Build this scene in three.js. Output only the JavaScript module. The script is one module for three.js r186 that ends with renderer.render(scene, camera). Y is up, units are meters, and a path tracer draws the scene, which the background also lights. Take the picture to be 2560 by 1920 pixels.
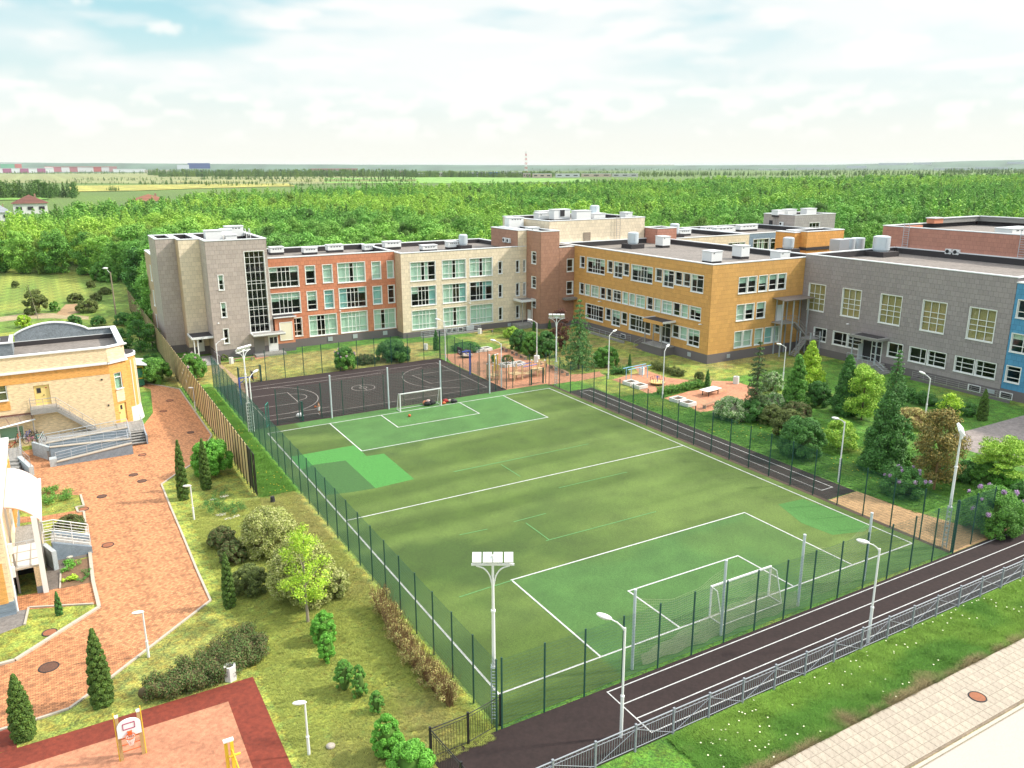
import * as THREE from 'three';
import { mergeGeometries } from 'three/addons/utils/BufferGeometryUtils.js';
import { MarchingCubes } from 'three/addons/objects/MarchingCubes.js';

// ---------------------------------------------------------------- camera, sky, sun, exposure
const scene = new THREE.Scene();
const camera = new THREE.PerspectiveCamera(51.127, 4 / 3, 0.5, 40000);
const CAM = new THREE.Vector3(-35.145, 27, 32.231), PITCH = 0.2648, ROLL = -0.0032;
camera.position.copy(CAM);
camera.lookAt(CAM.x + 0.4986 * Math.cos(PITCH), CAM.y - Math.sin(PITCH), CAM.z - 0.8668 * Math.cos(PITCH));
camera.rotateZ(ROLL);
const renderer = new THREE.WebGLRenderer({ antialias: true });
renderer.setSize(1024, 768);
renderer.toneMapping = THREE.LinearToneMapping;
renderer.toneMappingExposure = 2.0;
renderer.shadowMap.enabled = true;
const SUN = new THREE.Vector3(0.705, 0.655, 0.275).normalize();
const sun = new THREE.DirectionalLight(new THREE.Color(1, 0.93, 0.82), 2.5);
sun.position.copy(SUN).multiplyScalar(300); sun.castShadow = true; sun.shadow.radius = 6;
sun.shadow.mapSize.set(4096, 4096);
Object.assign(sun.shadow.camera, { left: -120, right: 120, top: 120, bottom: -120, near: 10, far: 700 });
scene.add(sun); scene.add(sun.target);

const V3 = (x, y, z) => new THREE.Vector3(x, y, z);
function rng(seed) { let a = seed >>> 0; return () => { a = (a + 0x6D2B79F5) | 0; let t = Math.imul(a ^ (a >>> 15), 1 | a); t = (t + Math.imul(t ^ (t >>> 7), 61 | t)) ^ t; return ((t ^ (t >>> 14)) >>> 0) / 4294967296; }; }
const clamp = (x, a = 0, b = 1) => Math.min(b, Math.max(a, x));
const smooth = (a, b, x) => { const t = clamp((x - a) / (b - a)); return t * t * (3 - 2 * t); };
const lerp = (a, b, t) => a + (b - a) * t;
function hash2(x, y, s = 0) { let h = Math.imul(x | 0, 374761393) + Math.imul(y | 0, 668265263) + Math.imul(s | 0, 2147483647 ^ 951274213); h = Math.imul(h ^ (h >>> 13), 1274126177); return ((h ^ (h >>> 16)) >>> 0) / 4294967296; }
function vnoise(x, y, s = 0, p = 0) {
  const xi = Math.floor(x), yi = Math.floor(y), f = x - xi, g = y - yi, u = f * f * (3 - 2 * f), v = g * g * (3 - 2 * g);
  const w = (a) => p ? ((a % p) + p) % p : a;
  return lerp(lerp(hash2(w(xi), w(yi), s), hash2(w(xi + 1), w(yi), s), u), lerp(hash2(w(xi), w(yi + 1), s), hash2(w(xi + 1), w(yi + 1), s), u), v);
}
function fbm(x, y, o = 4, s = 0, p = 0) { let a = 0, w = 0.5, t = 0; for (let i = 0; i < o; i++) { a += w * vnoise(x, y, s + i * 17, p); t += w; w *= 0.5; x *= 2; y *= 2; p *= 2; } return a / t; }

// sky: pale blue air, a broad bright veil of cloud and small fair-weather puffs low over the horizon
{
  const W = 2048, H = 1024, d = new Float32Array(W * H * 4);
  for (let j = 0; j < H; j++) for (let i = 0; i < W; i++) {
    const el = ((j + 0.5) / H - 0.5) * 180, az = ((i + 0.5) / W) * 360;           // degrees
    const e = Math.max(el, 0), st = [[0, 0.545, 0.535, 0.485], [2, 0.52, 0.53, 0.495], [4.5, 0.455, 0.515, 0.50], [7.5, 0.33, 0.465, 0.485], [11, 0.20, 0.395, 0.455], [18, 0.24, 0.39, 0.48], [40, 0.30, 0.42, 0.56], [90, 0.28, 0.40, 0.58]];
    let q = 1; while (q < st.length - 1 && e > st[q][0]) q++; const f = clamp((e - st[q - 1][0]) / (st[q][0] - st[q - 1][0]));
    let r = lerp(st[q - 1][1], st[q][1], f), g = lerp(st[q - 1][2], st[q][2], f), b = lerp(st[q - 1][3], st[q][3], f);
    // veil of high cloud, drawn out along the horizon; thinner to the left of the view
    const ca = az * 0.05, ce = e * 0.13, seam = smooth(0, 14, Math.min(az, 360 - az));
    let c = fbm(ca * 1.3 + fbm(ca * 2, ce * 3, 3, 9) * 1.3, ce * 2.2 + fbm(ca * 1.5, ce * 2, 3, 31) * 1.1, 6, 3); c = lerp(0.5, c, seam);
    const bias = -0.10 + 0.30 * smooth(96, 118, az) * (1 - smooth(150, 185, az)) * smooth(2, 7, e) + 0.22 * smooth(12, 30, e);
    const wisp = lerp(0.5, fbm(az * 0.22 + e * 0.10, e * 1.3 - az * 0.03, 5, 13), seam);
    let veil = clamp(smooth(0.34, 0.74, c + bias) * 0.9 + smooth(0.50, 0.74, wisp) * 0.45) * smooth(1.5, 5, e);
    const pn = fbm(az * 0.55, e * 1.5, 5, 77), band = smooth(1.2, 2.6, e) * (1 - smooth(3.8, 6.4, e)); let puff = smooth(0.48, 0.60, pn) * band * seam * 0.8;
    for (const [pa, pe, pw, ph] of [[98.4, 8.1, 1.5, 0.45], [93.5, 9.35, 0.8, 0.3], [118.2, 5.6, 1.0, 0.4], [117.6, 4.55, 3.0, 0.6], [125.2, 4.5, 3.2, 0.5], [111, 4.1, 2.2, 0.4], [132.5, 4.6, 2.4, 0.5], [101.5, 4.3, 3.2, 0.4], [89, 4.7, 2.4, 0.45]]) { const dx = (az - pa) / pw, dy = (e - pe) / ph; puff = Math.max(puff, smooth(1.1, 0.35, Math.hypot(dx, dy < 0 ? dy * 1.7 : dy) + (fbm(az * 1.6, e * 3.2, 4, 19) - 0.5) * 1.3)); }
    r = lerp(r, 0.555, veil); g = lerp(g, 0.56, veil); b = lerp(b, 0.55, veil);
    r = lerp(r, 0.60, puff * 0.75); g = lerp(g, 0.59, puff * 0.75); b = lerp(b, 0.565, puff * 0.75);
    const over = 1 + 0.8 * smooth(13, 40, e); r *= over; g *= over; b *= over;
    const phi = (az / 360 - 0.5) * Math.PI * 2, th = el * Math.PI / 180, dir = V3(Math.cos(th) * Math.cos(phi), Math.sin(th), Math.cos(th) * Math.sin(phi));
    const gl = Math.pow(Math.max(0, dir.dot(SUN)), 7); r += 0.9 * gl; g += 0.84 * gl; b += 0.70 * gl;
    if (el < 0) { const q = smooth(0, -6, el); r = lerp(r, 0.16, q); g = lerp(g, 0.20, q); b = lerp(b, 0.11, q); }
    const o = (j * W + i) * 4, S = 0.92; d[o] = r * S; d[o + 1] = g * S; d[o + 2] = b * S; d[o + 3] = 1;
  }
  const t = new THREE.DataTexture(d, W, H, THREE.RGBAFormat, THREE.FloatType);
  t.mapping = THREE.EquirectangularReflectionMapping; t.magFilter = t.minFilter = THREE.LinearFilter; t.wrapS = THREE.RepeatWrapping; t.needsUpdate = true;
  scene.background = t; scene.environment = t;
}
scene.fog = new THREE.FogExp2(new THREE.Color(0.80, 0.87, 0.88), 0.000032);

// ---------------------------------------------------------------- survey: a mark on the photograph -> the ground point (or the point on a wall) it stands for
const DPX = 2560 / 2212, FPX = 2006.93, CP = Math.cos(PITCH), SP = Math.sin(PITCH), YC = 0.8668, YS = 0.4986;
function rayAt(x, y) {                    // x, y in marks on a 2212 x 1659 sheet
  const a0 = x * DPX - 1280, b0 = y * DPX - 960, a = (a0 * Math.cos(ROLL) + b0 * Math.sin(ROLL)) / FPX, b = -(-a0 * Math.sin(ROLL) + b0 * Math.cos(ROLL)) / FPX;
  const X = a, Y = -SP + b * CP, Z = CP + b * SP;         // right, up, ahead
  return new THREE.Vector3(X * YC + Z * YS, Y, X * YS - Z * YC);
}
function hgt() { return 0; }   // the site is level
function G(x, y, h = null) {
  const r = rayAt(x, y); let k = h === null ? 0 : h, p;
  for (let i = 0; i < 4; i++) { const t = (k - CAM.y) / r.y; p = [CAM.x + r.x * t, k, CAM.z + r.z * t]; if (h !== null) break; k = hgt(p[0], p[2]); }
  return p;
}
function proj(p) {
  const X = p[0] - CAM.x, Y = p[1] - CAM.y, Z = p[2] - CAM.z, rx = X * YC + Z * YS, az = X * YS - Z * YC;
  const dep = -SP * Y + CP * az, up = CP * Y + SP * az, a = FPX * rx / dep, b = -FPX * up / dep;
  return [(1280 + a * Math.cos(ROLL) - b * Math.sin(ROLL)) / DPX, (960 + a * Math.sin(ROLL) + b * Math.cos(ROLL)) / DPX, dep];
}
function tall(p, ty) { let lo = -2, hi = 90; for (let i = 0; i < 40; i++) { const m = (lo + hi) / 2; (proj([p[0], m, p[2]])[1] > ty) ? lo = m : hi = m; } return lo - p[1]; }
const ZONES = { A: [1200, 510, 5.027], B: [1640, 510, 4.424], C: [2100, 510, 4.809], Z2: [340, 540, 3.16], Z3: [960, 500, 3.16], Z4: [1400, 500, 3.16], Z5: [1860, 500, 3.16], K: [0, 800, 6.144], L: [0, 1040, 6.144], M: [0, 1270, 6.144],
  a: [400, 1080, 3.456], b: [560, 1440, 3.456], c: [520, 820, 2.765], d: [1080, 740, 3.456], e: [1500, 740, 3.456], f: [1920, 800, 2.9625], s: [1080, 830, 6.144], y: [1520, 880, 6.144], h: [0, 340, 3.16], k6: [0, 780, 3.456], k7: [0, 1080, 3.456], z8: [0, 1440, 3.456], n7: [1150, 1280, 2.963], n8: [1700, 1240, 2.4395], q: [540, 860, 4.329], D: [0, 0, 1 / DPX] };
const mark = (zn, x, y) => { const [ox, oy, s] = ZONES[zn]; return [(x / s + ox) / DPX, (y / s + oy) / DPX]; };
const at = (zn, x, y, h = null) => G(...mark(zn, x, y), h);
function spot(zn, x, yb, yt, w) {            // foot, top and width marks -> { p, h, w } in metres
  const p = at(zn, x, yb), h = tall(p, mark(zn, x, yt)[1]), dep = proj([p[0], p[1] + h / 2, p[2]])[2];
  return { p, h, w: w / ZONES[zn][2] * dep / FPX };
}

// ---------------------------------------------------------------- naming, tagging, mesh building
const used = {};
function numbered(n) { const k = used[n] = (used[n] || 0) + 1; return k === 1 ? n : n + '_' + String(k - 1).padStart(3, '0'); }
function tag(o, label, category, group, kind) { if (label) o.userData.label = label; if (category) o.userData.category = category; if (group) o.userData.group = group; if (kind) o.userData.kind = kind; return o; }
function thing(name, label, category, p = [0, 0, 0], turn = 0, group) { const o = new THREE.Group(); o.name = numbered(name); o.position.set(...p); o.rotation.y = turn; scene.add(o); return tag(o, label, category, group); }
function part(name, geo, m, parent, p, ry) { const o = new THREE.Mesh(geo, m); o.name = name; if (p) o.position.set(...p); if (ry) o.rotation.y = ry; parent.add(o); return o; }
function struct(name, geo, m) { const o = new THREE.Mesh(geo, m); o.name = numbered(name); o.userData.kind = 'structure'; scene.add(o); return o; }
function copyOf(src, p, turn, label) { const c = src.clone(); c.name = numbered(src.name.replace(/_\d{3}$/, '')); c.position.set(...p); c.rotation.y = turn || 0; c.userData = { ...src.userData }; if (label) c.userData.label = label; scene.add(c); return c; }
const UP = V3(0, 1, 0);
class MB {
  constructor() { this.g = []; }
  add(g) { this.g.push(g); return this; }
  box(w, h, d, x, y, z, ry = 0, rx = 0, rz = 0) { const g = new THREE.BoxGeometry(w, h, d); if (rx) g.rotateX(rx); if (rz) g.rotateZ(rz); if (ry) g.rotateY(ry); g.translate(x, y, z); return this.add(g); }
  cyl(r0, r1, h, x, y, z, n = 10) { const g = new THREE.CylinderGeometry(r1, r0, h, n); g.translate(x, y + h / 2, z); return this.add(g); }
  bar(p, q, r, n = 6, r2 = r) { const a = V3(...p), b = V3(...q), L = a.distanceTo(b), g = new THREE.CylinderGeometry(r2, r, L, n); g.translate(0, L / 2, 0); g.applyQuaternion(new THREE.Quaternion().setFromUnitVectors(UP, b.clone().sub(a).normalize())); g.translate(...p); return this.add(g); }
  beam(p, q, w, h) { const a = V3(...p), b = V3(...q), L = a.distanceTo(b), g = new THREE.BoxGeometry(w, h, L); const m = new THREE.Matrix4().lookAt(b, a, UP); g.applyMatrix4(m); const c = a.add(b).multiplyScalar(0.5); g.translate(c.x, c.y, c.z); return this.add(g); }
  sph(r, x, y, z, sx = 1, sy = 1, sz = 1, n = 10) { const g = new THREE.SphereGeometry(r, n, Math.max(6, n >> 1)); g.scale(sx, sy, sz); g.translate(x, y, z); return this.add(g); }
  tube(pts, r, n = 6, seg = 12) { return this.add(new THREE.TubeGeometry(new THREE.CatmullRomCurve3(pts.map(p => V3(...p))), seg, r, n)); }
  geo() { const l = this.g.map(g => { if (!g.index) { const n = g.attributes.position.count; g.setIndex([...Array(n).keys()]); } for (const k of Object.keys(g.attributes)) if (!['position', 'normal', 'uv'].includes(k)) g.deleteAttribute(k); return g; }); return l.length === 1 ? l[0] : mergeGeometries(l); }
  build(name, m, parent, p, ry) { return part(name, this.geo(), m, parent, p, ry); }
}
function uvMetres(g, s = 1) { const p = g.attributes.position, n = g.attributes.normal, u = g.attributes.uv; for (let i = 0; i < p.count; i++) { const X = Math.abs(n.getX(i)), Y = Math.abs(n.getY(i)), Z = Math.abs(n.getZ(i)); if (Y > X && Y > Z) u.setXY(i, p.getX(i) * s, p.getZ(i) * s); else if (X > Z) u.setXY(i, p.getZ(i) * s, p.getY(i) * s); else u.setXY(i, p.getX(i) * s, p.getY(i) * s); } return g; }

// ---------------------------------------------------------------- textures and materials
function tex(n, fn, rep = 1) {              // fn(i, j, n) -> [r, g, b] as sRGB 0..1
  const d = new Uint8Array(n * n * 4);
  for (let j = 0; j < n; j++) for (let i = 0; i < n; i++) { const c = fn(i, j, n), o = (j * n + i) * 4; d[o] = clamp(c[0]) * 255; d[o + 1] = clamp(c[1]) * 255; d[o + 2] = clamp(c[2]) * 255; d[o + 3] = 255; }
  const t = new THREE.DataTexture(d, n, n, THREE.RGBAFormat); t.colorSpace = THREE.SRGBColorSpace; t.wrapS = t.wrapT = THREE.RepeatWrapping; t.magFilter = THREE.LinearFilter; t.minFilter = THREE.LinearMipmapLinearFilter; t.generateMipmaps = true; t.repeat.set(rep, rep); t.needsUpdate = true; return t;
}
const gray = v => [v, v, v];
const T = {};
T.grass = tex(512, (i, j, n) => { const a = fbm(i / 8, j / 8, 4, 5, 64), b = fbm(i / 64, j / 64, 3, 8, 8), c = hash2(i, j, 3); const v = 0.62 + (a - 0.5) * 0.62 + (b - 0.5) * 0.42 + (c - 0.5) * 0.26; const y = (fbm(i / 32, j / 32, 3, 21, 16) - 0.5) * 0.3; return [v + y * 0.7 + 0.1, v + 0.1, v - y * 0.4 + 0.04]; });
T.turf = tex(512, (i, j, n) => { const c = hash2(i, j, 3), a = fbm(i / 4, j / 4, 3, 15, 128), v = 0.72 + (c - 0.5) * 0.34 + (a - 0.5) * 0.42; return [v, v, v]; });
T.speck = tex(256, (i, j) => gray(0.94 + (hash2(i, j, 1) - 0.5) * 0.12 + (hash2(i >> 1, j >> 1, 2) - 0.5) * 0.10));
T.rough = tex(512, (i, j) => gray(0.82 + (hash2(i, j, 4) - 0.5) * 0.22 + (fbm(i / 16, j / 16, 4, 6, 32) - 0.5) * 0.26 + (fbm(i / 128, j / 128, 3, 16, 4) - 0.5) * 0.16));
function pavers(bw, bh, stagger, joint) { return (i, j, n) => { const per = n / 512, X = i / per, Y = j / per, row = Math.floor(Y / bh), x = X + (stagger ? (row % 2) * bw / 2 : 0), col = Math.floor(x / bw) % Math.round(512 / bw); const fx = x % bw, fy = Y % bh, e = Math.min(fx, fy, bw - fx, bh - fy); const v = 0.80 + (hash2(col, row, 5) - 0.5) * 0.26 + (hash2(i, j, 2) - 0.5) * 0.14 + (fbm(i / 64, j / 64, 3, 12, 8) - 0.5) * 0.12; const q = e < joint ? 0.62 : 1; const light = hash2(col, row, 9) > 0.95 ? 0.10 : 0; return [v * q + light, v * q * 0.99 + light, v * q * 0.98 + light]; }; }
T.paver = tex(512, pavers(64, 32, true, 2.6));
T.hex = tex(512, (i, j, n) => { const s = 32, X = i / s, Y = j / s * 1.1547; let best = 9, sec = 9, id = [0, 0]; for (let a = -1; a < 2; a++) for (let b = -1; b < 2; b++) { const r = Math.floor(Y) + b, c = Math.floor(X) + a, px = c + 0.5 + (((r % 2) + 2) % 2) * 0.5, py = r + 0.5, dd = Math.hypot(X - px, (Y - py) * 0.87); if (dd < best) { sec = best; best = dd; id = [((c % 16) + 16) % 16, r]; } else if (dd < sec) sec = dd; } const v = 0.80 + (hash2(id[0], id[1], 5) - 0.5) * 0.24 + (hash2(i, j, 2) - 0.5) * 0.14 + (fbm(i / 64, j / 64, 3, 12, 8) - 0.5) * 0.12; const q = sec - best < 0.1 ? 0.72 : 1; return gray(v * q); });
T.brick = tex(512, (i, j, n) => { const row = Math.floor(j / 16), x = i + (row % 2) * 32, col = Math.floor(x / 64) % 8, fx = x % 64, fy = j % 16; const m = fx < 3 || fy < 3; const v = m ? 0.97 : 0.90 + (hash2(col, row, 5) - 0.5) * 0.18; return [v, m ? v * 0.985 : v * 0.97, m ? v * 0.96 : v * 0.92]; });
const C = (r, g, b) => new THREE.Color().setRGB(r, g, b);
const S = (r, g, b) => new THREE.Color().setRGB(r / 255, g / 255, b / 255, THREE.SRGBColorSpace);
function mat(color, o = {}) { return new THREE.MeshStandardMaterial({ color, roughness: 0.85, metalness: 0, ...o }); }
const M = {
  white: mat(C(0.74, 0.74, 0.73), { roughness: 0.5 }), frame: mat(C(0.80, 0.80, 0.77), { roughness: 0.45 }), coping: mat(C(0.74, 0.75, 0.76), { roughness: 0.45, metalness: 0.1 }),
  post: mat(C(0.012, 0.06, 0.048), { roughness: 0.5 }), wire: mat(C(0.02, 0.10, 0.075), { roughness: 0.5 }),
  galv: mat(C(0.48, 0.52, 0.56), { roughness: 0.42, metalness: 0.35 }), silver: mat(C(0.60, 0.66, 0.70), { roughness: 0.4, metalness: 0.3 }), steel: mat(C(0.38, 0.36, 0.35), { roughness: 0.5, metalness: 0.4 }),
  black: mat(C(0.015, 0.014, 0.015), { roughness: 0.5 }), dark: mat(C(0.03, 0.028, 0.03)), tar: mat(C(0.045, 0.038, 0.04), { map: T.speck }),
  roof: mat(C(0.30, 0.26, 0.23), { map: T.rough }), plinth: mat(C(0.175, 0.148, 0.152), { map: T.speck, roughness: 0.7 }),
  concrete: mat(C(0.42, 0.40, 0.37), { map: T.rough }), kerb: mat(C(0.50, 0.44, 0.36), { map: T.speck }), whitewash: mat(C(0.75, 0.74, 0.70), { map: T.speck }),
  interior: mat(C(0.10, 0.095, 0.09)), shade: mat(C(0.22, 0.20, 0.18)),
  curtain: new THREE.MeshStandardMaterial({ color: C(0.62, 0.76, 0.66), roughness: 0.95 }), curtainPale: mat(C(0.66, 0.74, 0.64)), curtainTeal: mat(C(0.34, 0.58, 0.58)), blind: mat(C(0.46, 0.34, 0.16)),
  glass: new THREE.MeshPhysicalMaterial({ color: C(0.80, 0.88, 0.84), roughness: 0.03, transmission: 1, thickness: 0, ior: 1.5 }),
  wood: mat(C(0.50, 0.33, 0.14), { map: T.speck }), woodDark: mat(C(0.25, 0.14, 0.07)), brownPaint: mat(C(0.12, 0.03, 0.02), { roughness: 0.6 }),
  yellow: mat(C(0.75, 0.52, 0.04), { roughness: 0.5 }), orange: mat(C(0.62, 0.12, 0.03), { roughness: 0.5 }), blue: mat(C(0.05, 0.08, 0.36), { roughness: 0.5 }), skyBlue: mat(C(0.20, 0.44, 0.62), { roughness: 0.5 }), red: mat(C(0.5, 0.04, 0.03), { roughness: 0.6 }),
  bark: mat(C(0.13, 0.09, 0.06)), barkPale: mat(C(0.30, 0.25, 0.19)), lamp: mat(C(0.72, 0.72, 0.70), { roughness: 0.4 }),
};
// ---------------------------------------------------------------- ground, far terrain, pitch, courts, tracks, paving (x = along the goal lines, -z = along the touchlines)
function sheet(name, pts, y, m, s = 0.25) {             // pts in [x, z]
  const sh = new THREE.Shape(pts.map(p => new THREE.Vector2(p[0], -p[1])));
  const g = new THREE.ShapeGeometry(sh); g.rotateX(-Math.PI / 2); g.translate(0, y, 0);
  const p = g.attributes.position, u = g.attributes.uv; for (let i = 0; i < p.count; i++) u.setXY(i, p.getX(i) * s, p.getZ(i) * s);
  return struct(name, g, m);
}
const rect = (u0, v0, u1, v1) => [[u0, -v0], [u1, -v0], [u1, -v1], [u0, -v1]];
const marks = (zn, l) => l.map(p => { const q = at(zn, p[0], p[1]); return [q[0], q[2]]; });
function gridSheet(name, u0, v0, u1, v1, step, y, m, col, s = 0.25, hg) {
  const nx = Math.max(1, Math.round((u1 - u0) / step)), nz = Math.max(1, Math.round((v1 - v0) / step)), P = [], N = [], U = [], K = [], I = [];
  for (let j = 0; j <= nz; j++) for (let i = 0; i <= nx; i++) { const u = lerp(u0, u1, i / nx), v = lerp(v0, v1, j / nz); P.push(u, y + (hg ? hgt(u, -v) : 0), -v); N.push(0, 1, 0); U.push(u * s, v * s); K.push(...(col ? col(u, v) : [1, 1, 1])); }
  for (let j = 0; j < nz; j++) for (let i = 0; i < nx; i++) { const a = j * (nx + 1) + i, b = a + nx + 1; I.push(a, a + 1, b + 1, a, b + 1, b); }
  const g = new THREE.BufferGeometry(); g.setAttribute('position', new THREE.Float32BufferAttribute(P, 3)); g.setAttribute('normal', new THREE.Float32BufferAttribute(N, 3)); g.setAttribute('uv', new THREE.Float32BufferAttribute(U, 2)); g.setAttribute('color', new THREE.Float32BufferAttribute(K, 3)); g.setIndex(I);
  if (hg) g.computeVertexNormals();
  return struct(name, g, m);
}
const mix3 = (a, b, t) => [lerp(a[0], b[0], t), lerp(a[1], b[1], t), lerp(a[2], b[2], t)];
const GR = { vivid: [0.15, 0.37, 0.037], garden: [0.47, 0.53, 0.10], dry: [0.52, 0.45, 0.15], meadow: [0.24, 0.40, 0.06], verge: [0.28, 0.50, 0.055], far: [0.13, 0.21, 0.065], soil: [0.26, 0.19, 0.12], worn: [0.46, 0.36, 0.17] };
const dmax = [[-300, 330], [0, 330], [170, 430], [350, 500], [500, 620], [900, 760], [1200, 850], [1400, 960], [1700, 1150], [2212, 1480], [2600, 1500]], lim = x => { for (let i = 1; i < dmax.length; i++) if (x <= dmax[i][0]) return lerp(dmax[i - 1][1], dmax[i][1], (x - dmax[i - 1][0]) / (dmax[i][0] - dmax[i - 1][0])); return 1500; };
function inWood(u, v) {       // the young wood behind the school
  const p = proj([u, 0, -v]), d = Math.hypot(u - CAM.x, -v - CAM.z); if (p[2] < 60 || p[0] < -160 || p[0] > 2400) return false;
  if (u > -26 && u < 134 && v < 112) return false; if (p[0] > 318 && v < 112 && u < 100) return false;
  if (p[0] < 330 && p[1] > lerp(585, 640, smooth(180, 330, p[0])) - 12 * Math.sin(p[0] * 0.05)) return false;
  return p[1] < 900 && d < lim(p[0]) * (0.94 + 0.12 * fbm(p[0] * 0.02, 3, 3, 5));
}
function groundColour(u, v) {
  const n = fbm(u * 0.16 + 50, v * 0.16 + 50, 4, 41), n2 = fbm(u * 0.6 + 9, v * 0.6 + 5, 3, 43), n3 = fbm(u * 0.035, v * 0.035, 3, 47);
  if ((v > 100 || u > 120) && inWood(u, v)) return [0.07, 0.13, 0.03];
  if (u > 400 || v > 250 || u < -250 || v < -120) { return mix3(GR.far, GR.meadow, n3); }
  let c;
  if (u < -22.4 && v < 60 && v > -20) c = mix3(GR.garden, GR.dry, smooth(0.5, 0.75, n) * 0.5);
  else if (u < -19 && v < 33) c = mix3(GR.garden, GR.dry, smooth(0.42, 0.7, n) * 0.7);
  else if (u < -18.9 && v < 74) c = mix3(GR.vivid, GR.garden, smooth(0.55, 0.8, n) * 0.5);
  else if (u < -24 || (u < -10 && v > 105)) c = mix3(GR.meadow, GR.garden, smooth(0.45, 0.7, n));
  else if (v < -7) { c = mix3(GR.verge, GR.vivid, smooth(0.45, 0.6, n)); c = mix3(c, GR.worn, smooth(0.62, 0.78, n2 * 0.5 + n * 0.4 + smooth(-9.6, -11.1, v) * 0.30)); }
  else if (v > 72 && v < 91 && u < 24) { c = mix3(GR.dry, GR.garden, smooth(0.5, 0.7, n) * 0.5); c = mix3(c, GR.vivid, smooth(85.3, 86.2, v + (n - 0.5) * 1.2 - (u > 12 ? -2 : 0))); if (u > 4) c = mix3(c, GR.vivid, smooth(0.45, 0.6, n) * 0.8); }
  else if (u > 23 && v > 42 && v < 90) { c = mix3(GR.garden, GR.dry, smooth(0.4, 0.6, n)); c = mix3(c, GR.vivid, smooth(0.55, 0.68, n2) * 0.6); }
  else if (u > 30 && v < 45) c = mix3(GR.vivid, GR.garden, smooth(0.52, 0.72, n) * 0.6);
  else c = mix3(GR.vivid, GR.garden, smooth(0.56, 0.75, n) * 0.5);
  const k = 0.86 + 0.28 * n2; return [c[0] * k, c[1] * k, c[2] * k];
}
M.grass = mat(C(1, 1, 1), { map: T.grass, vertexColors: true, roughness: 0.95, bumpMap: T.grass, bumpScale: 0.05 });
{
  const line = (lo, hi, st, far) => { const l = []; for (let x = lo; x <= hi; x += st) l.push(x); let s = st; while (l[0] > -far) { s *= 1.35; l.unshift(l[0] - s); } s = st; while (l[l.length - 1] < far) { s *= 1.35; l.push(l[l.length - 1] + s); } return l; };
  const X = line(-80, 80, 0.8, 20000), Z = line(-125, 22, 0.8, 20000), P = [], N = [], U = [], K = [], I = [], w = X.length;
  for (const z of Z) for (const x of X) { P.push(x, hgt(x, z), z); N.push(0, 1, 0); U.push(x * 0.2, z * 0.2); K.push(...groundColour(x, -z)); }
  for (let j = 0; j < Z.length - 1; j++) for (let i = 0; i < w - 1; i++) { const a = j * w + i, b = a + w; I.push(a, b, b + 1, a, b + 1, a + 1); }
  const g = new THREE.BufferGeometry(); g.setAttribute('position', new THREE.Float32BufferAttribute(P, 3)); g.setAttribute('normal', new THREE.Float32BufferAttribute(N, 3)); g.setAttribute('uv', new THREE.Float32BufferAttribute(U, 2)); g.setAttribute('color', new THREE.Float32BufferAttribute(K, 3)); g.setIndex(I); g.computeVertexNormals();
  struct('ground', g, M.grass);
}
// far fields and hills
let hillTop;
const fieldMat = (c) => mat(C(...c), { map: T.grass, roughness: 0.95 });
const field = (l, c, y) => { const p = l.map(q => { const a = G(q[0], q[1], 0); return [a[0], a[2]]; }); sheet('field', p, y, fieldMat(c), 0.01); };
field([[-260, 376], [330, 374], [640, 379], [900, 383], [900, 396], [600, 398], [430, 397], [-260, 394]], [0.42, 0.45, 0.20], 0.3);
field([[150, 402], [400, 399], [620, 397], [640, 403], [420, 408], [290, 413], [150, 415]], [0.62, 0.58, 0.14], 0.6);
field([[380, 391], [640, 388], [900, 388], [900, 392], [640, 393], [380, 395]], [0.50, 0.50, 0.20], 0.6);
field([[700, 385], [1000, 383], [1270, 387], [1290, 393], [1000, 397], [700, 396]], [0.32, 0.62, 0.13], 0.6);
field([[-250, 421], [60, 419], [110, 432], [-250, 436]], [0.28, 0.58, 0.10], 0.6);
{
  const top = [[-500, 350], [0, 351], [300, 353], [520, 354.5], [900, 356], [1140, 357], [1500, 357], [1800, 356], [1960, 352], [2080, 348], [2212, 345], [2900, 343]];
  const yt = x => { for (let i = 1; i < top.length; i++) if (x <= top[i][0]) return lerp(top[i - 1][1], top[i][1], (x - top[i - 1][0]) / (top[i][0] - top[i - 1][0])); return 343; };
  hillTop = x => { const r = rayAt(x, yt(x)); return Math.max(6, 27 + 8600 * r.y / Math.hypot(r.x, r.z)); };
  const P = [], I = [], U = [], K = []; const n = 160;
  for (let i = 0; i <= n; i++) {
    const x = -500 + 3400 * i / n, r = rayAt(x, yt(x) - 0.8 * (fbm(i * 0.3, 1, 3, 5) - 0.5)), L = Math.hypot(r.x, r.z), dx = r.x / L, dz = r.z / L, R = 8600, h = Math.max(6, 27 + R * r.y / L);
    [[5200, 0.2], [6500, h * 0.45], [7600, h * 0.8], [R, h], [10500, h * 0.8], [15000, 0]].forEach(([d, y], k) => { P.push(CAM.x + dx * d, y, CAM.z + dz * d); U.push(i * 0.8, k * 2); const q = 0.35 + 1.3 * fbm(i * 0.5, k * 2.3, 4, 61); K.push(q, q, q); });
  }
  for (let i = 0; i < n; i++) for (let k = 0; k < 5; k++) { const a = i * 6 + k; I.push(a, a + 6, a + 7, a, a + 7, a + 1); }
  const g = new THREE.BufferGeometry(); g.setAttribute('position', new THREE.Float32BufferAttribute(P, 3)); g.setAttribute('uv', new THREE.Float32BufferAttribute(U, 2)); g.setAttribute('color', new THREE.Float32BufferAttribute(K, 3)); g.setIndex(I); g.computeVertexNormals();
  struct('hills', g, mat(C(0.075, 0.125, 0.085), { vertexColors: true, roughness: 1, side: THREE.DoubleSide }));
}
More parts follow.
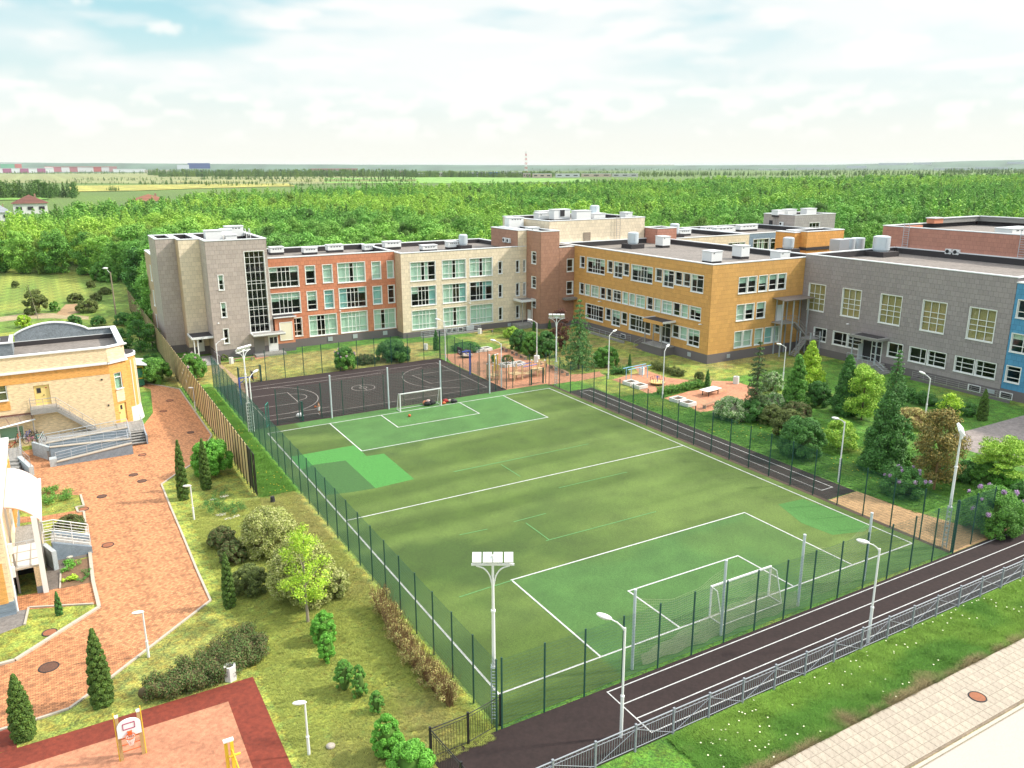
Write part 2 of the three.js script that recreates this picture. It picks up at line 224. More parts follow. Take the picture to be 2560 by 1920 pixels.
// artificial turf
M.turf = mat(C(1, 1, 1), { map: T.turf, vertexColors: true, roughness: 0.95 });
function turfColour(u, v) {
  const st = fbm(u * 0.05 + 30, v * 0.42, 4, 71), b = fbm(u * 0.12 + 8, v * 0.14 + 3, 4, 73), f = fbm(u * 0.7, v * 0.7, 3, 79);
  let olive = mix3([0.118, 0.205, 0.026], [0.195, 0.305, 0.056], smooth(0.36, 0.64, st * 0.6 + b * 0.4));
  olive = mix3(olive, [0.062, 0.135, 0.017], smooth(0.5, 0.66, b) * smooth(10, -12, u) * 0.75);
  const pen = [0.118, 0.285, 0.062], penFar = [0.135, 0.35, 0.082];
  const box = (v0, v1, w) => (v >= v0 && v <= v1 && Math.abs(u) <= w) ? 1 : 0;
  let c = olive;
  if (box(0, 10.15, 10.8)) c = mix3(pen, olive, smooth(0.5, 0.7, b) * 0.35);
  if (box(39.7, 52, 10.8) || (v > 49.9 && Math.abs(u) < 14)) c = mix3(penFar, pen, smooth(0.45, 0.7, b) * 0.6);
  if (v < 0 && u > -11 && u < 19) c = mix3(pen, olive, smooth(0.4, 0.7, b) * 0.4);
  if (v > 49.9 && u >= 14) c = mix3(pen, olive, 0.4);
  const k = 0.74 + 0.36 * f + 0.3 * (fbm(u * 0.3 + 4, v * 0.9, 4, 83) - 0.35); return [c[0] * k, c[1] * k, c[2] * k];
}
gridSheet('turf_pitch', -18.75, -2.2, 18.3, 51.9, 0.45, 0.012, M.turf, turfColour, 0.3);
const patch = (pts, c) => sheet('turf_patch', pts, 0.016, mat(C(...c), { map: T.turf, roughness: 0.95 }), 0.3);
patch(marks('a', [[1130, 215], [1690, 113], [1785, 210], [1935, 187], [2197, 408], [1862, 487], [1602, 247], [1335, 283], [1215, 330]]), [0.11, 0.43, 0.075]);
patch(marks('a', [[1225, 332], [1335, 283], [1602, 247], [1862, 487], [1650, 522], [1440, 545]]), [0.08, 0.225, 0.05]);
patch(marks('n8', [[600, 52], [752, 18], [1170, 180], [1120, 218], [930, 238], [740, 165]]), [0.115, 0.34, 0.065]);
// painted lines
M.paint = mat(C(0.74, 0.74, 0.72), { map: T.rough, roughness: 0.8 }); M.paintOld = mat(C(0.52, 0.46, 0.42), { map: T.rough }); M.paintGreen = mat(C(0.20, 0.52, 0.17), { map: T.turf });
function stroke(pts, w, y) {               // [x, z] polyline -> thin flat strip geometry
  const P = [], I = [], N = [], U = [];
  for (let i = 0; i < pts.length; i++) { const a = pts[Math.max(0, i - 1)], b = pts[Math.min(pts.length - 1, i + 1)]; let dx = b[0] - a[0], dz = b[1] - a[1]; const L = Math.hypot(dx, dz); dx /= L; dz /= L; const ex = i === 0 ? -dx * w / 2 : i === pts.length - 1 ? dx * w / 2 : 0, ez = i === 0 ? -dz * w / 2 : i === pts.length - 1 ? dz * w / 2 : 0; P.push(pts[i][0] + ex + dz * w / 2, y, pts[i][1] + ez - dx * w / 2, pts[i][0] + ex - dz * w / 2, y, pts[i][1] + ez + dx * w / 2); N.push(0, 1, 0, 0, 1, 0); U.push(P[P.length - 6] * 0.4, P[P.length - 4] * 0.4, P[P.length - 3] * 0.4, P[P.length - 1] * 0.4); if (i) { const q = i * 2; I.push(q - 2, q - 1, q, q, q - 1, q + 1); } }
  const g = new THREE.BufferGeometry(); g.setAttribute('position', new THREE.Float32BufferAttribute(P, 3)); g.setAttribute('normal', new THREE.Float32BufferAttribute(N, 3)); g.setAttribute('uv', new THREE.Float32BufferAttribute(U, 2)); g.setIndex(I); return g;
}
const uvp = (l) => l.map(p => [p[0], -p[1]]);
function lines(name, list, w, y, m) { const g = mergeGeometries(list.map((l, i) => stroke(l, w, y + i * 0.0006))); return struct(name, g, m); }
const PW = 10.83, PD = 10.19, GW = 4.92, GD = 5.04;
lines('pitch_lines', [
  uvp([[-17.47, 0], [-17.47, 49.9]]), uvp([[17.47, 0], [17.47, 49.9]]), uvp([[-17.4, 0], [17.4, 0]]), uvp([[-17.4, 49.9], [17.4, 49.9]]), uvp([[-17.4, 24.95], [17.4, 24.95]]),
  uvp([[-PW, 0.06], [-PW, PD], [-PW + 0.001, PD]]), uvp([[-PW, PD], [PW, PD]]), uvp([[PW, 0.06], [PW, PD - 0.06]]), uvp([[-GW, 0.06], [-GW, GD - 0.06]]), uvp([[-GW, GD], [GW, GD]]), uvp([[GW, 0.06], [GW, GD - 0.06]]),
  uvp([[-PW, 49.84], [-PW, 49.9 - PD]]), uvp([[-PW, 49.9 - PD], [PW, 49.9 - PD]]), uvp([[PW, 49.84], [PW, 49.96 - PD]]), uvp([[-GW, 49.84], [-GW, 49.96 - GD]]), uvp([[-GW, 49.9 - GD], [GW, 49.9 - GD]]), uvp([[GW, 49.84], [GW, 49.96 - GD]])], 0.12, 0.02, M.paint);
lines('worn_pitch_lines', [marks('d', [[200, 1520], [780, 1400], [1350, 1280]]), marks('d', [[600, 1460], [760, 1560]]), marks('d', [[1100, 1659], [1680, 1525]]), marks('n7', [[0, 172], [200, 130]]), marks('n7', [[400, 75], [632, 14]]), marks('n7', [[490, 85], [655, 205]]), marks('n7', [[640, 215], [1000, 120], [1450, 0]]), marks('n7', [[0, 632], [190, 570], [385, 510]]), marks('c', [[1700, 995], [2212, 890]])], 0.09, 0.033, M.paintGreen);
// dark sports surfaces
M.rubber = mat(C(0.036, 0.020, 0.0185), { map: T.rough, roughness: 1 }); M.redRubber = mat(C(0.27, 0.045, 0.022), { map: T.rough, roughness: 0.95 }); M.tanRubber = mat(C(0.62, 0.27, 0.15), { map: T.rough, roughness: 0.95 });
M.sand = mat(C(0.56, 0.34, 0.16), { map: T.rough }); M.clay = mat(C(0.66, 0.30, 0.165), { map: T.rough });
sheet('sports_court', rect(-18.6, 51.9, 12.6, 72.0), 0.008, M.rubber, 0.2);
const arc = (cx, cv, r, a0, a1, n = 28) => [...Array(n + 1)].map((_, i) => { const a = lerp(a0, a1, i / n); return [cx + r * Math.cos(a), -(cv + r * Math.sin(a))]; });
lines('court_lines', [uvp([[-16.5, 54.3], [11, 54.3]]), uvp([[-16.5, 69.6], [11, 69.6]]), uvp([[-16.5, 54.3], [-16.5, 69.6]]), uvp([[11, 54.3], [11, 69.6]]), arc(-2.6, 62.1, 1.45, 0, Math.PI * 2, 40), arc(-2.6, 62.1, 0.45, 0, Math.PI * 2, 20), uvp([[-2.6, 60.6], [-2.6, 63.6]]),
  arc(-15, 62.1, 6.3, -1.35, 1.35), arc(9.5, 62.1, 6.3, Math.PI - 1.35, Math.PI + 1.35), uvp([[-16.4, 59.6], [-11.5, 59.6], [-11.49, 59.6]]), uvp([[-16.4, 64.7], [-11.5, 64.7]]), uvp([[-11.5, 59.6], [-11.5, 64.7]]), arc(-11.5, 62.1, 1.6, -1.5, 1.5), uvp([[11, 59.6], [5.6, 59.6]]), uvp([[11, 64.7], [5.2, 64.7]]), uvp([[5.6, 59.6], [5.2, 64.7]]), uvp([[-16.4, 56], [-9, 56]]), uvp([[-16.4, 68], [2, 68]])], 0.07, 0.013, M.paintOld);
sheet('running_track', [[-22.3, 6.95], [-22.55, 2.9], [-21.1, 2.3], [-19, 2.45], [26, 2.45], [80, 2.2], [80, 6.9]], 0.008, M.rubber, 0.2);
lines('track_lines', [uvp([[-12.4, -2.75], [80, -2.62]]), uvp([[-12.4, -3.97], [80, -3.95]]), uvp([[-12.4, -5.2], [80, -5.2]]), uvp([[-12.4, -2.75], [-12.4, -6.35]]), uvp([[-12.4, -6.4], [80, -6.4]])], 0.07, 0.013, M.paint);
sheet('running_track', rect(18.75, 8.6, 22.35, 47.4), 0.008, M.rubber, 0.2);
lines('track_lines', [uvp([[19.95, 10.2], [19.95, 46.6]]), uvp([[21.35, 10.2], [21.35, 46.6]]), uvp([[19.95, 46.6], [21.35, 46.6]]), uvp([[19.95, 10.2], [21.35, 10.2]])], 0.07, 0.013, M.paint);
sheet('sand_strip', [[18.8, -8.5], [22.4, -8.55], [22.7, -4], [23.6, 0], [26.5, 2.1], [25, 2.42], [18.7, 2.42], [18.7, 0]], 0.008, M.sand, 0.15);
sheet('soil_edge', rect(18.3, -2.3, 18.75, 51.9), 0.004, mat(C(0.09, 0.055, 0.035), { map: T.rough }), 0.2);
// clay playground and its paths
sheet('clay_playground', marks('s', [[-60, 335], [0, 332], [190, 348], [300, 475], [540, 590], [810, 720], [1062, 878], [1145, 885], [1400, 850], [1690, 805], [1807, 805], [1960, 790], [2130, 762], [2300, 735], [2300, 640], [2120, 655], [1960, 560], [1700, 470], [1470, 425], [1240, 285], [1080, 232], [900, 288], [600, 322], [440, 315], [330, 335], [200, 340]]), 0.008, M.clay, 0.15);
sheet('clay_path', marks('d', [[1225, 742], [1198, 688], [1450, 652], [1462, 672], [1500, 690]]), 0.012, M.clay, 0.15);
sheet('clay_playground', marks('y', [[60, 425], [330, 350], [480, 330], [395, 225], [585, 195], [612, 290], [900, 390], [1290, 440], [900, 545], [690, 640], [600, 640], [500, 590]]), 0.008, M.clay, 0.15);
sheet('clay_playground', marks('y', [[850, 710], [1250, 600], [1560, 560], [1600, 440], [1940, 450], [2300, 560], [2300, 700], [1640, 900], [1400, 930], [1240, 840]]), 0.008, M.clay, 0.15);
sheet('clay_path', marks('q', [[-40, 250], [10, 230], [60, 225], [300, 430], [330, 600], [260, 560], [180, 400], [90, 260], [20, 330], [-40, 330]]), 0.008, mat(C(0.48, 0.33, 0.2), { map: T.rough }), 0.15);
sheet('clay_path', marks('q', [[400, 128], [660, 80], [700, 100], [540, 145], [430, 168]]), 0.012, M.clay, 0.15);
sheet('bare_earth', marks('h', [[440, 1410], [520, 1330], [610, 1325], [640, 1390], [520, 1420]]), 0.01, mat(C(0.48, 0.30, 0.15), { map: T.rough }), 0.1);
sheet('dirt_path', marks('h', [[-100, 1445], [200, 1400], [420, 1400], [700, 1425], [700, 1450], [400, 1440], [200, 1445], [-100, 1480]]), 0.006, mat(C(0.52, 0.40, 0.22), { map: T.rough }), 0.1);
// nursery courtyard, paved; rubber playground
M.paver = mat(C(0.72, 0.31, 0.135), { map: T.paver, roughness: 0.85, bumpMap: T.paver, bumpScale: 0.01 }); M.hex = mat(C(0.74, 0.33, 0.145), { map: T.hex, roughness: 0.85 });
const yardEast = [...marks('k6', [[1150, 622], [1250, 618], [1400, 640], [1550, 668], [1690, 870], [1830, 1068], [1700, 1280], [1660, 1320], [1520, 1405], [1395, 1492]]), ...marks('k7', [[1470, 640], [1560, 850], [1700, 1190], [1820, 1460]]), ...marks('z8', [[1560, 415], [1270, 640], [960, 880], [790, 1010], [600, 1150], [325, 1240], [0, 1335], [-120, 1370]])];
const yardWest = [...marks('z8', [[-160, 800], [0, 770], [130, 735], [500, 500], [858, 275]]), [-35.34, -24.2], [-35.28, -28.8], [-35.30, -32.7], [-35.27, -37.4]];
sheet('courtyard', [...yardEast, ...marks('z8', [[-160, 800], [0, 770], [130, 735], [500, 500], [858, 275]]), [-35.34, -24.2], [-35.30, -32.7], [-35.27, -37.4], [-35.21, -38.6], [-35.33, -41.4], [-38.4, -43.5], [-41, -45], [-46, -56], [-29, -58], [-27, -64], [-26, -75]].reverse(), 0.008, M.hex, 0.35);
sheet('courtyard_paving', marks('z8', [[-160, 800], [0, 770], [130, 735], [520, 510], [700, 540], [900, 585], [1250, 650], [960, 880], [790, 1010], [600, 1150], [325, 1240], [0, 1335], [-120, 1370]]), 0.012, M.paver, 0.5);
sheet('entrance_path', [[-40, -22.7], [-35.3, -20.9], [-35.4, -24.3], [-40, -24.6]].reverse().map(p => p), 0.012, M.paver, 0.5);
sheet('entrance_path', [[-40, -37.6], [-35.4, -36.4], [-35.3, -38.0], [-38.1, -38.1], [-40, -39]], 0.012, M.paver, 0.5);
sheet('asphalt_strip', [[-38.2, -24.3], [-37.3, -24.3], [-37.2, -26.8], [-36.4, -28.4], [-35.3, -28.5], [-35.3, -29.2], [-38, -29.2]], 0.010, mat(C(0.22, 0.18, 0.15), { map: T.rough }), 0.3);
sheet('asphalt_strip', [[-42, -19.5], [-39.3, -20.5], [-39.1, -22.6], [-40, -22.8], [-42, -22.8]], 0.010, mat(C(0.30, 0.27, 0.25), { map: T.rough }), 0.3);
sheet('flower_bed', [[-37.3, -24.3], [-35.4, -24.2], [-35.34, -28.3], [-36.4, -28.2], [-37.2, -26.8]], 0.014, mat(C(0.26, 0.15, 0.08), { map: T.rough }), 0.3);
sheet('rubber_playground', [[-44, -8.12], [-28.4, -8.12], [-28.4, 4], [-44, 4]].reverse(), 0.008, M.redRubber, 0.2);
sheet('rubber_playground', [[-44, -6.5], [-30, -6.6], [-30, 4], [-44, 4]].reverse(), 0.012, M.tanRubber, 0.2);
sheet('rubber_path', marks('z8', [[-120, 1380], [0, 1345], [122, 1300], [148, 1490], [-120, 1560]]), 0.016, M.redRubber, 0.2);
// kerbs: runs of stones along the paving
function kerb(pts, w = 0.14, h = 0.09) { const b = new MB(); for (let i = 1; i < pts.length; i++) { const a = pts[i - 1], c = pts[i], L = Math.hypot(c[0] - a[0], c[1] - a[1]), n = Math.max(1, Math.round(L)); for (let k = 0; k < n; k++) { const t = (k + 0.5) / n; b.box(L / n - 0.015, h, w, lerp(a[0], c[0], t), h / 2, lerp(a[1], c[1], t), -Math.atan2(c[1] - a[1], c[0] - a[0])); } } return struct('kerb', b.geo(), M.kerb); }
kerb(yardEast); kerb(yardWest.slice(0, 8), 0.22, 0.13); kerb([[-35.30, -32.9], [-35.27, -37.4], [-35.69, -37.5], [-35.78, -38.7], [-35.21, -38.6], [-35.33, -41.4]], 0.16);
kerb([[-39.3, -20.4], [-39.1, -22.6], [-35.5, -21.0]], 0.12); kerb([[-37.3, -24.3], [-37.2, -26.8], [-36.4, -28.3]], 0.1);
// asphalt forecourt on the right, beside the grey hall
gridSheet('forecourt', 40.5, -1.8, 60.5, 13.4, 1.5, 0.012, mat(C(0.36, 0.30, 0.275), { map: T.rough }), null, 0.15, true);
// pavement of square slabs, kerb and road at the lower right
const pavement = sheet('pavement', rect(-30, -14.3, 46, -11.05), 0.02, mat(C(0.34, 0.26, 0.18), { map: T.rough }), 0.3);
{
  const g = new THREE.BoxGeometry(0.482, 0.05, 0.505), ms = [[0.58, 0.49, 0.385], [0.555, 0.47, 0.37], [0.60, 0.51, 0.40], [0.54, 0.455, 0.36]].map(c => mat(C(...c), { map: T.rough })), r = rng(9), cells = [];
  for (let i = 0; i < 150; i++) for (let j = 0; j < 6; j++) { const u = -28 + i * 0.5, v = -11.33 - j * 0.52; cells.push([u, v, Math.hypot(u - CAM.x, -v - CAM.z), r(), r(), r()]); }
  const vis = cells.map(c => { const p = proj([c[0], 0.06, -c[1]]); return [c, p[0] > -20 && p[0] < 2232 && p[1] < 1680]; }), near = vis.filter(q => q[1]).map(q => q[0]).sort((a, b) => a[2] - b[2]).slice(0, 300), set = new Set(near);
  for (const c of near) { const o = part('slab', g, ms[Math.floor(c[3] * 4)], pavement, [c[0], 0.035 + c[4] * 0.008, -c[1]]); o.rotation.set((c[5] - 0.5) * 0.012, 0, (c[4] - 0.5) * 0.012); }
  const rest = cells.filter(c => !set.has(c)), im = new THREE.InstancedMesh(g, ms[0], rest.length), m4 = new THREE.Matrix4(); rest.forEach((c, i) => { m4.makeTranslation(c[0], 0.035 + c[4] * 0.008, -c[1]); im.setMatrixAt(i, m4); im.setColorAt(i, C(0.9 + c[3] * 0.2, 0.9 + c[3] * 0.2, 0.9 + c[3] * 0.18)); }); im.name = 'slab'; im.userData.kind = 'stuff'; pavement.add(im);
}
{ const b = new MB(); for (let u = -30; u < 46; u += 1) b.box(0.985, 0.16, 0.16, u, 0.0, 14.46); struct('kerb', b.geo(), M.kerb); }
sheet('road', rect(-40, -24, 60, -14.56), 0.006, mat(C(0.46, 0.41, 0.37), { map: T.speck }), 0.5);
// ---------------------------------------------------------------- the school: clad wings with recessed windows
// A face is a wall plane: 'S' looks towards +z (v = const), 'W' looks towards -x (u = const). Along it, a runs left to right as seen from outside.
function face(kind, k) { return kind === 'S' ? { kind, rot: 0, pos: (a, y, d) => [a, y, -k + d] } : { kind, rot: -Math.PI / 2, pos: (a, y, d) => [k - d, y, a] }; }
const rel = (t, p) => [p[0] - t.position.x, p[1] - t.position.y, p[2] - t.position.z];
function cut(R, holes) {                    // rectangle [a0, y0, a1, y1] minus the holes
  let l = [R];
  for (const h of holes) { const n = []; for (const r of l) { if (h[0] >= r[2] || h[2] <= r[0] || h[1] >= r[3] || h[3] <= r[1]) { n.push(r); continue; } if (h[1] > r[1]) n.push([r[0], r[1], r[2], h[1]]); if (h[3] < r[3]) n.push([r[0], h[3], r[2], r[3]]); const b = Math.max(r[1], h[1]), t = Math.min(r[3], h[3]); if (h[0] > r[0]) n.push([r[0], b, h[0], t]); if (h[2] < r[2]) n.push([h[2], b, r[2], t]); } l = n; }
  return l;
}
function wallOf(t, F, R, holes, m, th = 0.3) { const b = new MB(); for (const r of cut(R, holes)) b.box(r[2] - r[0], r[3] - r[1], th, (r[0] + r[2]) / 2, (r[1] + r[3]) / 2, -th / 2); const g = b.geo(); const o = part('wall', g, m, t, rel(t, F.pos(0, 0, 0)), F.rot); return o; }
const unit = new THREE.BoxGeometry(1, 1, 1);
function cladding(t, F, R, holes, ms, { pw = 0.62, ph = 0.6, singles = 0, stagger = 0.5, gap = 0.022, seed = 1 } = {}) {
  const r = rng(seed * 77 + 5), all = [];
  const rows = Math.round((R[3] - R[1]) / ph), hh = (R[3] - R[1]) / rows;
  for (let j = 0; j < rows; j++) { const y0 = R[1] + j * hh; for (let a = R[0] - (j % 2) * pw * stagger; a < R[2] - 0.02; a += pw) { const c = [Math.max(a, R[0]), y0, Math.min(a + pw, R[2]), y0 + hh]; if (c[2] - c[0] < 0.05) continue; for (const q of cut(c, holes)) { const w = q[2] - q[0] - gap, h = q[3] - q[1] - gap; if (w > 0.04 && h > 0.04) all.push([(q[0] + q[2]) / 2, (q[1] + q[3]) / 2, w, h, r()]); } } }
  const one = all.map((c, i) => [i, c[2] * c[3] / (V3(...F.pos(c[0], c[1], 0)).distanceToSquared(CAM))]).sort((x, y) => y[1] - x[1]).slice(0, singles).map(q => q[0]), set = new Set(one);
  for (const i of one) { const c = all[i], o = part('panel', unit, ms[Math.floor(c[4] * ms.length)], t, rel(t, F.pos(c[0], c[1], 0.006)), F.rot); o.scale.set(c[2], c[3], 0.03); }
  const rest = all.filter((_, i) => !set.has(i)); if (!rest.length) return;
  const im = new THREE.InstancedMesh(unit, ms[0], rest.length), m4 = new THREE.Matrix4();
  rest.forEach((c, i) => { m4.compose(V3(...rel(t, F.pos(c[0], c[1], 0.006))), new THREE.Quaternion().setFromAxisAngle(UP, F.rot), V3(c[2], c[3], 0.03)); im.setMatrixAt(i, m4); const k = 0.93 + 0.14 * c[4]; im.setColorAt(i, C(k, k, k)); });
  im.name = 'panel'; im.userData.kind = 'stuff'; t.add(im);
}
const frameCache = {}, paneCache = {};
const WT = {      // column widths, rows from the top
  big: { c: [1, 0.5, 0.5, 0.5, 1], r: [0.23, 0.5, 0.27] }, four: { c: [1, 0.55, 0.55, 1], r: [0.22, 0.53, 0.25] }, mid: { c: [1], r: [0.24, 0.48, 0.28] }, slim: { c: [1], r: [0.64, 0.36] }, pair: { c: [0.42, 0.58], r: [0.22, 0.5, 0.28] },
  two: { c: [0.66, 0.34], r: [0.66, 0.34] }, twoR: { c: [0.34, 0.66], r: [0.36, 0.30, 0.34] }, tall: { c: [1, 1, 1], r: [0.36, 0.18, 0.18, 0.28] }, three: { c: [1, 1, 1], r: [0.66, 0.34] }, vent: { c: [1, 1, 1], r: [1] }, half: { c: [0.5, 0.5], r: [0.3, 0.45, 0.25] },
  stair: { c: [1, 1, 1, 1], r: [0.07, 0.075, 0.105, 0.11, 0.035, 0.08, 0.105, 0.105, 0.03, 0.085, 0.105, 0.095] },
};
let winSeed = 3;
function addWindow(t, F, a0, y0, a1, y1, type, cur = '') {   // cur: one letter per column: d dark, c green curtain, p pale, t teal, b ochre blind; upper case = only the upper half
  const w = a1 - a0, h = y1 - y0, ty = WT[type], key = [type, w.toFixed(2), h.toFixed(2)].join();
  const sc = ty.c.reduce((x, y) => x + y, 0), sr = ty.r.reduce((x, y) => x + y, 0), cas = 0.085, mull = type === 'stair' ? 0.05 : 0.075;
  const xs = [-w / 2 + cas], ys = [h - cas]; for (const c of ty.c) xs.push(xs[xs.length - 1] + c / sc * (w - 2 * cas)); for (const c of ty.r) ys.push(ys[ys.length - 1] - c / sr * (h - 2 * cas));
  if (!frameCache[key]) {
    const b = new MB(), D = 0.27, zc = 0.045 - D / 2;
    b.box(w + 0.06, cas, D, 0, h - cas / 2 + 0.03, zc).box(w + 0.10, cas, D + 0.06, 0, cas / 2 - 0.03, zc + 0.03).box(cas, h - 2 * cas + 0.06, D, -w / 2 + cas / 2 - 0.03, h / 2, zc).box(cas, h - 2 * cas + 0.06, D, w / 2 - cas / 2 + 0.03, h / 2, zc);
    for (let i = 0; i < xs.length; i++) { const e = i === 0 || i === xs.length - 1; b.box(e ? mull * 0.9 : mull, h - 2 * cas, 0.07, xs[i] + (i === 0 ? mull * 0.4 : e ? -mull * 0.4 : 0), h / 2, -0.13); }
    for (let i = 0; i < ys.length; i++) { const e = i === 0 || i === ys.length - 1; b.box(w - 2 * cas, e ? mull * 0.9 : mull, 0.066, 0, ys[i] + (i === 0 ? -mull * 0.4 : e ? mull * 0.4 : 0), -0.13); }
    frameCache[key] = b.geo();
  }
  const o = part('window', frameCache[key], M.frame, t, rel(t, F.pos((a0 + a1) / 2, y0, 0)), F.rot);
  for (let i = 0; i < xs.length - 1; i++) for (let j = 0; j < ys.length - 1; j++) { const pw = xs[i + 1] - xs[i] - mull, ph = ys[j] - ys[j + 1] - mull; const k = pw.toFixed(2) + ',' + ph.toFixed(2); if (!paneCache[k]) paneCache[k] = new THREE.PlaneGeometry(pw, ph); part('pane', paneCache[k], M.glass, o, [(xs[i] + xs[i + 1]) / 2, (ys[j] + ys[j + 1]) / 2, -0.135]); }
  const r = rng(winSeed++ * 91), mm = { c: M.curtain, p: M.curtainPale, t: M.curtainTeal, b: M.blind };
  for (let i = 0; i < xs.length - 1; i++) { const ch = cur[Math.min(i, cur.length - 1)] || 'd', k = ch.toLowerCase(); if (!mm[k]) continue; const up = ch !== k, y1c = h - cas, y0c = up ? lerp(y1c, cas, 0.27 + r() * 0.25) : cas, W = xs[i + 1] - xs[i]; const g = new THREE.PlaneGeometry(W * 0.98, y1c - y0c, Math.max(4, Math.round(W * 14)), 1), p = g.attributes.position; for (let q = 0; q < p.count; q++) p.setZ(q, Math.sin(p.getX(q) * 26 + r() * 0.8) * 0.02); g.computeVertexNormals(); part('curtain', g, k === 'b' ? M.blind : mm[k], o, [(xs[i] + xs[i + 1]) / 2, (y0c + y1c) / 2, -0.27]); }
  return o;
}
M.curtain.side = M.curtainPale.side = M.curtainTeal.side = M.blind.side = THREE.DoubleSide; M.glass.side = THREE.DoubleSide;
function tones(r, g, b) { return [0.95, 1, 1.05].map(k => mat(C(r * k, g * k, b * k), { map: T.speck, roughness: 0.75 })); }
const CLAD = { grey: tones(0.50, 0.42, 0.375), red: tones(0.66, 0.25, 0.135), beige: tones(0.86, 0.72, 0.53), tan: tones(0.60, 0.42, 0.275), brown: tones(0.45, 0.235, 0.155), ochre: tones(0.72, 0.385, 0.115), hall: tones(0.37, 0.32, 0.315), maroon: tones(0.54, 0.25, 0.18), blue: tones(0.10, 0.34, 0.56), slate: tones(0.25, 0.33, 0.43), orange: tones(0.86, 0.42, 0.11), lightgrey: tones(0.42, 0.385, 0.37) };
const joint = {}; for (const k in CLAD) joint[k] = mat(CLAD[k][1].color.clone().multiplyScalar(0.42), { roughness: 0.95 });
// one block: rect in u, v; walls S and W get windows and panels, the others are plain
function block(t, { u0, u1, v0, v1, top, roof, base = -0.2, plinth = 1.28, S, W, skin, skinW, wS = [], wW = [], floors = [4.75, 8.9], panels = {}, capE = true }) {
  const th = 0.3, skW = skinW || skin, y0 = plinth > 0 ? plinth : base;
  const FS = face('S', v0), FW = face('W', u0);
  const hS = wS.map(q => [q[0], q[2], q[1], q[3]]), hW = wW.map(q => [-q[1], q[2], -q[0], q[3]]);
  wallOf(t, FS, [u0, base, u1, top - 0.06], hS, joint[skin], th); wallOf(t, FW, [-v1 + 0.001, base, -v0 - th, top - 0.06], hW, joint[skW], th);
  { const b = new MB(); b.box(u1 - u0 - th, top - 0.06 - base, th, (u0 + th + u1) / 2, (top - 0.06 + base) / 2, -v1 + th / 2).box(th, top - 0.06 - base, v1 - v0 - 2 * th, u1 - th / 2, (top - 0.06 + base) / 2, -(v0 + v1) / 2); const g = b.geo(); g.translate(-t.position.x, -t.position.y, -t.position.z); part('wall', g, joint[skin], t); }
  const y1 = top - 0.12;
  if (S !== false) cladding(t, FS, [u0, y0, u1, y1], hS, CLAD[skin], { seed: Math.round(u0 * 7 + 900), ...panels, ...(panels.S || {}) });
  if (W !== false) cladding(t, FW, [-v1 + 0.02, y0, -v0, y1], hW, CLAD[skW], { seed: Math.round(v0 * 5 + 300), ...panels, ...(panels.W || {}) });
  const b = new MB(), ins = new MB(), up = new MB(), cp = new MB(), cx = (u0 + u1) / 2, cz = -(v0 + v1) / 2, w = u1 - u0, d = v1 - v0, o = t.position;
  const sh = g => { g.translate(-o.x, -o.y, -o.z); return g; };
  part('roof', uvMetres(sh(new MB().box(w - 2 * th - 0.02, 0.3, d - 2 * th - 0.02, cx, roof - 0.15, cz).geo()), 0.12), M.roof, t);
  const uh = top - roof - 0.08; if (uh > 0.15) { const uy = roof + uh / 2; up.box(w - 2 * th - 0.2, uh, 0.1, cx, uy, cz + d / 2 - th - 0.06).box(w - 2 * th - 0.2, uh, 0.1, cx, uy, cz - d / 2 + th + 0.06).box(0.1, uh, d - 2 * th - 0.4, cx - w / 2 + th + 0.06, uy, cz).box(0.1, uh, d - 2 * th - 0.4, cx + w / 2 - th - 0.06, uy, cz); part('upstand', sh(up.geo()), M.tar, t); }
  const cw = 0.52, ov = 0.07; cp.box(w + 2 * ov, 0.13, cw, cx, top, cz + d / 2 + ov - cw / 2).box(w + 2 * ov, 0.13, cw, cx, top, cz - d / 2 - ov + cw / 2).box(cw, 0.128, d + 2 * ov - 2 * cw, cx - w / 2 - ov + cw / 2, top, cz).box(cw, 0.128, d + 2 * ov - 2 * cw, cx + w / 2 + ov - cw / 2, top, cz); part('coping', sh(cp.geo()), M.coping, t);
  if (plinth > 0) { const p = new MB(); const lim = (q) => q[2] < plinth; const hs = hS.filter(q => q[1] < plinth), hw = hW.filter(q => q[1] < plinth); for (const r of cut([u0 - 0.05, base - 0.6, u1, plinth], hs)) p.box(r[2] - r[0], r[3] - r[1], 0.08, (r[0] + r[2]) / 2, (r[1] + r[3]) / 2, -v0 + 0.02); for (const r of cut([-v1, base - 0.6, -v0 - 0.02, plinth], hw)) p.box(0.08, r[3] - r[1], r[2] - r[0], u0 - 0.02, (r[1] + r[3]) / 2, (r[0] + r[2]) / 2); part('plinth', uvMetres(sh(p.geo()), 0.5), M.plinth, t); }
  for (const f of floors) if (f < roof - 1) ins.box(w - 2 * th - 0.04, 0.25, d - 2 * th - 0.04, cx, f, cz);
  ins.box(w - 2 * th - 0.06, 0.2, d - 2 * th - 0.06, cx, 0.6, cz);
  if (wS.length) ins.box(w - 2 * th - 0.06, roof - 0.8, 0.15, cx, (roof + 0.4) / 2, -v0 - 4.5); if (wW.length) ins.box(0.15, roof - 0.8, d - 2 * th - 5, u0 + 4.5, (roof + 0.4) / 2, cz - 2);
  part('interior', sh(ins.geo()), M.interior, t);
  wS.forEach(q => addWindow(t, FS, q[0], q[2], q[1], q[3], q[4], q[5])); wW.forEach(q => addWindow(t, FW, -q[1], q[2], -q[0], q[3], q[4], q[5]));
}
const wing = (name, label, u, v) => thing(name, label, 'building', [u, 0, -v]);

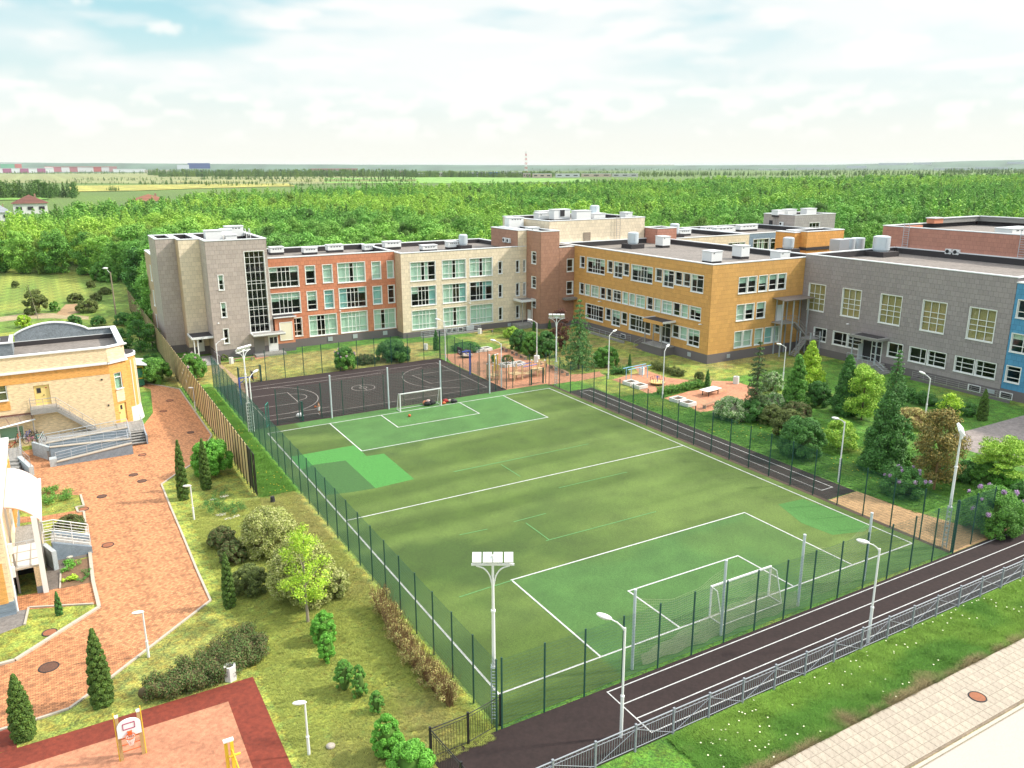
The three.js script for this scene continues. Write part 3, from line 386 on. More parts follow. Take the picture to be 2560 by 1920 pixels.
// grey stair tower at the left end
const tower = wing('stair_tower', 'tallest grey tiled school stair tower with high strip of glazing', -11.4, 88);
block(tower, { u0: -15.7, u1: -7.17, v0: 88, v1: 103, top: 17, roof: 16.1, plinth: 1.2, skin: 'grey', panels: { singles: 150, pw: 0.62, ph: 0.62 }, wS: [[-10.5, -7.62, 3.3, 15.3, 'stair', 'd'], [-14.38, -13.6, 9.93, 12.17, 'slim', 'C'], [-14.38, -13.6, 5.95, 8.2, 'slim', 'C'], [-14.38, -13.6, 2.1, 4.35, 'slim', 'd']], floors: [4.3, 8.2, 12.1] });
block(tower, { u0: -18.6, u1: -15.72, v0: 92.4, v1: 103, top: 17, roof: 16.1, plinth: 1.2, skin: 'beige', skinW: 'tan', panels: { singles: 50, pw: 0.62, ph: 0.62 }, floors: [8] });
block(tower, { u0: -21.3, u1: -18.62, v0: 95.2, v1: 103, top: 17, roof: 16.1, plinth: 1.2, skin: 'grey', panels: { singles: 40, pw: 0.62, ph: 0.62 }, floors: [8] });
const backWing = wing('tan_wing', 'low tan tiled school wing end peeping out behind the grey stair tower', -16, 104);
block(backWing, { u0: -21.1, u1: -8, v0: 103.05, v1: 113, top: 13.9, roof: 13.1, skin: 'brown', skinW: 'tan', S: false, wW: [[106, 107.4, 9.6, 12.1, 'mid', 'p'], [106, 107.4, 5.6, 8.1, 'mid', 'p'], [106, 107.4, 1.7, 4.2, 'mid', 'p']] });
// red wing
const red = wing('red_wing', 'brick red tiled three storey school wing with curtained windows', 3.3, 90);
{
  const row = (y0, y1, k) => [['A', -6.75, -2.25, 'big'], ['B', -1.24, 0.33, 'mid'], ['C', 1.46, 3.03, 'mid'], ['D', 3.84, 8.36, 'big'], ['E', 9.43, 11.0, 'mid'], ['F', 12.02, 13.2, 'mid']].map((q, i) => [q[1], q[2], y0 - (q[3] === 'big' ? 0.2 : 0), y1 + (q[3] === 'big' ? 0.1 : 0), q[3], k[i]]);
  block(red, { u0: -7.14, u1: 13.4, v0: 90, v1: 105, top: 13.9, roof: 13.05, plinth: 1.25, skin: 'red', panels: { singles: 220, pw: 0.62, ph: 0.6 }, W: false, wS: [...row(9.6, 12.45, ['CddDC', 'C', 'c', 'ccdcc', 'c', 'c']), ...row(5.55, 8.52, ['CCCCC', 'C', 't', 'tddDT', 't', 'd']), [-4.0, -2.25, 1.68, 4.63, 'half', 'd'], [-1.19, 3.28, 1.4, 4.75, 'big', 'cddcc'], [3.86, 8.34, 1.4, 4.75, 'big', 'ccccc'], [9.42, 13.2, 1.4, 4.72, 'four', 'cdcc']] });
  const b = new MB(); const o = red.position; const w = new MB();
  w.box(2.9, 3.95, 2.0, -5.45, 3.2, -88.95); part('porch_wall', w.geo().translate(-o.x, 0, -o.z), CLAD.red[1], red);
  part('porch_plinth', new MB().box(2.98, 1.3, 2.05, -5.45, 0.62, -88.95).geo().translate(-o.x, 0, -o.z), M.plinth, red); part('porch_roof', new MB().box(3.3, 0.16, 2.4, -5.4, 5.25, -88.9).geo().translate(-o.x, 0, -o.z), M.tar, red);
  part('porch_coping', new MB().box(3.4, 0.16, 0.14, -5.4, 5.3, -87.64).geo().translate(-o.x, 0, -o.z), M.coping, red); part('cream_panel', new MB().box(1.75, 2.6, 0.06, -5.3, 3.1, -87.93).geo().translate(-o.x, 0, -o.z), mat(C(0.74, 0.68, 0.52)), red); part('panel_frame', new MB().box(1.95, 0.1, 0.1, -5.3, 4.45, -87.92).box(1.95, 0.1, 0.1, -5.3, 1.75, -87.92).box(0.1, 2.6, 0.1, -6.22, 3.1, -87.92).box(0.1, 2.6, 0.1, -4.38, 3.1, -87.92).geo().translate(-o.x, 0, -o.z), M.frame, red);
  for (const u of [2.0, 6.1, 11.2]) part('grille', new MB().box(0.75, 0.65, 0.06, u, 0.75, -89.9).geo().translate(-o.x, 0, -o.z), M.galv, red);
}
// cream wing
const beige = wing('cream_wing', 'cream tiled three storey school wing with rows of green curtains', 25, 87.5);
{
  const row = (y0, y1, k) => [[14.98, 19.45], [20.6, 24.98], [25.63, 29.99]].map((q, i) => [q[0], q[1], y0, y1, 'big', k[i]]).concat([[31.1, 31.9], [34.55, 35.3], [36.0, 36.55]].map(q => [q[0], q[1], y0 + 0.15, y1 - 0.8, 'slim', 'd']));
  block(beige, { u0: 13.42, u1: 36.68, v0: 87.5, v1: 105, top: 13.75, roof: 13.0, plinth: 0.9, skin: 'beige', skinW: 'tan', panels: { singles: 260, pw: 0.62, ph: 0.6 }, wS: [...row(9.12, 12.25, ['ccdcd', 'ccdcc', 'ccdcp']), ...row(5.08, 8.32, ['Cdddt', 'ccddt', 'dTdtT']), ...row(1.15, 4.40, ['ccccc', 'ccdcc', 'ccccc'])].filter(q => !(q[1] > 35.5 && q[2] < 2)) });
  for (const u of [33.2]) part('grille', new MB().box(0.7, 0.55, 0.06, u - 25, 0.35, 0.12).geo(), M.galv, beige);
}
// brown corner block with the cream slice
const corner = wing('brown_corner_block', 'tall brown tiled corner block between cream and ochre wings', 38.5, 83);
block(corner, { u0: 36.7, u1: 40.35, v0: 82.8, v1: 97, top: 16.5, roof: 15.8, plinth: 0.9, skin: 'brown', skinW: 'brown', panels: { singles: 140, pw: 0.62, ph: 0.6 }, wW: [[84.3, 85.8, 10.9, 13.0, 'mid', 'd'], [84.3, 85.8, 6.75, 8.8, 'mid', 'd'], [84.3, 85.8, 3.4, 4.95, 'mid', 'd']] });
block(corner, { u0: 40.37, u1: 43.48, v0: 82.8, v1: 87.5, top: 13.75, roof: 13.0, plinth: 0.9, skin: 'brown', W: false, panels: { singles: 60, pw: 0.62, ph: 0.6 }, wS: [[41.95, 43.3, 9.43, 11.67, 'slim', 'd'], [41.95, 43.3, 5.52, 7.83, 'slim', 'd']] });
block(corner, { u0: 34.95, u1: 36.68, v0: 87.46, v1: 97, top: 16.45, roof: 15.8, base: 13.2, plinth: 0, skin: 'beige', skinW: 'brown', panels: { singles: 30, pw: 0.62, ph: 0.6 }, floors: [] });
{ const o = corner.position; part('canopy', new MB().box(4.6, 0.25, 2.6, 36.3, 4.75, -85.9).geo().translate(-o.x, 0, -o.z), M.shade, corner); part('canopy_coping', new MB().box(4.8, 0.4, 0.12, 36.3, 4.78, -84.55).box(0.12, 0.4, 2.6, 33.95, 4.78, -85.9).geo().translate(-o.x, 0, -o.z), M.coping, corner); for (const u of [34.3, 36.2]) part('canopy_post', new MB().cyl(0.07, 0.07, 4.6, u, 0, -84.8).geo().translate(-o.x, 0, -o.z), u < 35 ? M.steel : M.white, corner); part('porch_floor', new MB().box(5, 0.7, 2.6, 36, 0.3, -85.8).geo().translate(-o.x, 0, -o.z), M.concrete, corner); part('balcony_slab', new MB().box(2.4, 0.35, 1.1, 42.3, 4.9, -82.2).geo().translate(-o.x, 0, -o.z), M.shade, corner); part('door', new MB().box(0.08, 2.2, 1.0, 36.6, 1.75, -86.4).geo().translate(-o.x, 0, -o.z), M.white, corner); }
// ochre wing
const ochre = wing('ochre_wing', 'ochre tiled three storey school wing with two window fronts meeting at a corner', 43.5, 49.4);
{
  const w3 = [[79.69, 81.08, 0, 's'], [73.99, 79.02, 1, 'L'], [71.89, 73.32, 0, 's'], [69.31, 71.59, 1, 'm'], [67.62, 69.12, 0, 's'], [61.91, 67.04, 1, 'L'], [59.76, 61.29, 0, 's'], [57.13, 59.53, 1, 'm'], [55.38, 56.97, 0, 's'], [53.67, 55.18, 0, 's'], [50.97, 53.49, 1, 'm']].map(q => [q[0], q[1], q[2] ? 9.75 : 10.3, 12.28, { s: 'slim', L: 'big', m: 'pair' }[q[3]], { s: 'd', L: 'CCddC', m: 'CD' }[q[3]]]);
  const w2 = [[79.79, 81.11], [78.04, 79.49], [75.5, 77.68], [73.7, 75.16], [72.01, 73.41], [69.46, 71.67], [67.66, 69.1], [65.91, 67.38], [63.43, 65.67], [61.62, 63.09], [59.82, 61.33], [57.23, 59.55], [55.52, 57.04], [53.79, 55.32], [51.15, 53.52]].map((q, i) => [q[0], q[1], 5.78, 7.74, q[1] - q[0] > 2 ? 'pair' : 'slim', 'dppdddcpcdpcdcC'[i]]);
  const w1 = [[74.09, 79.11, 1.9, 'big'], [72.02, 73.51, 2.5, 'slim'], [69.49, 71.74, 1.9, 'pair'], [67.71, 69.23, 2.5, 'slim'], [61.91, 67.14, 1.95, 'big'], [59.8, 61.1, 2.55, 'slim'], [57.27, 59.64, 1.37, 'pair'], [55.51, 57.02, 2.55, 'slim'], [53.77, 55.36, 2.55, 'slim'], [51.16, 53.61, 2.0, 'pair']].map((q, i) => [q[0], q[1], q[2], 4.48, q[3], 'ddCdddddcC'[i]]);
  const e = (l, y0, y1, k) => l.map((q, i) => [q[0], q[1], y0, y1, 'slim', k[i]]);
  block(ochre, { u0: 43.5, u1: 65.4, v0: 49.4, v1: 87.4, top: 13.95, roof: 13.1, plinth: 1.3, skin: 'ochre', panels: { S: { singles: 140 }, W: { singles: 160 }, pw: 0.62, ph: 0.6 }, wW: [...w3, ...w2, ...w1],
    wS: [...e([[48.6, 50.34], [50.44, 52.13], [52.51, 54.29], [54.61, 56.3], [56.4, 58.11]], 9.49, 11.86, 'CCCCC'), ...e([[48.54, 50.2], [50.3, 52.01], [52.49, 54.26]], 5.58, 7.98, 'pCC'), ...e([[48.49, 50.15], [50.25, 51.97], [52.5, 54.18], [54.51, 56.2], [56.3, 57.67]], 1.67, 4.12, 'ppptp')] });
  const o = ochre.position, sh = (b) => b.geo().translate(-o.x, -o.y, -o.z);
  part('balcony_door', sh(new MB().box(1.3, 2.35, 0.08, 57.1, 6.08, -49.33)), M.white, ochre);
  // porch on the long front
  part('canopy', sh(new MB().box(2.3, 0.2, 4.4, 42.3, 4.9, -58.6)), M.tar, ochre); part('canopy_coping', sh(new MB().box(2.4, 0.3, 0.14, 42.3, 4.95, -56.3).box(2.4, 0.3, 0.14, 42.3, 4.95, -60.9)), M.coping, ochre); part('canopy_fascia', sh(new MB().box(0.12, 0.5, 4.4, 41.15, 4.75, -58.6)), CLAD.ochre[1], ochre);
  for (const [u, v] of [[41.3, 56.7], [41.3, 60.5], [41.3, 58.6]]) part('canopy_post', sh(new MB().box(0.12, 3.6, 0.12, u, 2.95, -v)), M.steel, ochre);
  part('porch_floor', sh(new MB().box(2.4, 1.15, 4.6, 42.28, 0.57, -58.6)), M.plinth, ochre); part('porch_tiles', sh(new MB().box(2.5, 0.1, 4.7, 42.24, 1.2, -58.6)), M.concrete, ochre);
  const st = new MB(); for (let i = 0; i < 6; i++) st.box(1.5, 0.19 * (6 - i), 0.32, 42.2, 0.095 * (6 - i), -61.1 - i * 0.32); part('steps', sh(st), M.plinth, ochre);
  const rl = new MB(); rl.bar([41.3, 2.1, -60.9], [41.3, 1.0, -63], 0.03).bar([41.3, 2.1, -60.9], [41.3, 1.1, -60.9], 0.03).bar([41.3, 1.0, -63], [41.3, 0, -63], 0.03).bar([41.3, 1.6, -60.9], [41.3, 0.5, -63], 0.02); part('railing', sh(rl), M.steel, ochre);
  part('grille', sh(new MB().box(0.06, 0.6, 0.7, 43.42, 0.7, -53)), M.galv, ochre); part('grille', sh(new MB().box(0.6, 0.55, 0.06, 47.5, 0.7, -49.32)), M.galv, ochre);
}
// steel fire escape in the corner of ochre wing and grey hall
{
  const t = thing('fire_escape', 'grey steel fire escape with tin roof between ochre wing and grey hall', 'fire escape', [60, 0, -48]);
  const o = t.position, sh = b => b.geo().translate(-o.x, -o.y, -o.z);
  for (const [u, v, h] of [[56.4, 49.2, 8.35], [55.7, 47.4, 8.2], [57.9, 47.4, 8.2], [58.6, 49.2, 8.3], [61.0, 47.4, 8.0], [61.3, 49.2, 8.1], [59.7, 45.4, 3.5], [61.7, 45.4, 3.5], [59.7, 47.3, 3.5]]) part('post', sh(new MB().box(0.15, h, 0.15, u, h / 2, -v)), M.galv, t);
  part('roof', sh(new MB().box(6.2, 0.08, 2.6, 58.7, 8.3, -48.2, 0, 0.05)), mat(C(0.30, 0.25, 0.22), { map: T.rough, roughness: 0.6 }), t);
  part('platform', sh(new MB().box(2.9, 0.16, 1.9, 57.1, 4.82, -48.35)), M.steel, t); part('platform', sh(new MB().box(2.2, 0.14, 2.0, 60.7, 2.45, -46.3)), M.steel, t);
  const s1 = new MB(), s2 = new MB(), rl = new MB(); s1.beam([58.5, 4.75, -47.3], [61.2, 2.45, -47.3], 0.08, 0.22).beam([58.5, 4.75, -48.2], [61.2, 2.45, -48.2], 0.08, 0.22); for (let i = 0; i < 12; i++) s1.box(0.24, 0.05, 0.86, 58.62 + i * 0.225, 4.66 - i * 0.19, -47.75); part('stair_flight', sh(s1), M.steel, t);
  s2.beam([59.8, 2.4, -46.9], [57.4, 0.1, -46.9], 0.08, 0.22).beam([59.8, 2.4, -46.1], [57.4, 0.1, -46.1], 0.08, 0.22); for (let i = 0; i < 11; i++) s2.box(0.24, 0.05, 0.78, 59.6 - i * 0.22, 2.25 - i * 0.2, -46.5); part('stair_flight', sh(s2), M.steel, t);
  for (const k of [0.5, 1.0]) rl.bar([55.7, 4.9 + k, -47.4], [58.4, 4.9 + k, -47.4], 0.03).bar([58.5, 4.8 + k, -47.25], [61.2, 2.5 + k, -47.25], 0.03).bar([59.7, 2.5 + k, -45.35], [61.75, 2.5 + k, -45.35], 0.03).bar([59.8, 2.45 + k, -46.05], [57.4, 0.15 + k, -46.05], 0.03).bar([59.7, 2.5 + k, -46.05], [59.7, 2.5 + k, -45.35], 0.03); for (let i = 0; i < 7; i++) { const x = 58.5 + i * 0.45; rl.bar([x, 4.8 - i * 0.38, -47.25], [x, 5.8 - i * 0.38, -47.25], 0.02); rl.bar([59.7 + i * 0.34, 2.5, -45.35], [59.7 + i * 0.34, 3.5, -45.35], 0.02); rl.bar([55.7 + i * 0.45, 4.9, -47.4], [55.7 + i * 0.45, 5.9, -47.4], 0.02); } part('railing', sh(rl), M.steel, t);
}
// cream upper storey behind the ochre wing, red lift housing, inner court wings, roof houses
const upper = wing('cream_upper_storey', 'cream tiled rooftop storey set back above the ochre wing', 52, 87.5);
block(upper, { u0: 41.3, u1: 62.4, v0: 87.5, v1: 104, top: 17.8, roof: 17.1, plinth: 0, skin: 'beige', panels: { singles: 160, pw: 0.62, ph: 0.6 }, floors: [] });
{ const o = upper.position; part('door', new MB().box(1.5, 2.4, 0.08, 49.3, 14.35, -87.43).geo().translate(-o.x, 0, -o.z), mat(C(0.42, 0.33, 0.25), { map: T.rough }), upper); part('base_flashing', new MB().box(21, 0.45, 0.1, 51.9, 13.3, -87.4).geo().translate(-o.x, 0, -o.z), M.tar, upper); const l = new MB(); for (const s of [-0.4, 0.4]) l.bar([56 + s, 13.2, -87.1], [56 + s, 18.3, -87.1], 0.04); for (let i = 0; i < 13; i++) l.bar([55.6, 13.6 + i * 0.36, -87.1], [56.4, 13.6 + i * 0.36, -87.1], 0.025); part('ladder', l.geo().translate(-o.x, 0, -o.z), M.steel, upper); }
const house = wing('red_roof_house', 'small red brown tiled roof housing right of the cream upper storey', 64.4, 86);
block(house, { u0: 62.6, u1: 67.2, v0: 84, v1: 88.5, top: 15.9, roof: 15.6, base: 12.9, plinth: 0, skin: 'maroon', panels: { pw: 0.62, ph: 0.6 }, floors: [] });
const court = wing('inner_cream_wing', 'cream tiled inner courtyard wing seen over the ochre roof', 76, 84);
block(court, { u0: 67.3, u1: 86.1, v0: 84, v1: 104, top: 13.9, roof: 13.05, plinth: 0, skin: 'beige', W: false, panels: { pw: 0.62, ph: 0.6 }, wS: [[80.5, 85.1, 9.6, 12.45, 'big', 'dpddp'], [76.5, 79.8, 9.6, 12.2, 'big', 'd']] });
const slate = wing('slate_blue_wing', 'pale slate blue tiled inner courtyard wing left of the orange roof house', 97, 84.3);
block(slate, { u0: 86.15, u1: 108.5, v0: 84.3, v1: 104, top: 13.95, roof: 13.05, plinth: 0, skin: 'slate', panels: { pw: 0.62, ph: 0.6 }, wS: [[87.6, 92.1, 9.6, 12.8, 'big', 'dpdcd'], [92.5, 94.5, 9.6, 12.7, 'mid', 'd'], [98.2, 99.6, 9.6, 12.7, 'mid', 'd']] });
const ghouse = wing('grey_roof_house', 'grey tiled rooftop house standing highest at the rear of the school', 114, 93);
block(ghouse, { u0: 109, u1: 122.3, v0: 93, v1: 102, top: 16.4, roof: 15.8, plinth: 0, skin: 'lightgrey', skinW: 'grey', panels: { pw: 0.62, ph: 0.6 }, wS: [[113.8, 117.3, 13.0, 14.6, 'three', 'd']], floors: [] });
{ const o = ghouse.position; part('door', new MB().box(0.08, 1.9, 1.0, 108.95, 14.0, -99.7).geo().translate(-o.x, 0, -o.z), M.dark, ghouse); const l = new MB(); for (const s of [-0.35, 0.35]) l.bar([108.75, 13.1, -98.2 + s], [108.75, 17.2, -98.2 + s], 0.035); for (let i = 0; i < 9; i++) l.bar([108.75, 13.4 + i * 0.38, -97.85], [108.75, 13.4 + i * 0.38, -98.55], 0.022); part('ladder', l.geo().translate(-o.x, 0, -o.z), M.steel, ghouse); }
const ohouse = wing('orange_roof_house', 'bright orange tiled stepped roof house behind the ochre wing', 81, 62);
block(ohouse, { u0: 76.7, u1: 86, v0: 62, v1: 66.5, top: 16.2, roof: 15.4, plinth: 0, skin: 'orange', panels: { pw: 0.62, ph: 0.6 }, floors: [] });
block(ohouse, { u0: 75.2, u1: 76.68, v0: 63.4, v1: 67.5, top: 16.0, roof: 15.4, plinth: 0, skin: 'orange', panels: { pw: 0.62, ph: 0.6 }, floors: [] });
{ const o = ohouse.position; part('flashing', new MB().box(9.5, 0.5, 0.1, 81.3, 13.3, -61.9).box(0.1, 0.5, 4.5, 76.6, 13.3, -64.2).geo().translate(-o.x, 0, -o.z), M.tar, ohouse); }
// grey hall with tall blinds, maroon upper block, blue wing at the right edge
const hall = wing('grey_hall', 'dark grey tiled school hall with five tall blinded windows', 61.85, 35);
block(hall, { u0: 61.85, u1: 82.5, v0: 18.93, v1: 49.38, top: 14.4, roof: 13.45, base: -0.4, plinth: 1.0, skin: 'hall', S: false, panels: { W: { singles: 290 }, pw: 0.62, ph: 0.6 }, floors: [4.6],
  wW: [[45.3, 48.3], [39.3, 42.4], [33.1, 36.3], [26.9, 30.15], [20.7, 24.0]].map(q => [q[0], q[1], 6.3, 10.28, 'tall', 'b']).concat([[44.4, 46.7, 'two'], [40.9, 43.3, 'two'], [38.45, 40.8, 'twoR'], [32.15, 34.4, 'two'], [28.8, 31.2, 'two'], [26.1, 28.6, 'twoR'], [22.45, 24.95, 'twoR'], [19.8, 22.3, 'twoR']].map(q => [q[0], q[1], 1.96, 3.97, q[2], 'd'])) });
{
  const o = hall.position, sh = b => b.geo().translate(-o.x, -o.y, -o.z), X = 61.85;
  part('canopy', sh(new MB().box(2.2, 0.35, 4.5, X - 1.1, 4.3, -36.6)), M.concrete, hall); part('canopy_felt', sh(new MB().box(1.6, 0.06, 3.6, X - 1.0, 4.52, -36.6)), M.tar, hall); for (const v of [34.7, 38.4]) part('canopy_post', sh(new MB().box(0.14, 3.4, 0.14, X - 2, 2.5, -v)), M.galv, hall);
  part('porch_floor', sh(new MB().box(2.5, 0.9, 4.4, X - 1.27, 0.45, -36.7)), M.concrete, hall); const s = new MB(); for (let i = 0; i < 5; i++) s.box(1.6, 0.18 * (5 - i), 0.32, X - 1.5, 0.09 * (5 - i), -34.3 + i * 0.32); part('steps', sh(s), M.concrete, hall);
  part('door_frame', sh(new MB().box(0.12, 2.9, 0.1, X - 0.1, 2.35, -35.2).box(0.12, 2.9, 0.1, X - 0.1, 2.35, -38.2).box(0.12, 0.1, 3, X - 0.1, 3.75, -36.7).box(0.12, 2.8, 0.1, X - 0.1, 2.3, -36.7).box(0.11, 0.08, 1.4, X - 0.1, 3.0, -36).box(0.11, 0.08, 1.4, X - 0.1, 1.9, -36)), M.frame, hall); part('door', sh(new MB().box(0.05, 2.7, 1.4, X - 0.08, 2.3, -36)), M.dark, hall); part('door_leaf', sh(new MB().box(1.0, 2.2, 0.06, X - 0.6, 2.0, -38.1)), M.white, hall); part('doorway', sh(new MB().box(0.05, 2.6, 1.3, X - 0.07, 2.25, -37.45)), M.dark, hall);
  const r = new MB(); for (const k of [0.5, 1]) r.bar([X - 2.4, 0.9 + k, -34.6], [X - 2.4, 0.9 + k, -38.8], 0.03).bar([X - 2.4, 0.9 + k, -34.6], [X - 2.4, k, -32.9], 0.03); for (let i = 0; i < 6; i++) r.bar([X - 2.4, 0.9, -34.6 - i * 0.84], [X - 2.4, 1.9, -34.6 - i * 0.84], 0.025); part('railing', sh(r), M.galv, hall);
  const lw = new MB(); lw.box(0.2, 0.3, 12.6, X - 1.5, 0.15, -23.2).box(1.5, 0.3, 0.2, X - 0.75, 0.15, -29.4); part('light_well', sh(lw), M.plinth, hall); const w = new MB(); for (let k = 0; k < 4; k++) w.bar([X - 1.5, 0.4 + k * 0.25, -16.9], [X - 1.5, 0.4 + k * 0.25, -29.4], 0.02); for (let i = 0; i < 9; i++) w.bar([X - 1.5, 0.2, -16.9 - i * 1.56], [X - 1.5, 1.2, -16.9 - i * 1.56], 0.025); part('railing', sh(w), M.steel, hall);
  part('basement_window', sh(new MB().box(0.1, 0.8, 1.6, X - 0.08, 0.42, -22)), M.white, hall); part('basement_pane', sh(new MB().box(0.06, 0.6, 1.3, X - 0.12, 0.42, -21.95)), M.dark, hall); part('grille', sh(new MB().box(0.06, 0.5, 1.0, X - 0.1, 0.5, -20)), M.galv, hall);
}
const maroon = wing('maroon_upper_block', 'maroon tiled windowless upper block on the hall roof with two ladders', 82.6, 35);
block(maroon, { u0: 82.55, u1: 108, v0: 8, v1: 52, top: 17.6, roof: 16.8, plinth: 0, skin: 'maroon', S: false, panels: { W: { singles: 250 }, pw: 0.62, ph: 0.6 }, floors: [] });
{ const o = maroon.position, sh = b => b.geo().translate(-o.x, -o.y, -o.z); part('flashing', sh(new MB().box(0.1, 0.6, 32.6, 82.44, 13.75, -33)), M.tar, maroon);
  for (const v of [47.6, 29.8]) { const l = new MB(); for (const s of [-0.45, 0.45]) l.bar([82.2, 13.4, -v + s], [82.2, 18.2, -v + s], 0.045); for (let i = 0; i < 14; i++) l.bar([82.2, 13.6 + i * 0.34, -v - 0.45], [82.2, 13.6 + i * 0.34, -v + 0.45], 0.028); part('ladder', sh(l), M.galv, maroon); }
  part('rear_parapet', sh(new MB().box(0.3, 0.8, 30, 107.3, 17.9, -36).box(13, 0.8, 0.3, 101, 17.9, -51.2)), M.concrete, maroon); part('parapet_coping', sh(new MB().box(0.6, 0.14, 30.6, 107.3, 18.35, -36).box(13.3, 0.14, 0.6, 101, 18.35, -51.2)), M.coping, maroon); part('orange_stub', sh(new MB().box(6, 0.5, 0.4, 87.5, 17.2, -50.6).box(2.4, 0.8, 1.4, 94.5, 18.0, -51)), CLAD.red[1], maroon); part('stub_cap', sh(new MB().box(2.7, 0.14, 1.7, 94.5, 18.47, -51)), M.coping, maroon); }
const blueW = wing('blue_wing', 'blue tiled school wing cut off by the right edge of the picture', 61.85, 10);
block(blueW, { u0: 61.8, u1: 82.5, v0: -4, v1: 18.9, top: 13.85, roof: 13.0, base: -0.4, plinth: 1.2, skin: 'blue', S: false, panels: { W: { singles: 60 }, pw: 0.62, ph: 0.6 }, wW: [[16.4, 18.5, 9.75, 11.95, 'two', 'd'], [16.5, 18.6, 5.7, 7.98, 'two', 'P'], [16.9, 18.6, 2.06, 4.09, 'mid', 'd']] });
part('basement_window', new MB().box(0.1, 0.8, 1.5, -0.14, 0.45, -8.1).geo(), M.white, blueW); part('basement_pane', new MB().box(0.06, 0.6, 1.25, -0.18, 0.45, -8.05).geo(), M.dark, blueW);
// ---------------------------------------------------------------- nursery school on the left: cream brick, orange band, ramps and stairs
M.brickCream = mat(C(0.92, 0.74, 0.50), { map: T.brick, bumpMap: T.brick, bumpScale: 0.008 }); M.brickOrange = mat(C(0.86, 0.45, 0.14), { map: T.brick, bumpMap: T.brick, bumpScale: 0.008 }); M.brickPale = mat(C(0.92, 0.75, 0.54), { map: T.brick });
M.blueRender = mat(C(0.32, 0.39, 0.46), { map: T.rough }); M.paleRender = mat(C(0.62, 0.68, 0.70), { map: T.rough }); M.greyRender = mat(C(0.30, 0.34, 0.37), { map: T.rough }); M.yellowDoor = mat(C(0.80, 0.60, 0.22), { roughness: 0.5 });
M.poly = new THREE.MeshPhysicalMaterial({ color: C(0.86, 0.87, 0.88), roughness: 0.35, transmission: 0.45, thickness: 0, side: THREE.DoubleSide });
const bricks = g => uvMetres(g, 0.5);
const rail = (b, pts, h = 0.95, n = 3, r = 0.022, post = 1.2) => { for (let i = 1; i < pts.length; i++) { const p = pts[i - 1], q = pts[i], L = Math.hypot(q[0] - p[0], q[2] - p[2]), k = Math.max(1, Math.round(L / post)); for (let j = 0; j <= k; j++) { const t = j / k, x = lerp(p[0], q[0], t), y = lerp(p[1], q[1], t), z = lerp(p[2], q[2], t); b.bar([x, y, z], [x, y + h, z], r); } for (let m = 1; m <= n; m++) b.bar([p[0], p[1] + h * m / n, p[2]], [q[0], q[1] + h * m / n, q[2]], m === n ? r * 1.3 : r * 0.8); } return b; };
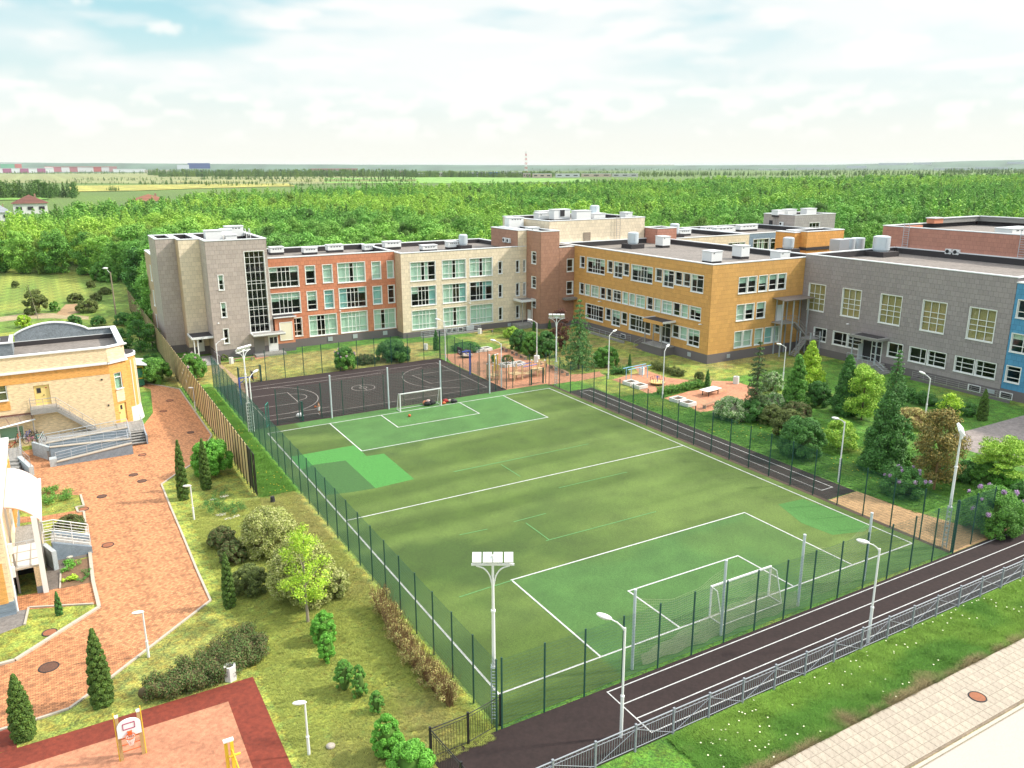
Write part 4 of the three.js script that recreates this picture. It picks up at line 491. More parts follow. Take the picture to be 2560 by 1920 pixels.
{
  const t = thing('nursery_school', 'cream and orange brick nursery school with grey arched parapet and outside stair', 'building', [-36, 0, -60]); const o = t.position, sh = b => { const g = b.geo ? b.geo() : b; return g.translate(-o.x, -o.y, -o.z); };
  const V0 = 58.3, V1 = 70, UL = -46, UC = -31.1, UR = -29.4, VC = 59.4;
  const outline = [[UL, V0], [UC, V0], [UR, VC], [UR, V1], [UL, V1]];
  const prism = (pts, y0, y1) => { const s = new THREE.Shape(pts.map(p => new THREE.Vector2(p[0], p[1]))); const g = new THREE.ExtrudeGeometry(s, { depth: y1 - y0, bevelEnabled: false }); g.rotateX(-Math.PI / 2); g.translate(0, y0, 0); return g; };
  const ring = (y0, y1, th, ov = 0) => { const b = new MB(); const P = outline; for (let i = 0; i < P.length; i++) { const a = P[i], c = P[(i + 1) % P.length], L = Math.hypot(c[0] - a[0], c[1] - a[1]), nx = (c[1] - a[1]) / L, nv = -(c[0] - a[0]) / L; const d = ov - th / 2; b.box(L + ov * 1.6, y1 - y0, th, (a[0] + c[0]) / 2 + nx * d, (y0 + y1) / 2, -((a[1] + c[1]) / 2 + nv * d), Math.atan2(c[1] - a[1], c[0] - a[0])); } return b; };
  const face = (y0, y1, th, ov, m, holes) => m;
  // walls: the lower wall in cream, the band in orange, the attic in pale brick
  const FS = { pos: (a, y, d) => [a, y, -V0 + d], rot: 0 };
  const hs = [[-38.02, 4.0, -36.66, 6.05], [-44.5, 4.9, -40.25, 6.42], [-41.6, 0.9, -39.4, 2.2]];
  const wl = new MB(); for (const r of cut([UL, 0, UC, 6.42], hs)) wl.box(r[2] - r[0], r[3] - r[1], 0.4, (r[0] + r[2]) / 2, (r[1] + r[3]) / 2, -V0 - 0.2); part('wall', bricks(sh(wl)), M.brickCream, t);
  part('orange_panel', bricks(sh(new MB().box(4.2, 0.9, 0.05, -42.3, 4.35, -V0 + 0.02))), M.brickOrange, t);
  part('wall', bricks(sh(new MB().box(0.4, 7.5, V1 - VC, UR - 0.2, 3.75, -(V1 + VC) / 2).box(UR - UL - 0.4, 7.5, 0.4, (UL + UR) / 2, 3.75, -V1 + 0.2))), M.brickCream, t);
  const cl = Math.hypot(UR - UC, VC - V0), ca = Math.atan2(VC - V0, UR - UC), cm = [(UC + UR) / 2, (V0 + VC) / 2];
  const ch = (w, h, d, s, y, k) => new MB().box(w, h, d, cm[0] + Math.cos(ca) * s + Math.sin(ca) * k, y, -(cm[1] + Math.sin(ca) * s - Math.cos(ca) * k), ca);
  const cw = new MB(); for (const r of cut([-cl / 2, 0.2, cl / 2, 7.5], [[-0.55, 4.55, 0.35, 6.35], [-0.5, 0.95, 0.4, 3.05]])) cw.add(ch(r[2] - r[0], r[3] - r[1], 0.4, (r[0] + r[2]) / 2, (r[1] + r[3]) / 2, -0.2).geo()); part('corner_pier', bricks(sh(cw)), M.brickOrange, t);
  part('cream_panel', bricks(sh(ch(0.95, 1.25, 0.05, -0.1, 3.85, 0.02))), M.brickPale, t);
  { const w = part('window', sh(ch(0.9, 0.1, 0.2, -0.1, 4.6, 0.05).add(ch(0.06, 1.75, 0.12, -0.5, 5.45, -0.12).geo()).add(ch(0.06, 1.75, 0.12, 0.3, 5.45, -0.12).geo()).add(ch(0.9, 0.07, 0.12, -0.1, 5.85, -0.12).geo()).add(ch(0.9, 0.07, 0.12, -0.1, 6.3, -0.12).geo())), M.frame, t); part('pane', sh(ch(0.8, 0.4, 0.03, -0.1, 6.08, -0.13)), M.glass, w); part('pane', sh(ch(0.8, 1.15, 0.03, -0.1, 5.23, -0.13)), M.glass, w); part('curtain', sh(ch(0.8, 1.7, 0.03, -0.1, 5.45, -0.3)), M.curtain, w); }
  { const d = part('door', sh(ch(0.9, 2.1, 0.08, -0.05, 2.0, -0.18)), M.yellowDoor, t); part('pane', sh(ch(0.22, 0.45, 0.04, -0.1, 2.55, -0.12)), M.dark, d); part('handle', sh(ch(0.04, 0.2, 0.06, -0.35, 2.0, -0.1)), M.dark, d); }
  { const d = part('door', sh(new MB().box(0.83, 2.03, 0.08, -37.58, 5.02, -V0 - 0.18).box(0.47, 2.03, 0.07, -36.92, 5.02, -V0 - 0.18)), M.yellowDoor, t); part('pane', sh(new MB().box(0.36, 0.5, 0.05, -37.6, 5.5, -V0 - 0.13)), M.dark, d); part('handle', sh(new MB().box(0.12, 0.05, 0.1, -37.22, 5.0, -V0 - 0.1)), M.dark, d); part('notice', sh(new MB().box(0.14, 0.1, 0.02, -36.95, 5.72, -V0 - 0.13)), M.red, d); }
  { const w = part('window', sh(new MB().box(4.2, 0.12, 0.25, -42.37, 4.92, -V0 + 0.04).box(4.1, 0.09, 0.12, -42.37, 5.75, -V0 - 0.12).box(0.08, 1.5, 0.12, -40.32, 5.65, -V0 - 0.12).box(0.08, 1.5, 0.12, -42.3, 5.65, -V0 - 0.12)), M.frame, t); part('pane', sh(new MB().box(1.9, 0.7, 0.03, -41.3, 5.35, -V0 - 0.13)), M.glass, w); part('pane', sh(new MB().box(1.9, 0.6, 0.03, -41.3, 6.1, -V0 - 0.13)), M.glass, w); part('curtain', sh(new MB().box(4, 1.45, 0.03, -42.3, 5.65, -V0 - 0.35)), M.blind, w); }
  { const w = part('window', sh(new MB().box(2.3, 0.12, 0.25, -40.5, 0.92, -V0 + 0.04).box(0.08, 1.3, 0.12, -39.45, 1.55, -V0 - 0.12).box(0.08, 1.3, 0.12, -41.5, 1.55, -V0 - 0.12).box(2.1, 0.08, 0.12, -40.5, 2.15, -V0 - 0.12)), M.frame, t); part('pane', sh(new MB().box(2.0, 1.2, 0.03, -40.5, 1.55, -V0 - 0.13)), M.glass, w); part('curtain', sh(new MB().box(2, 1.2, 0.03, -40.5, 1.55, -V0 - 0.35)), M.curtain, w); }
  part('orange_band', bricks(sh(new MB().box(UC - UL, 1.06, 0.42, (UL + UC) / 2, 6.95, -V0 - 0.19))), M.brickOrange, t);
  part('ledge', sh(ring(7.46, 7.64, 0.5, 0.2)), M.white, t);
  part('attic', bricks(sh(new MB().box(UC - UL, 1.5, 0.35, (UL + UC) / 2, 8.39, -V0 - 0.17).add(ch(cl, 1.5, 0.34, 0, 8.39, -0.17).geo()))), M.brickPale, t);
  part('attic', sh(new MB().box(0.3, 1.5, V1 - VC, UR - 0.16, 8.39, -(V1 + VC) / 2)), M.greyRender, t);
  part('coping', sh(new MB().box(UC - UL + 0.3, 0.14, 0.5, (UL + UC) / 2, 9.2, -V0 - 0.12).add(ch(cl + 0.4, 0.138, 0.5, 0.1, 9.2, -0.12).geo()).box(0.6, 0.136, V1 - VC + 0.6, UR - 0.2, 9.2, -(V1 + VC) / 2)), M.white, t);
  part('roof', uvMetres(sh(prism([[UL, V0 + 0.3], [UC, V0 + 0.3], [UR - 0.3, VC + 0.2], [UR - 0.3, V1 - 0.1], [UL, V1 - 0.1]], 7.7, 8.0)), 0.15), M.roof, t);
  part('upstand', sh(new MB().box(12, 0.5, 0.08, -35.6, 8.25, -V1 + 0.15)), M.tar, t);
  // arched rear parapet
  const top = (a) => a > -32.2 ? 9.2 : 9.25 + 1.05 * Math.sin(Math.PI * clamp((a + 39.4) / 7.2)) ** 0.8, pts = []; for (let i = 0; i <= 40; i++) { const a = lerp(-39.4, UR, i / 40); pts.push([a, top(a)]); }
  { const s = new THREE.Shape([new THREE.Vector2(-39.4, 8.1), ...pts.map(p => new THREE.Vector2(p[0], p[1])), new THREE.Vector2(UR, 8.1)].reverse()); const g = new THREE.ExtrudeGeometry(s, { depth: 0.3, bevelEnabled: false }); g.translate(0, 0, -V1 - 0.2); part('arched_parapet', uvMetres(sh(g), 0.3), M.greyRender, t);
    const b = new MB(); for (let i = 1; i < pts.length; i++) b.beam([pts[i - 1][0], pts[i - 1][1] + 0.05, -V1 - 0.05], [pts[i][0] + 0.02, pts[i][1] + 0.05, -V1 - 0.05], 0.5, 0.12); part('parapet_coping', sh(b), M.white, t); part('parapet_trim', sh(new MB().box(10.2, 0.07, 0.06, -34.5, 8.52, -V1 + 0.14)), M.white, t); }
  part('stair_house', sh(new MB().box(4.5, 1.5, 4.2, -41.75, 8.7, -66.6)), M.greyRender, t); part('house_coping', sh(new MB().box(4.7, 0.13, 0.35, -41.7, 9.5, -64.5).box(0.35, 0.13, 4.2, -39.6, 9.5, -66.7)), M.white, t); part('house_roof', sh(new MB().box(4.2, 0.05, 3.8, -41.9, 9.48, -66.8)), M.tar, t);
  // round bay on the right side
  { const b = new THREE.CylinderGeometry(1.5, 1.5, 7.3, 20, 1, false, 0, Math.PI).translate(UR - 0.3, 3.65, -63.4).scale(1, 1, 1); const g = new MB().add(b); part('bay', bricks(sh(g)), M.brickOrange, t); part('bay_coping', sh(new MB().add(new THREE.CylinderGeometry(1.62, 1.62, 0.3, 24, 1, false, 0, Math.PI).translate(UR - 0.3, 7.35, -63.4))), M.white, t); part('bay_roof', sh(new MB().add(new THREE.CylinderGeometry(1.45, 1.45, 0.06, 24, 1, false, 0, Math.PI).translate(UR - 0.3, 7.53, -63.4))), M.tar, t); const m = new MB(); for (let i = 0; i < 5; i++) { const a = 0.25 + i * 0.42; m.box(0.1, 5.6, 0.1, UR - 0.3 + Math.sin(a) * 1.52, 4.0, -63.4 + Math.cos(a) * 1.52); } for (const y of [1.3, 3.2, 4.4, 6.2]) m.add(new THREE.TorusGeometry(1.52, 0.06, 5, 16, Math.PI).rotateX(Math.PI / 2).rotateY(-Math.PI / 2).translate(UR - 0.3, y, -63.4)); part('bay_glazing_bar', sh(m), M.frame, t); part('bay_skirt', sh(new MB().add(new THREE.CylinderGeometry(1.56, 1.75, 1.6, 20, 1, false, 0, Math.PI).translate(UR - 0.3, 0.8, -63.4))), M.white, t); }
  for (const [u, y] of [[-31.9, 5.9], [-31.6, 3.1]]) part('vent', sh(new MB().box(0.16, 0.16, 0.06, u, y, -V0 + 0.03)), M.dark, t);
  // outside stair to the upper door
  part('landing', sh(new MB().box(2.3, 0.55, 1.15, -37.4, 3.68, -57.72)), M.concrete, t);
  { const s = new MB(); for (let i = 0; i < 16; i++) s.box(0.26, 0.06, 1.0, -36.15 + i * 0.185, 3.78 - i * 0.18, -57.75); s.beam([-36.3, 3.62, -57.2], [-33.1, 0.85, -57.2], 0.12, 0.32).beam([-36.3, 3.62, -58.2], [-33.1, 0.85, -58.2], 0.12, 0.32); part('stair', sh(s), M.concrete, t); part('railing', sh(rail(new MB(), [[-38.5, 3.95, -57.2], [-36.25, 3.95, -57.2], [-33.1, 0.95, -57.2]])), M.steel, t); part('railing', sh(rail(new MB(), [[-38.5, 3.95, -58.2], [-38.5, 3.95, -57.2]])), M.steel, t); }
  part('vent_drum', sh(new MB().cyl(0.7, 0.7, 1.3, -41.3, 9.75, -66, 12).box(1.5, 0.15, 1.5, -41.3, 9.6, -66).box(1.5, 0.9, 1.2, -41.6, 11.3, -66)), M.silver, t);
}
{ // ramp, landing and steps before the corner door
  const t = thing('entrance_ramp', 'grey blue rendered switchback ramp with rails along the nursery front', 'ramp', [-34, 0, -53]); const o = t.position, sh = b => b.geo().translate(-o.x, -o.y, -o.z);
  const slope = (u0, h0, u1, h1, v, th, m, name) => { const s = new THREE.Shape([new THREE.Vector2(u0, 0), new THREE.Vector2(u1, 0), new THREE.Vector2(u1, h1), new THREE.Vector2(u0, h0)]); const g = new THREE.ExtrudeGeometry(s, { depth: th, bevelEnabled: false }); g.translate(0, 0, -v - th / 2); return part(name, sh(new MB().add(g)), m, t); };
  slope(-36.9, 0.35, -30.35, 1.05, 50.4, 0.28, M.blueRender, 'front_wall'); slope(-36.6, 0.12, -30.6, 0.78, 51.2, 1.3, M.concrete, 'ramp_slab'); slope(-37.3, 1.35, -30.35, 1.0, 52.1, 0.24, M.blueRender, 'middle_wall'); slope(-37.6, 1.0, -30.6, 0.8, 53.0, 1.5, M.concrete, 'ramp_slab'); slope(-37.6, 1.25, -30.35, 1.65, 53.95, 0.24, M.blueRender, 'back_wall'); slope(-38.2, 0.9, -31.1, 0.95, 56.0, 3.7, M.concrete, 'terrace');
  part('coping', sh(new MB().beam([-36.9, 0.4, -50.4], [-30.35, 1.1, -50.4], 0.4, 0.08).beam([-37.3, 1.4, -52.1], [-30.35, 1.05, -52.1], 0.34, 0.08).beam([-37.6, 1.3, -53.95], [-30.35, 1.7, -53.95], 0.34, 0.08)), M.kerb, t);
  part('end_block', sh(new MB().box(0.6, 0.75, 0.75, -37.15, 0.37, -50.65)), M.paleRender, t); part('end_wall', sh(new MB().box(0.25, 1.35, 3.0, -38.0, 0.67, -53.6, 0.5)), M.paleRender, t);
  part('landing', sh(new MB().box(2.3, 0.95, 3.6, -29.95, 0.47, -56.5)), M.blueRender, t); part('landing_tiles', sh(new MB().box(2.4, 0.06, 3.7, -29.95, 0.975, -56.5)), M.concrete, t);
  const st = new MB(); for (let i = 0; i < 5; i++) st.box(1.6, 0.06, 0.4, -29.7, 0.9 - i * 0.17, -54.5 + i * 0.38), st.box(1.5, 0.85 - i * 0.17, 0.05, -29.7, (0.85 - i * 0.17) / 2, -54.5 + i * 0.38); part('steps', sh(st), M.concrete, t); part('step_side', sh(new MB().box(0.15, 0.95, 2.2, -28.8, 0.47, -53.8)), M.blueRender, t);
  for (const l of [[[-36.9, 0.4, -50.4], [-30.35, 1.1, -50.4]], [[-37.3, 1.4, -52.1], [-30.35, 1.05, -52.1]], [[-37.6, 1.3, -53.95], [-30.35, 1.7, -53.95], [-30.35, 1.1, -52.1], [-30.35, 1.1, -50.4]], [[-38.1, 1.35, -52.4], [-37.7, 1.35, -54.9]], [[-28.85, 0.95, -57.8], [-28.85, 0.95, -54.6], [-28.85, 0.1, -52.7]], [[-30.5, 0.95, -54.6], [-30.5, 0.1, -52.7]]]) part('railing', sh(rail(new MB(), l, 0.9, 3)), M.galv, t);
}
{ // steps and side landing on the left
  const t = thing('courtyard_steps', 'broad pale concrete steps with side wall left of the ramp', 'steps', [-40, 0, -50]); const o = t.position, sh = b => b.geo().translate(-o.x, -o.y, -o.z);
  const s = new MB(); for (let i = 0; i < 6; i++) s.box(2.2, 0.17 * (6 - i), 0.62, -40.9, 0.085 * (6 - i), -51.3 + i * 0.62, -0.25); part('steps', sh(s), M.concrete, t); part('landing', sh(new MB().box(2.6, 1.0, 3.4, -41.0, 0.5, -53.3)), M.concrete, t);
  part('side_wall', sh(new MB().beam([-39.8, 0.75, -51.4], [-38.9, 0.45, -48.6], 0.4, 0.9)), M.paleRender, t); part('side_wall', sh(new MB().beam([-42.0, 0.6, -50.5], [-39.6, 0.3, -47.6], 0.3, 0.6)), M.greyRender, t); part('railing', sh(rail(new MB(), [[-39.8, 1.2, -51.4], [-38.9, 0.85, -48.6]])), M.steel, t); part('railing', sh(rail(new MB(), [[-39.7, 1.0, -51.6], [-39.7, 1.0, -54.9]])), M.galv, t);
}
{ const t = thing('bicycle_shelter', 'brown framed lean-to shelter with clear roof on the nursery wall', 'shelter', [-40, 0, -57]); const o = t.position, sh = b => b.geo().translate(-o.x, -o.y, -o.z);
  for (const [u, v] of [[-38.5, 57.6], [-39.8, 56.7], [-41.6, 55.8]]) part('post', sh(new MB().cyl(0.06, 0.06, 2.75, u, 0, -v)), M.steel, t);
  part('gutter', sh(new MB().bar([-38.3, 2.8, -57.7], [-42.4, 2.75, -55.6], 0.09)), M.white, t); const f = new MB(); f.beam([-44, 3.35, -58.2], [-38.4, 3.3, -58.2], 0.14, 0.2); for (let i = 0; i < 5; i++) f.beam([-38.6 - i * 1.1, 3.25, -58.2], [-38.5 - i * 0.95, 2.8, -57.6 + i * 0.48], 0.07, 0.09); part('frame', sh(f), M.brownPaint, t);
  const g = new THREE.BufferGeometry(); g.setAttribute('position', new THREE.Float32BufferAttribute([-38.4, 3.34, -58.2, -44, 3.34, -58.2, -42.4, 2.82, -55.6, -38.3, 2.86, -57.7], 3)); g.setAttribute('uv', new THREE.Float32BufferAttribute(8, 2)); g.setIndex([0, 1, 2, 0, 2, 3]); g.computeVertexNormals(); part('roof_sheet', g.translate(-o.x, 0, -o.z), new THREE.MeshPhysicalMaterial({ color: C(0.8, 0.72, 0.62), roughness: 0.2, transmission: 0.85, thickness: 0, side: THREE.DoubleSide }), t); }
function bicycle(name, label, p, turn, m) {
  const t = thing(name, label, 'bicycle', p, turn, 'bicycles parked at the nursery wall');
  for (const x of [-0.48, 0.48]) { const w = part('wheel', new THREE.TorusGeometry(0.3, 0.028, 6, 18).translate(x, 0.33, 0), M.black, t); const s = new MB(); for (let i = 0; i < 4; i++) { const a = i * Math.PI / 4; s.bar([x - 0.29 * Math.cos(a), 0.33 - 0.29 * Math.sin(a), 0], [x + 0.29 * Math.cos(a), 0.33 + 0.29 * Math.sin(a), 0], 0.006, 4); } part('spokes', s.geo(), M.galv, w); }
  new MB().bar([-0.48, 0.33, 0], [-0.1, 0.33, 0], 0.022).bar([-0.1, 0.33, 0], [-0.2, 0.78, 0], 0.025).bar([-0.2, 0.72, 0], [0.34, 0.74, 0], 0.025).bar([-0.1, 0.33, 0], [0.34, 0.7, 0], 0.028).bar([0.48, 0.33, 0], [0.32, 0.86, 0], 0.024).bar([-0.48, 0.33, 0], [-0.18, 0.7, 0], 0.018).build('frame', m, t);
  new MB().bar([0.3, 0.88, -0.26], [0.3, 0.88, 0.26], 0.018).build('handlebar', M.black, t); new MB().sph(0.1, -0.22, 0.82, 0, 1.3, 0.4, 0.7).build('saddle', M.black, t); return t;
}
bicycle('bicycle', 'dark red bicycle leaning left under the shelter', [-40.6, 0.02, -57.6], 0.5, M.red); bicycle('bicycle', 'red bicycle upright beside the shelter post', [-39.9, 0.95, -57.2], 1.2, M.orange); bicycle('bicycle', 'blue bicycle right of the shelter post', [-39.1, 0.95, -57.6], 0.9, M.blue); bicycle('bicycle', 'black bicycle nearest the right shelter post', [-38.6, 0.95, -57.0], 0.4, M.black); bicycle('bicycle', 'pink and white bicycle behind the white ramp wall', [-38.9, 0.95, -55.4], -0.6, mat(C(0.6, 0.2, 0.3))); bicycle('bicycle', 'teal bicycle at the right end of the ramp rail', [-38.2, 0.95, -56.0], -0.5, mat(C(0.1, 0.4, 0.35)));
{ // second nursery block: a long face seen edge-on at the left edge
  const t = thing('nursery_annex', 'white and orange nursery annex cut off by the left picture edge', 'building', [-44, 0, -30]); const o = t.position, sh = b => (b.geo ? b.geo() : b).translate(-o.x, -o.y, -o.z);
  part('wall', bricks(sh(new MB().box(9, 5.7, 16.4, -44.3, 3.75, -30.4))), M.brickPale, t); part('brick_face', bricks(sh(new MB().box(8.6, 2.7, 0.06, -44.35, 2.2, -22.17))), M.brickOrange, t); part('plinth', sh(new MB().box(9.1, 0.9, 16.5, -44.3, 0.45, -30.4)), M.blueRender, t); part('coping', sh(new MB().box(9.4, 0.2, 16.8, -44.3, 6.65, -30.4)), M.white, t);
  for (let i = 0; i < 4; i++) part('orange_pilaster', bricks(sh(new MB().box(0.1, 4.2, 0.5, -39.76, 3.4, -36.9 + i * 1.15))), M.brickOrange, t);
  part('downpipe', sh(new MB().cyl(0.07, 0.07, 6.4, -39.7, 0, -22.5)), M.white, t); part('window', sh(new MB().box(0.12, 1.6, 1.1, -39.77, 2.9, -30.9)), M.frame, t); part('lamp', sh(new MB().box(0.25, 0.7, 0.2, -39.65, 3.4, -24.6)), M.white, t); part('lamp', sh(new MB().box(0.25, 0.7, 0.2, -39.65, 2.3, -23.4)), M.white, t);
}
{ const t = thing('entrance_porch', 'arched clear canopy over nursery porch with blue stair walls and dark cellar doorway', 'porch', [-39, 0, -28]); const o = t.position, sh = b => (b.geo ? b.geo() : b).translate(-o.x, -o.y, -o.z);
  const arch = (s) => [-39.75 + 1.95 * s, 6.05 - 1.25 * s * s - 0.05 * s], P = [], I = [], U = []; const n = 12; for (let i = 0; i <= n; i++) { const [x, y] = arch(i / n); P.push(x, y, -25.2, x, y, -33.2); U.push(0, i, 1, i); if (i) { const q = i * 2; I.push(q - 2, q, q - 1, q, q + 1, q - 1); } }
  const g = new THREE.BufferGeometry(); g.setAttribute('position', new THREE.Float32BufferAttribute(P, 3)); g.setAttribute('uv', new THREE.Float32BufferAttribute(U, 2)); g.setIndex(I); g.computeVertexNormals(); part('canopy', sh(g), M.poly, t);
  for (const v of [25.2, 27.2, 29.2, 31.2, 33.2]) { const b = new MB(); b.tube([0, 0.25, 0.5, 0.75, 1].map(s => { const [x, y] = arch(s); return [x, y - 0.05, -v]; }), 0.045); part('canopy_rib', sh(b), mat(C(0.6, 0.35, 0.25)), t); } part('canopy_beam', sh(new MB().box(0.12, 0.18, 8.2, -39.72, 6.1, -29.2)), mat(C(0.62, 0.28, 0.2)), t); part('canopy_edge', sh(new MB().box(0.14, 0.22, 8.2, -37.78, 4.75, -29.2)), M.white, t);
  for (const [u, v, h] of [[-39.6, 25, 6], [-38.1, 28.2, 4.9], [-38.1, 32.8, 4.9]]) part('post', sh(new MB().box(0.12, h, 0.12, u, h / 2, -v)), M.steel, t); part('white_post', sh(new MB().box(0.3, 5.4, 0.25, -38.1, 2.7, -24.3)), M.white, t);
  part('floor', sh(new MB().box(1.7, 0.2, 5.4, -39.0, 1.3, -30.6)), M.concrete, t); part('floor_wall', sh(new MB().box(1.6, 1.2, 5.2, -39.0, 0.6, -30.7)), M.brickPale, t); part('awning', sh(new MB().box(1.7, 0.06, 3.8, -39.0, 1.95, -26.3, 0, 0.02)), M.poly, t); part('awning_frame', sh(new MB().box(1.75, 0.07, 0.07, -39, 1.98, -24.4).box(0.05, 0.06, 3.7, -39.5, 2.0, -26.3).box(0.05, 0.06, 3.7, -38.7, 2.0, -26.3).box(1.7, 0.06, 0.05, -39, 2.0, -25.6).box(1.7, 0.06, 0.05, -39, 2.0, -27)), M.kerb, t);
  part('pier', sh(new MB().box(0.45, 1.9, 0.9, -38.35, 0.95, -24.8)), M.brickPale, t); part('pier_base', sh(new MB().box(0.5, 0.5, 0.95, -38.34, 0.25, -24.8)), M.blueRender, t); part('doorway', sh(new MB().box(1.3, 1.75, 0.06, -39.2, 0.9, -27.8)), M.black, t); part('passage_wall', sh(new MB().box(0.06, 1.8, 3.5, -39.78, 0.95, -26.2).box(0.06, 1.8, 3.0, -38.6, 0.95, -26.4)), M.dark, t);
  part('end_wall', sh(new MB().box(0.3, 1.4, 1.9, -37.72, 0.7, -28.3, 0.32)), M.paleRender, t); { const s = new THREE.Shape([new THREE.Vector2(-37.5, 0), new THREE.Vector2(-35.1, 0), new THREE.Vector2(-35.1, 0.5), new THREE.Vector2(-37.5, 1.42)]); const q = new THREE.ExtrudeGeometry(s, { depth: 0.25, bevelEnabled: false }); part('stair_wall', sh(q.clone().translate(0, 0, -29.2)), M.blueRender, t); part('stair_wall', sh(q.translate(0, 0, -31.2)), M.blueRender, t); }
  const st = new MB(); for (let i = 0; i < 7; i++) st.box(0.36, 1.25 - i * 0.17, 1.7, -37.4 + i * 0.33, (1.25 - i * 0.17) / 2, -30.1); part('steps', sh(st), M.concrete, t);
  for (const v of [29.0, 31.0]) part('railing', sh(rail(new MB(), [[-38, 1.42, -v], [-37.3, 1.42, -v], [-35.15, 0.55, -v]], 0.9, 4, 0.028)), M.white, t); part('railing', sh(rail(new MB(), [[-39.7, 1.4, -28.1], [-38.2, 1.4, -28.1]], 0.9, 3, 0.02, 0.7)), M.galv, t);
}
{ const t = thing('litter_bin', 'white concrete litter bin at the foot of the courtyard steps', 'litter bin', at('L', 385, 1035)); const b = new THREE.CylinderGeometry(0.3, 0.25, 0.75, 6).translate(0, 0.375, 0); part('body', b, M.whitewash, t); part('liner', new THREE.CylinderGeometry(0.2, 0.2, 0.02, 6).translate(0, 0.77, 0), M.dark, t); }
// small timber play hut and picket fence beyond the nursery
{ const p = at('K', 1940, 430, 0.0), t = thing('play_hut', 'small yellow and green play hut peeping past the nursery roof', 'play hut', [-27.5, 0, -79]); new MB().box(2.2, 2.2, 3, 0, 1.1, 0).build('wall', mat(C(0.05, 0.22, 0.14)), t); new MB().box(2.3, 0.12, 0.12, 0, 2.5, 1.5).box(0.12, 1.6, 0.12, 1.1, 1.7, 1.5).box(2.3, 0.12, 0.12, 0, 1.0, 1.5).box(0.12, 0.12, 3, 1.1, 2.5, 0).box(0.12, 1.6, 0.12, 1.1, 1.7, -1.4).build('frame', M.yellow, t); new MB().box(3.2, 0.12, 4.2, 0, 3.0, 0, 0, 0, -0.18).build('roof', mat(C(0.5, 0.52, 0.52)), t); }
// ---------------------------------------------------------------- fences, lamps, goals, nets, play equipment
const FH = 4.0;
const panelGeo = (W, H) => { const b = []; const bar3 = (x0, y0, x1, y1, r) => { const g = new THREE.CylinderGeometry(r, r, Math.hypot(x1 - x0, y1 - y0), 3, 1, true); g.translate(0, Math.hypot(x1 - x0, y1 - y0) / 2, 0); g.rotateZ(-Math.atan2(x1 - x0, y1 - y0)); g.translate(x0, y0, 0); return g; }; const n = Math.round(W / 0.05); for (let i = 1; i < n; i++) b.push(bar3(-W / 2 + i * W / n, 0.08, -W / 2 + i * W / n, H, 0.0034)); for (let y = 0.1; y < H; y += 0.2) b.push(bar3(-W / 2, y, W / 2, y, 0.0062)); return mergeGeometries(b); };
const P25 = panelGeo(2.5, FH), postGeo = new MB().box(0.08, FH + 0.05, 0.06, 0, FH / 2, 0).box(0.09, 0.03, 0.07, 0, FH + 0.04, 0).geo();
function meshFence(label, p, q, n, skip = []) {   // p, q in [x, z]; n panels
  const t = thing('mesh_fence', label, 'fence', [p[0], 0, p[1]], 0, 'green wire mesh fences round the sports ground'), a = -Math.atan2(q[1] - p[1], q[0] - p[0]), L = Math.hypot(q[0] - p[0], q[1] - p[1]) / n;
  for (let i = 0; i <= n; i++) part('post', postGeo, M.post, t, [(q[0] - p[0]) * i / n, 0, (q[1] - p[1]) * i / n], a);
  for (let i = 0; i < n; i++) if (!skip.includes(i)) { const o = part('wire_panel', P25, M.wire, t, [(q[0] - p[0]) * (i + 0.5) / n, 0, (q[1] - p[1]) * (i + 0.5) / n], a); o.scale.x = L / 2.5; }
  return t;
}
meshFence('green wire mesh fence along the left touchline of the pitch', [-18.95, 2.45], [-18.95, -71.8], 30);
meshFence('green wire mesh fence behind the near goal beside the front track', [-18.65, 2.45], [18.55, 2.45], 15);
meshFence('green wire mesh fence along the right touchline of the pitch', [18.55, 2.3], [18.55, -51.6], 22);
meshFence('green wire mesh fence between pitch and dark sports court', [-18.3, -52.3], [18.5, -52.3], 15, [0, 14]);
meshFence('green wire mesh fence along the far side of the dark sports court', [-12.3, -72.1], [12.7, -72.1], 10);
meshFence('green wire mesh fence between sports court and clay playground', [12.75, -72], [12.75, -52.4], 8);
meshFence('short green wire mesh fence closing the sand strip at the near right corner', [18.7, 2.3], [23.4, 2.2], 2);
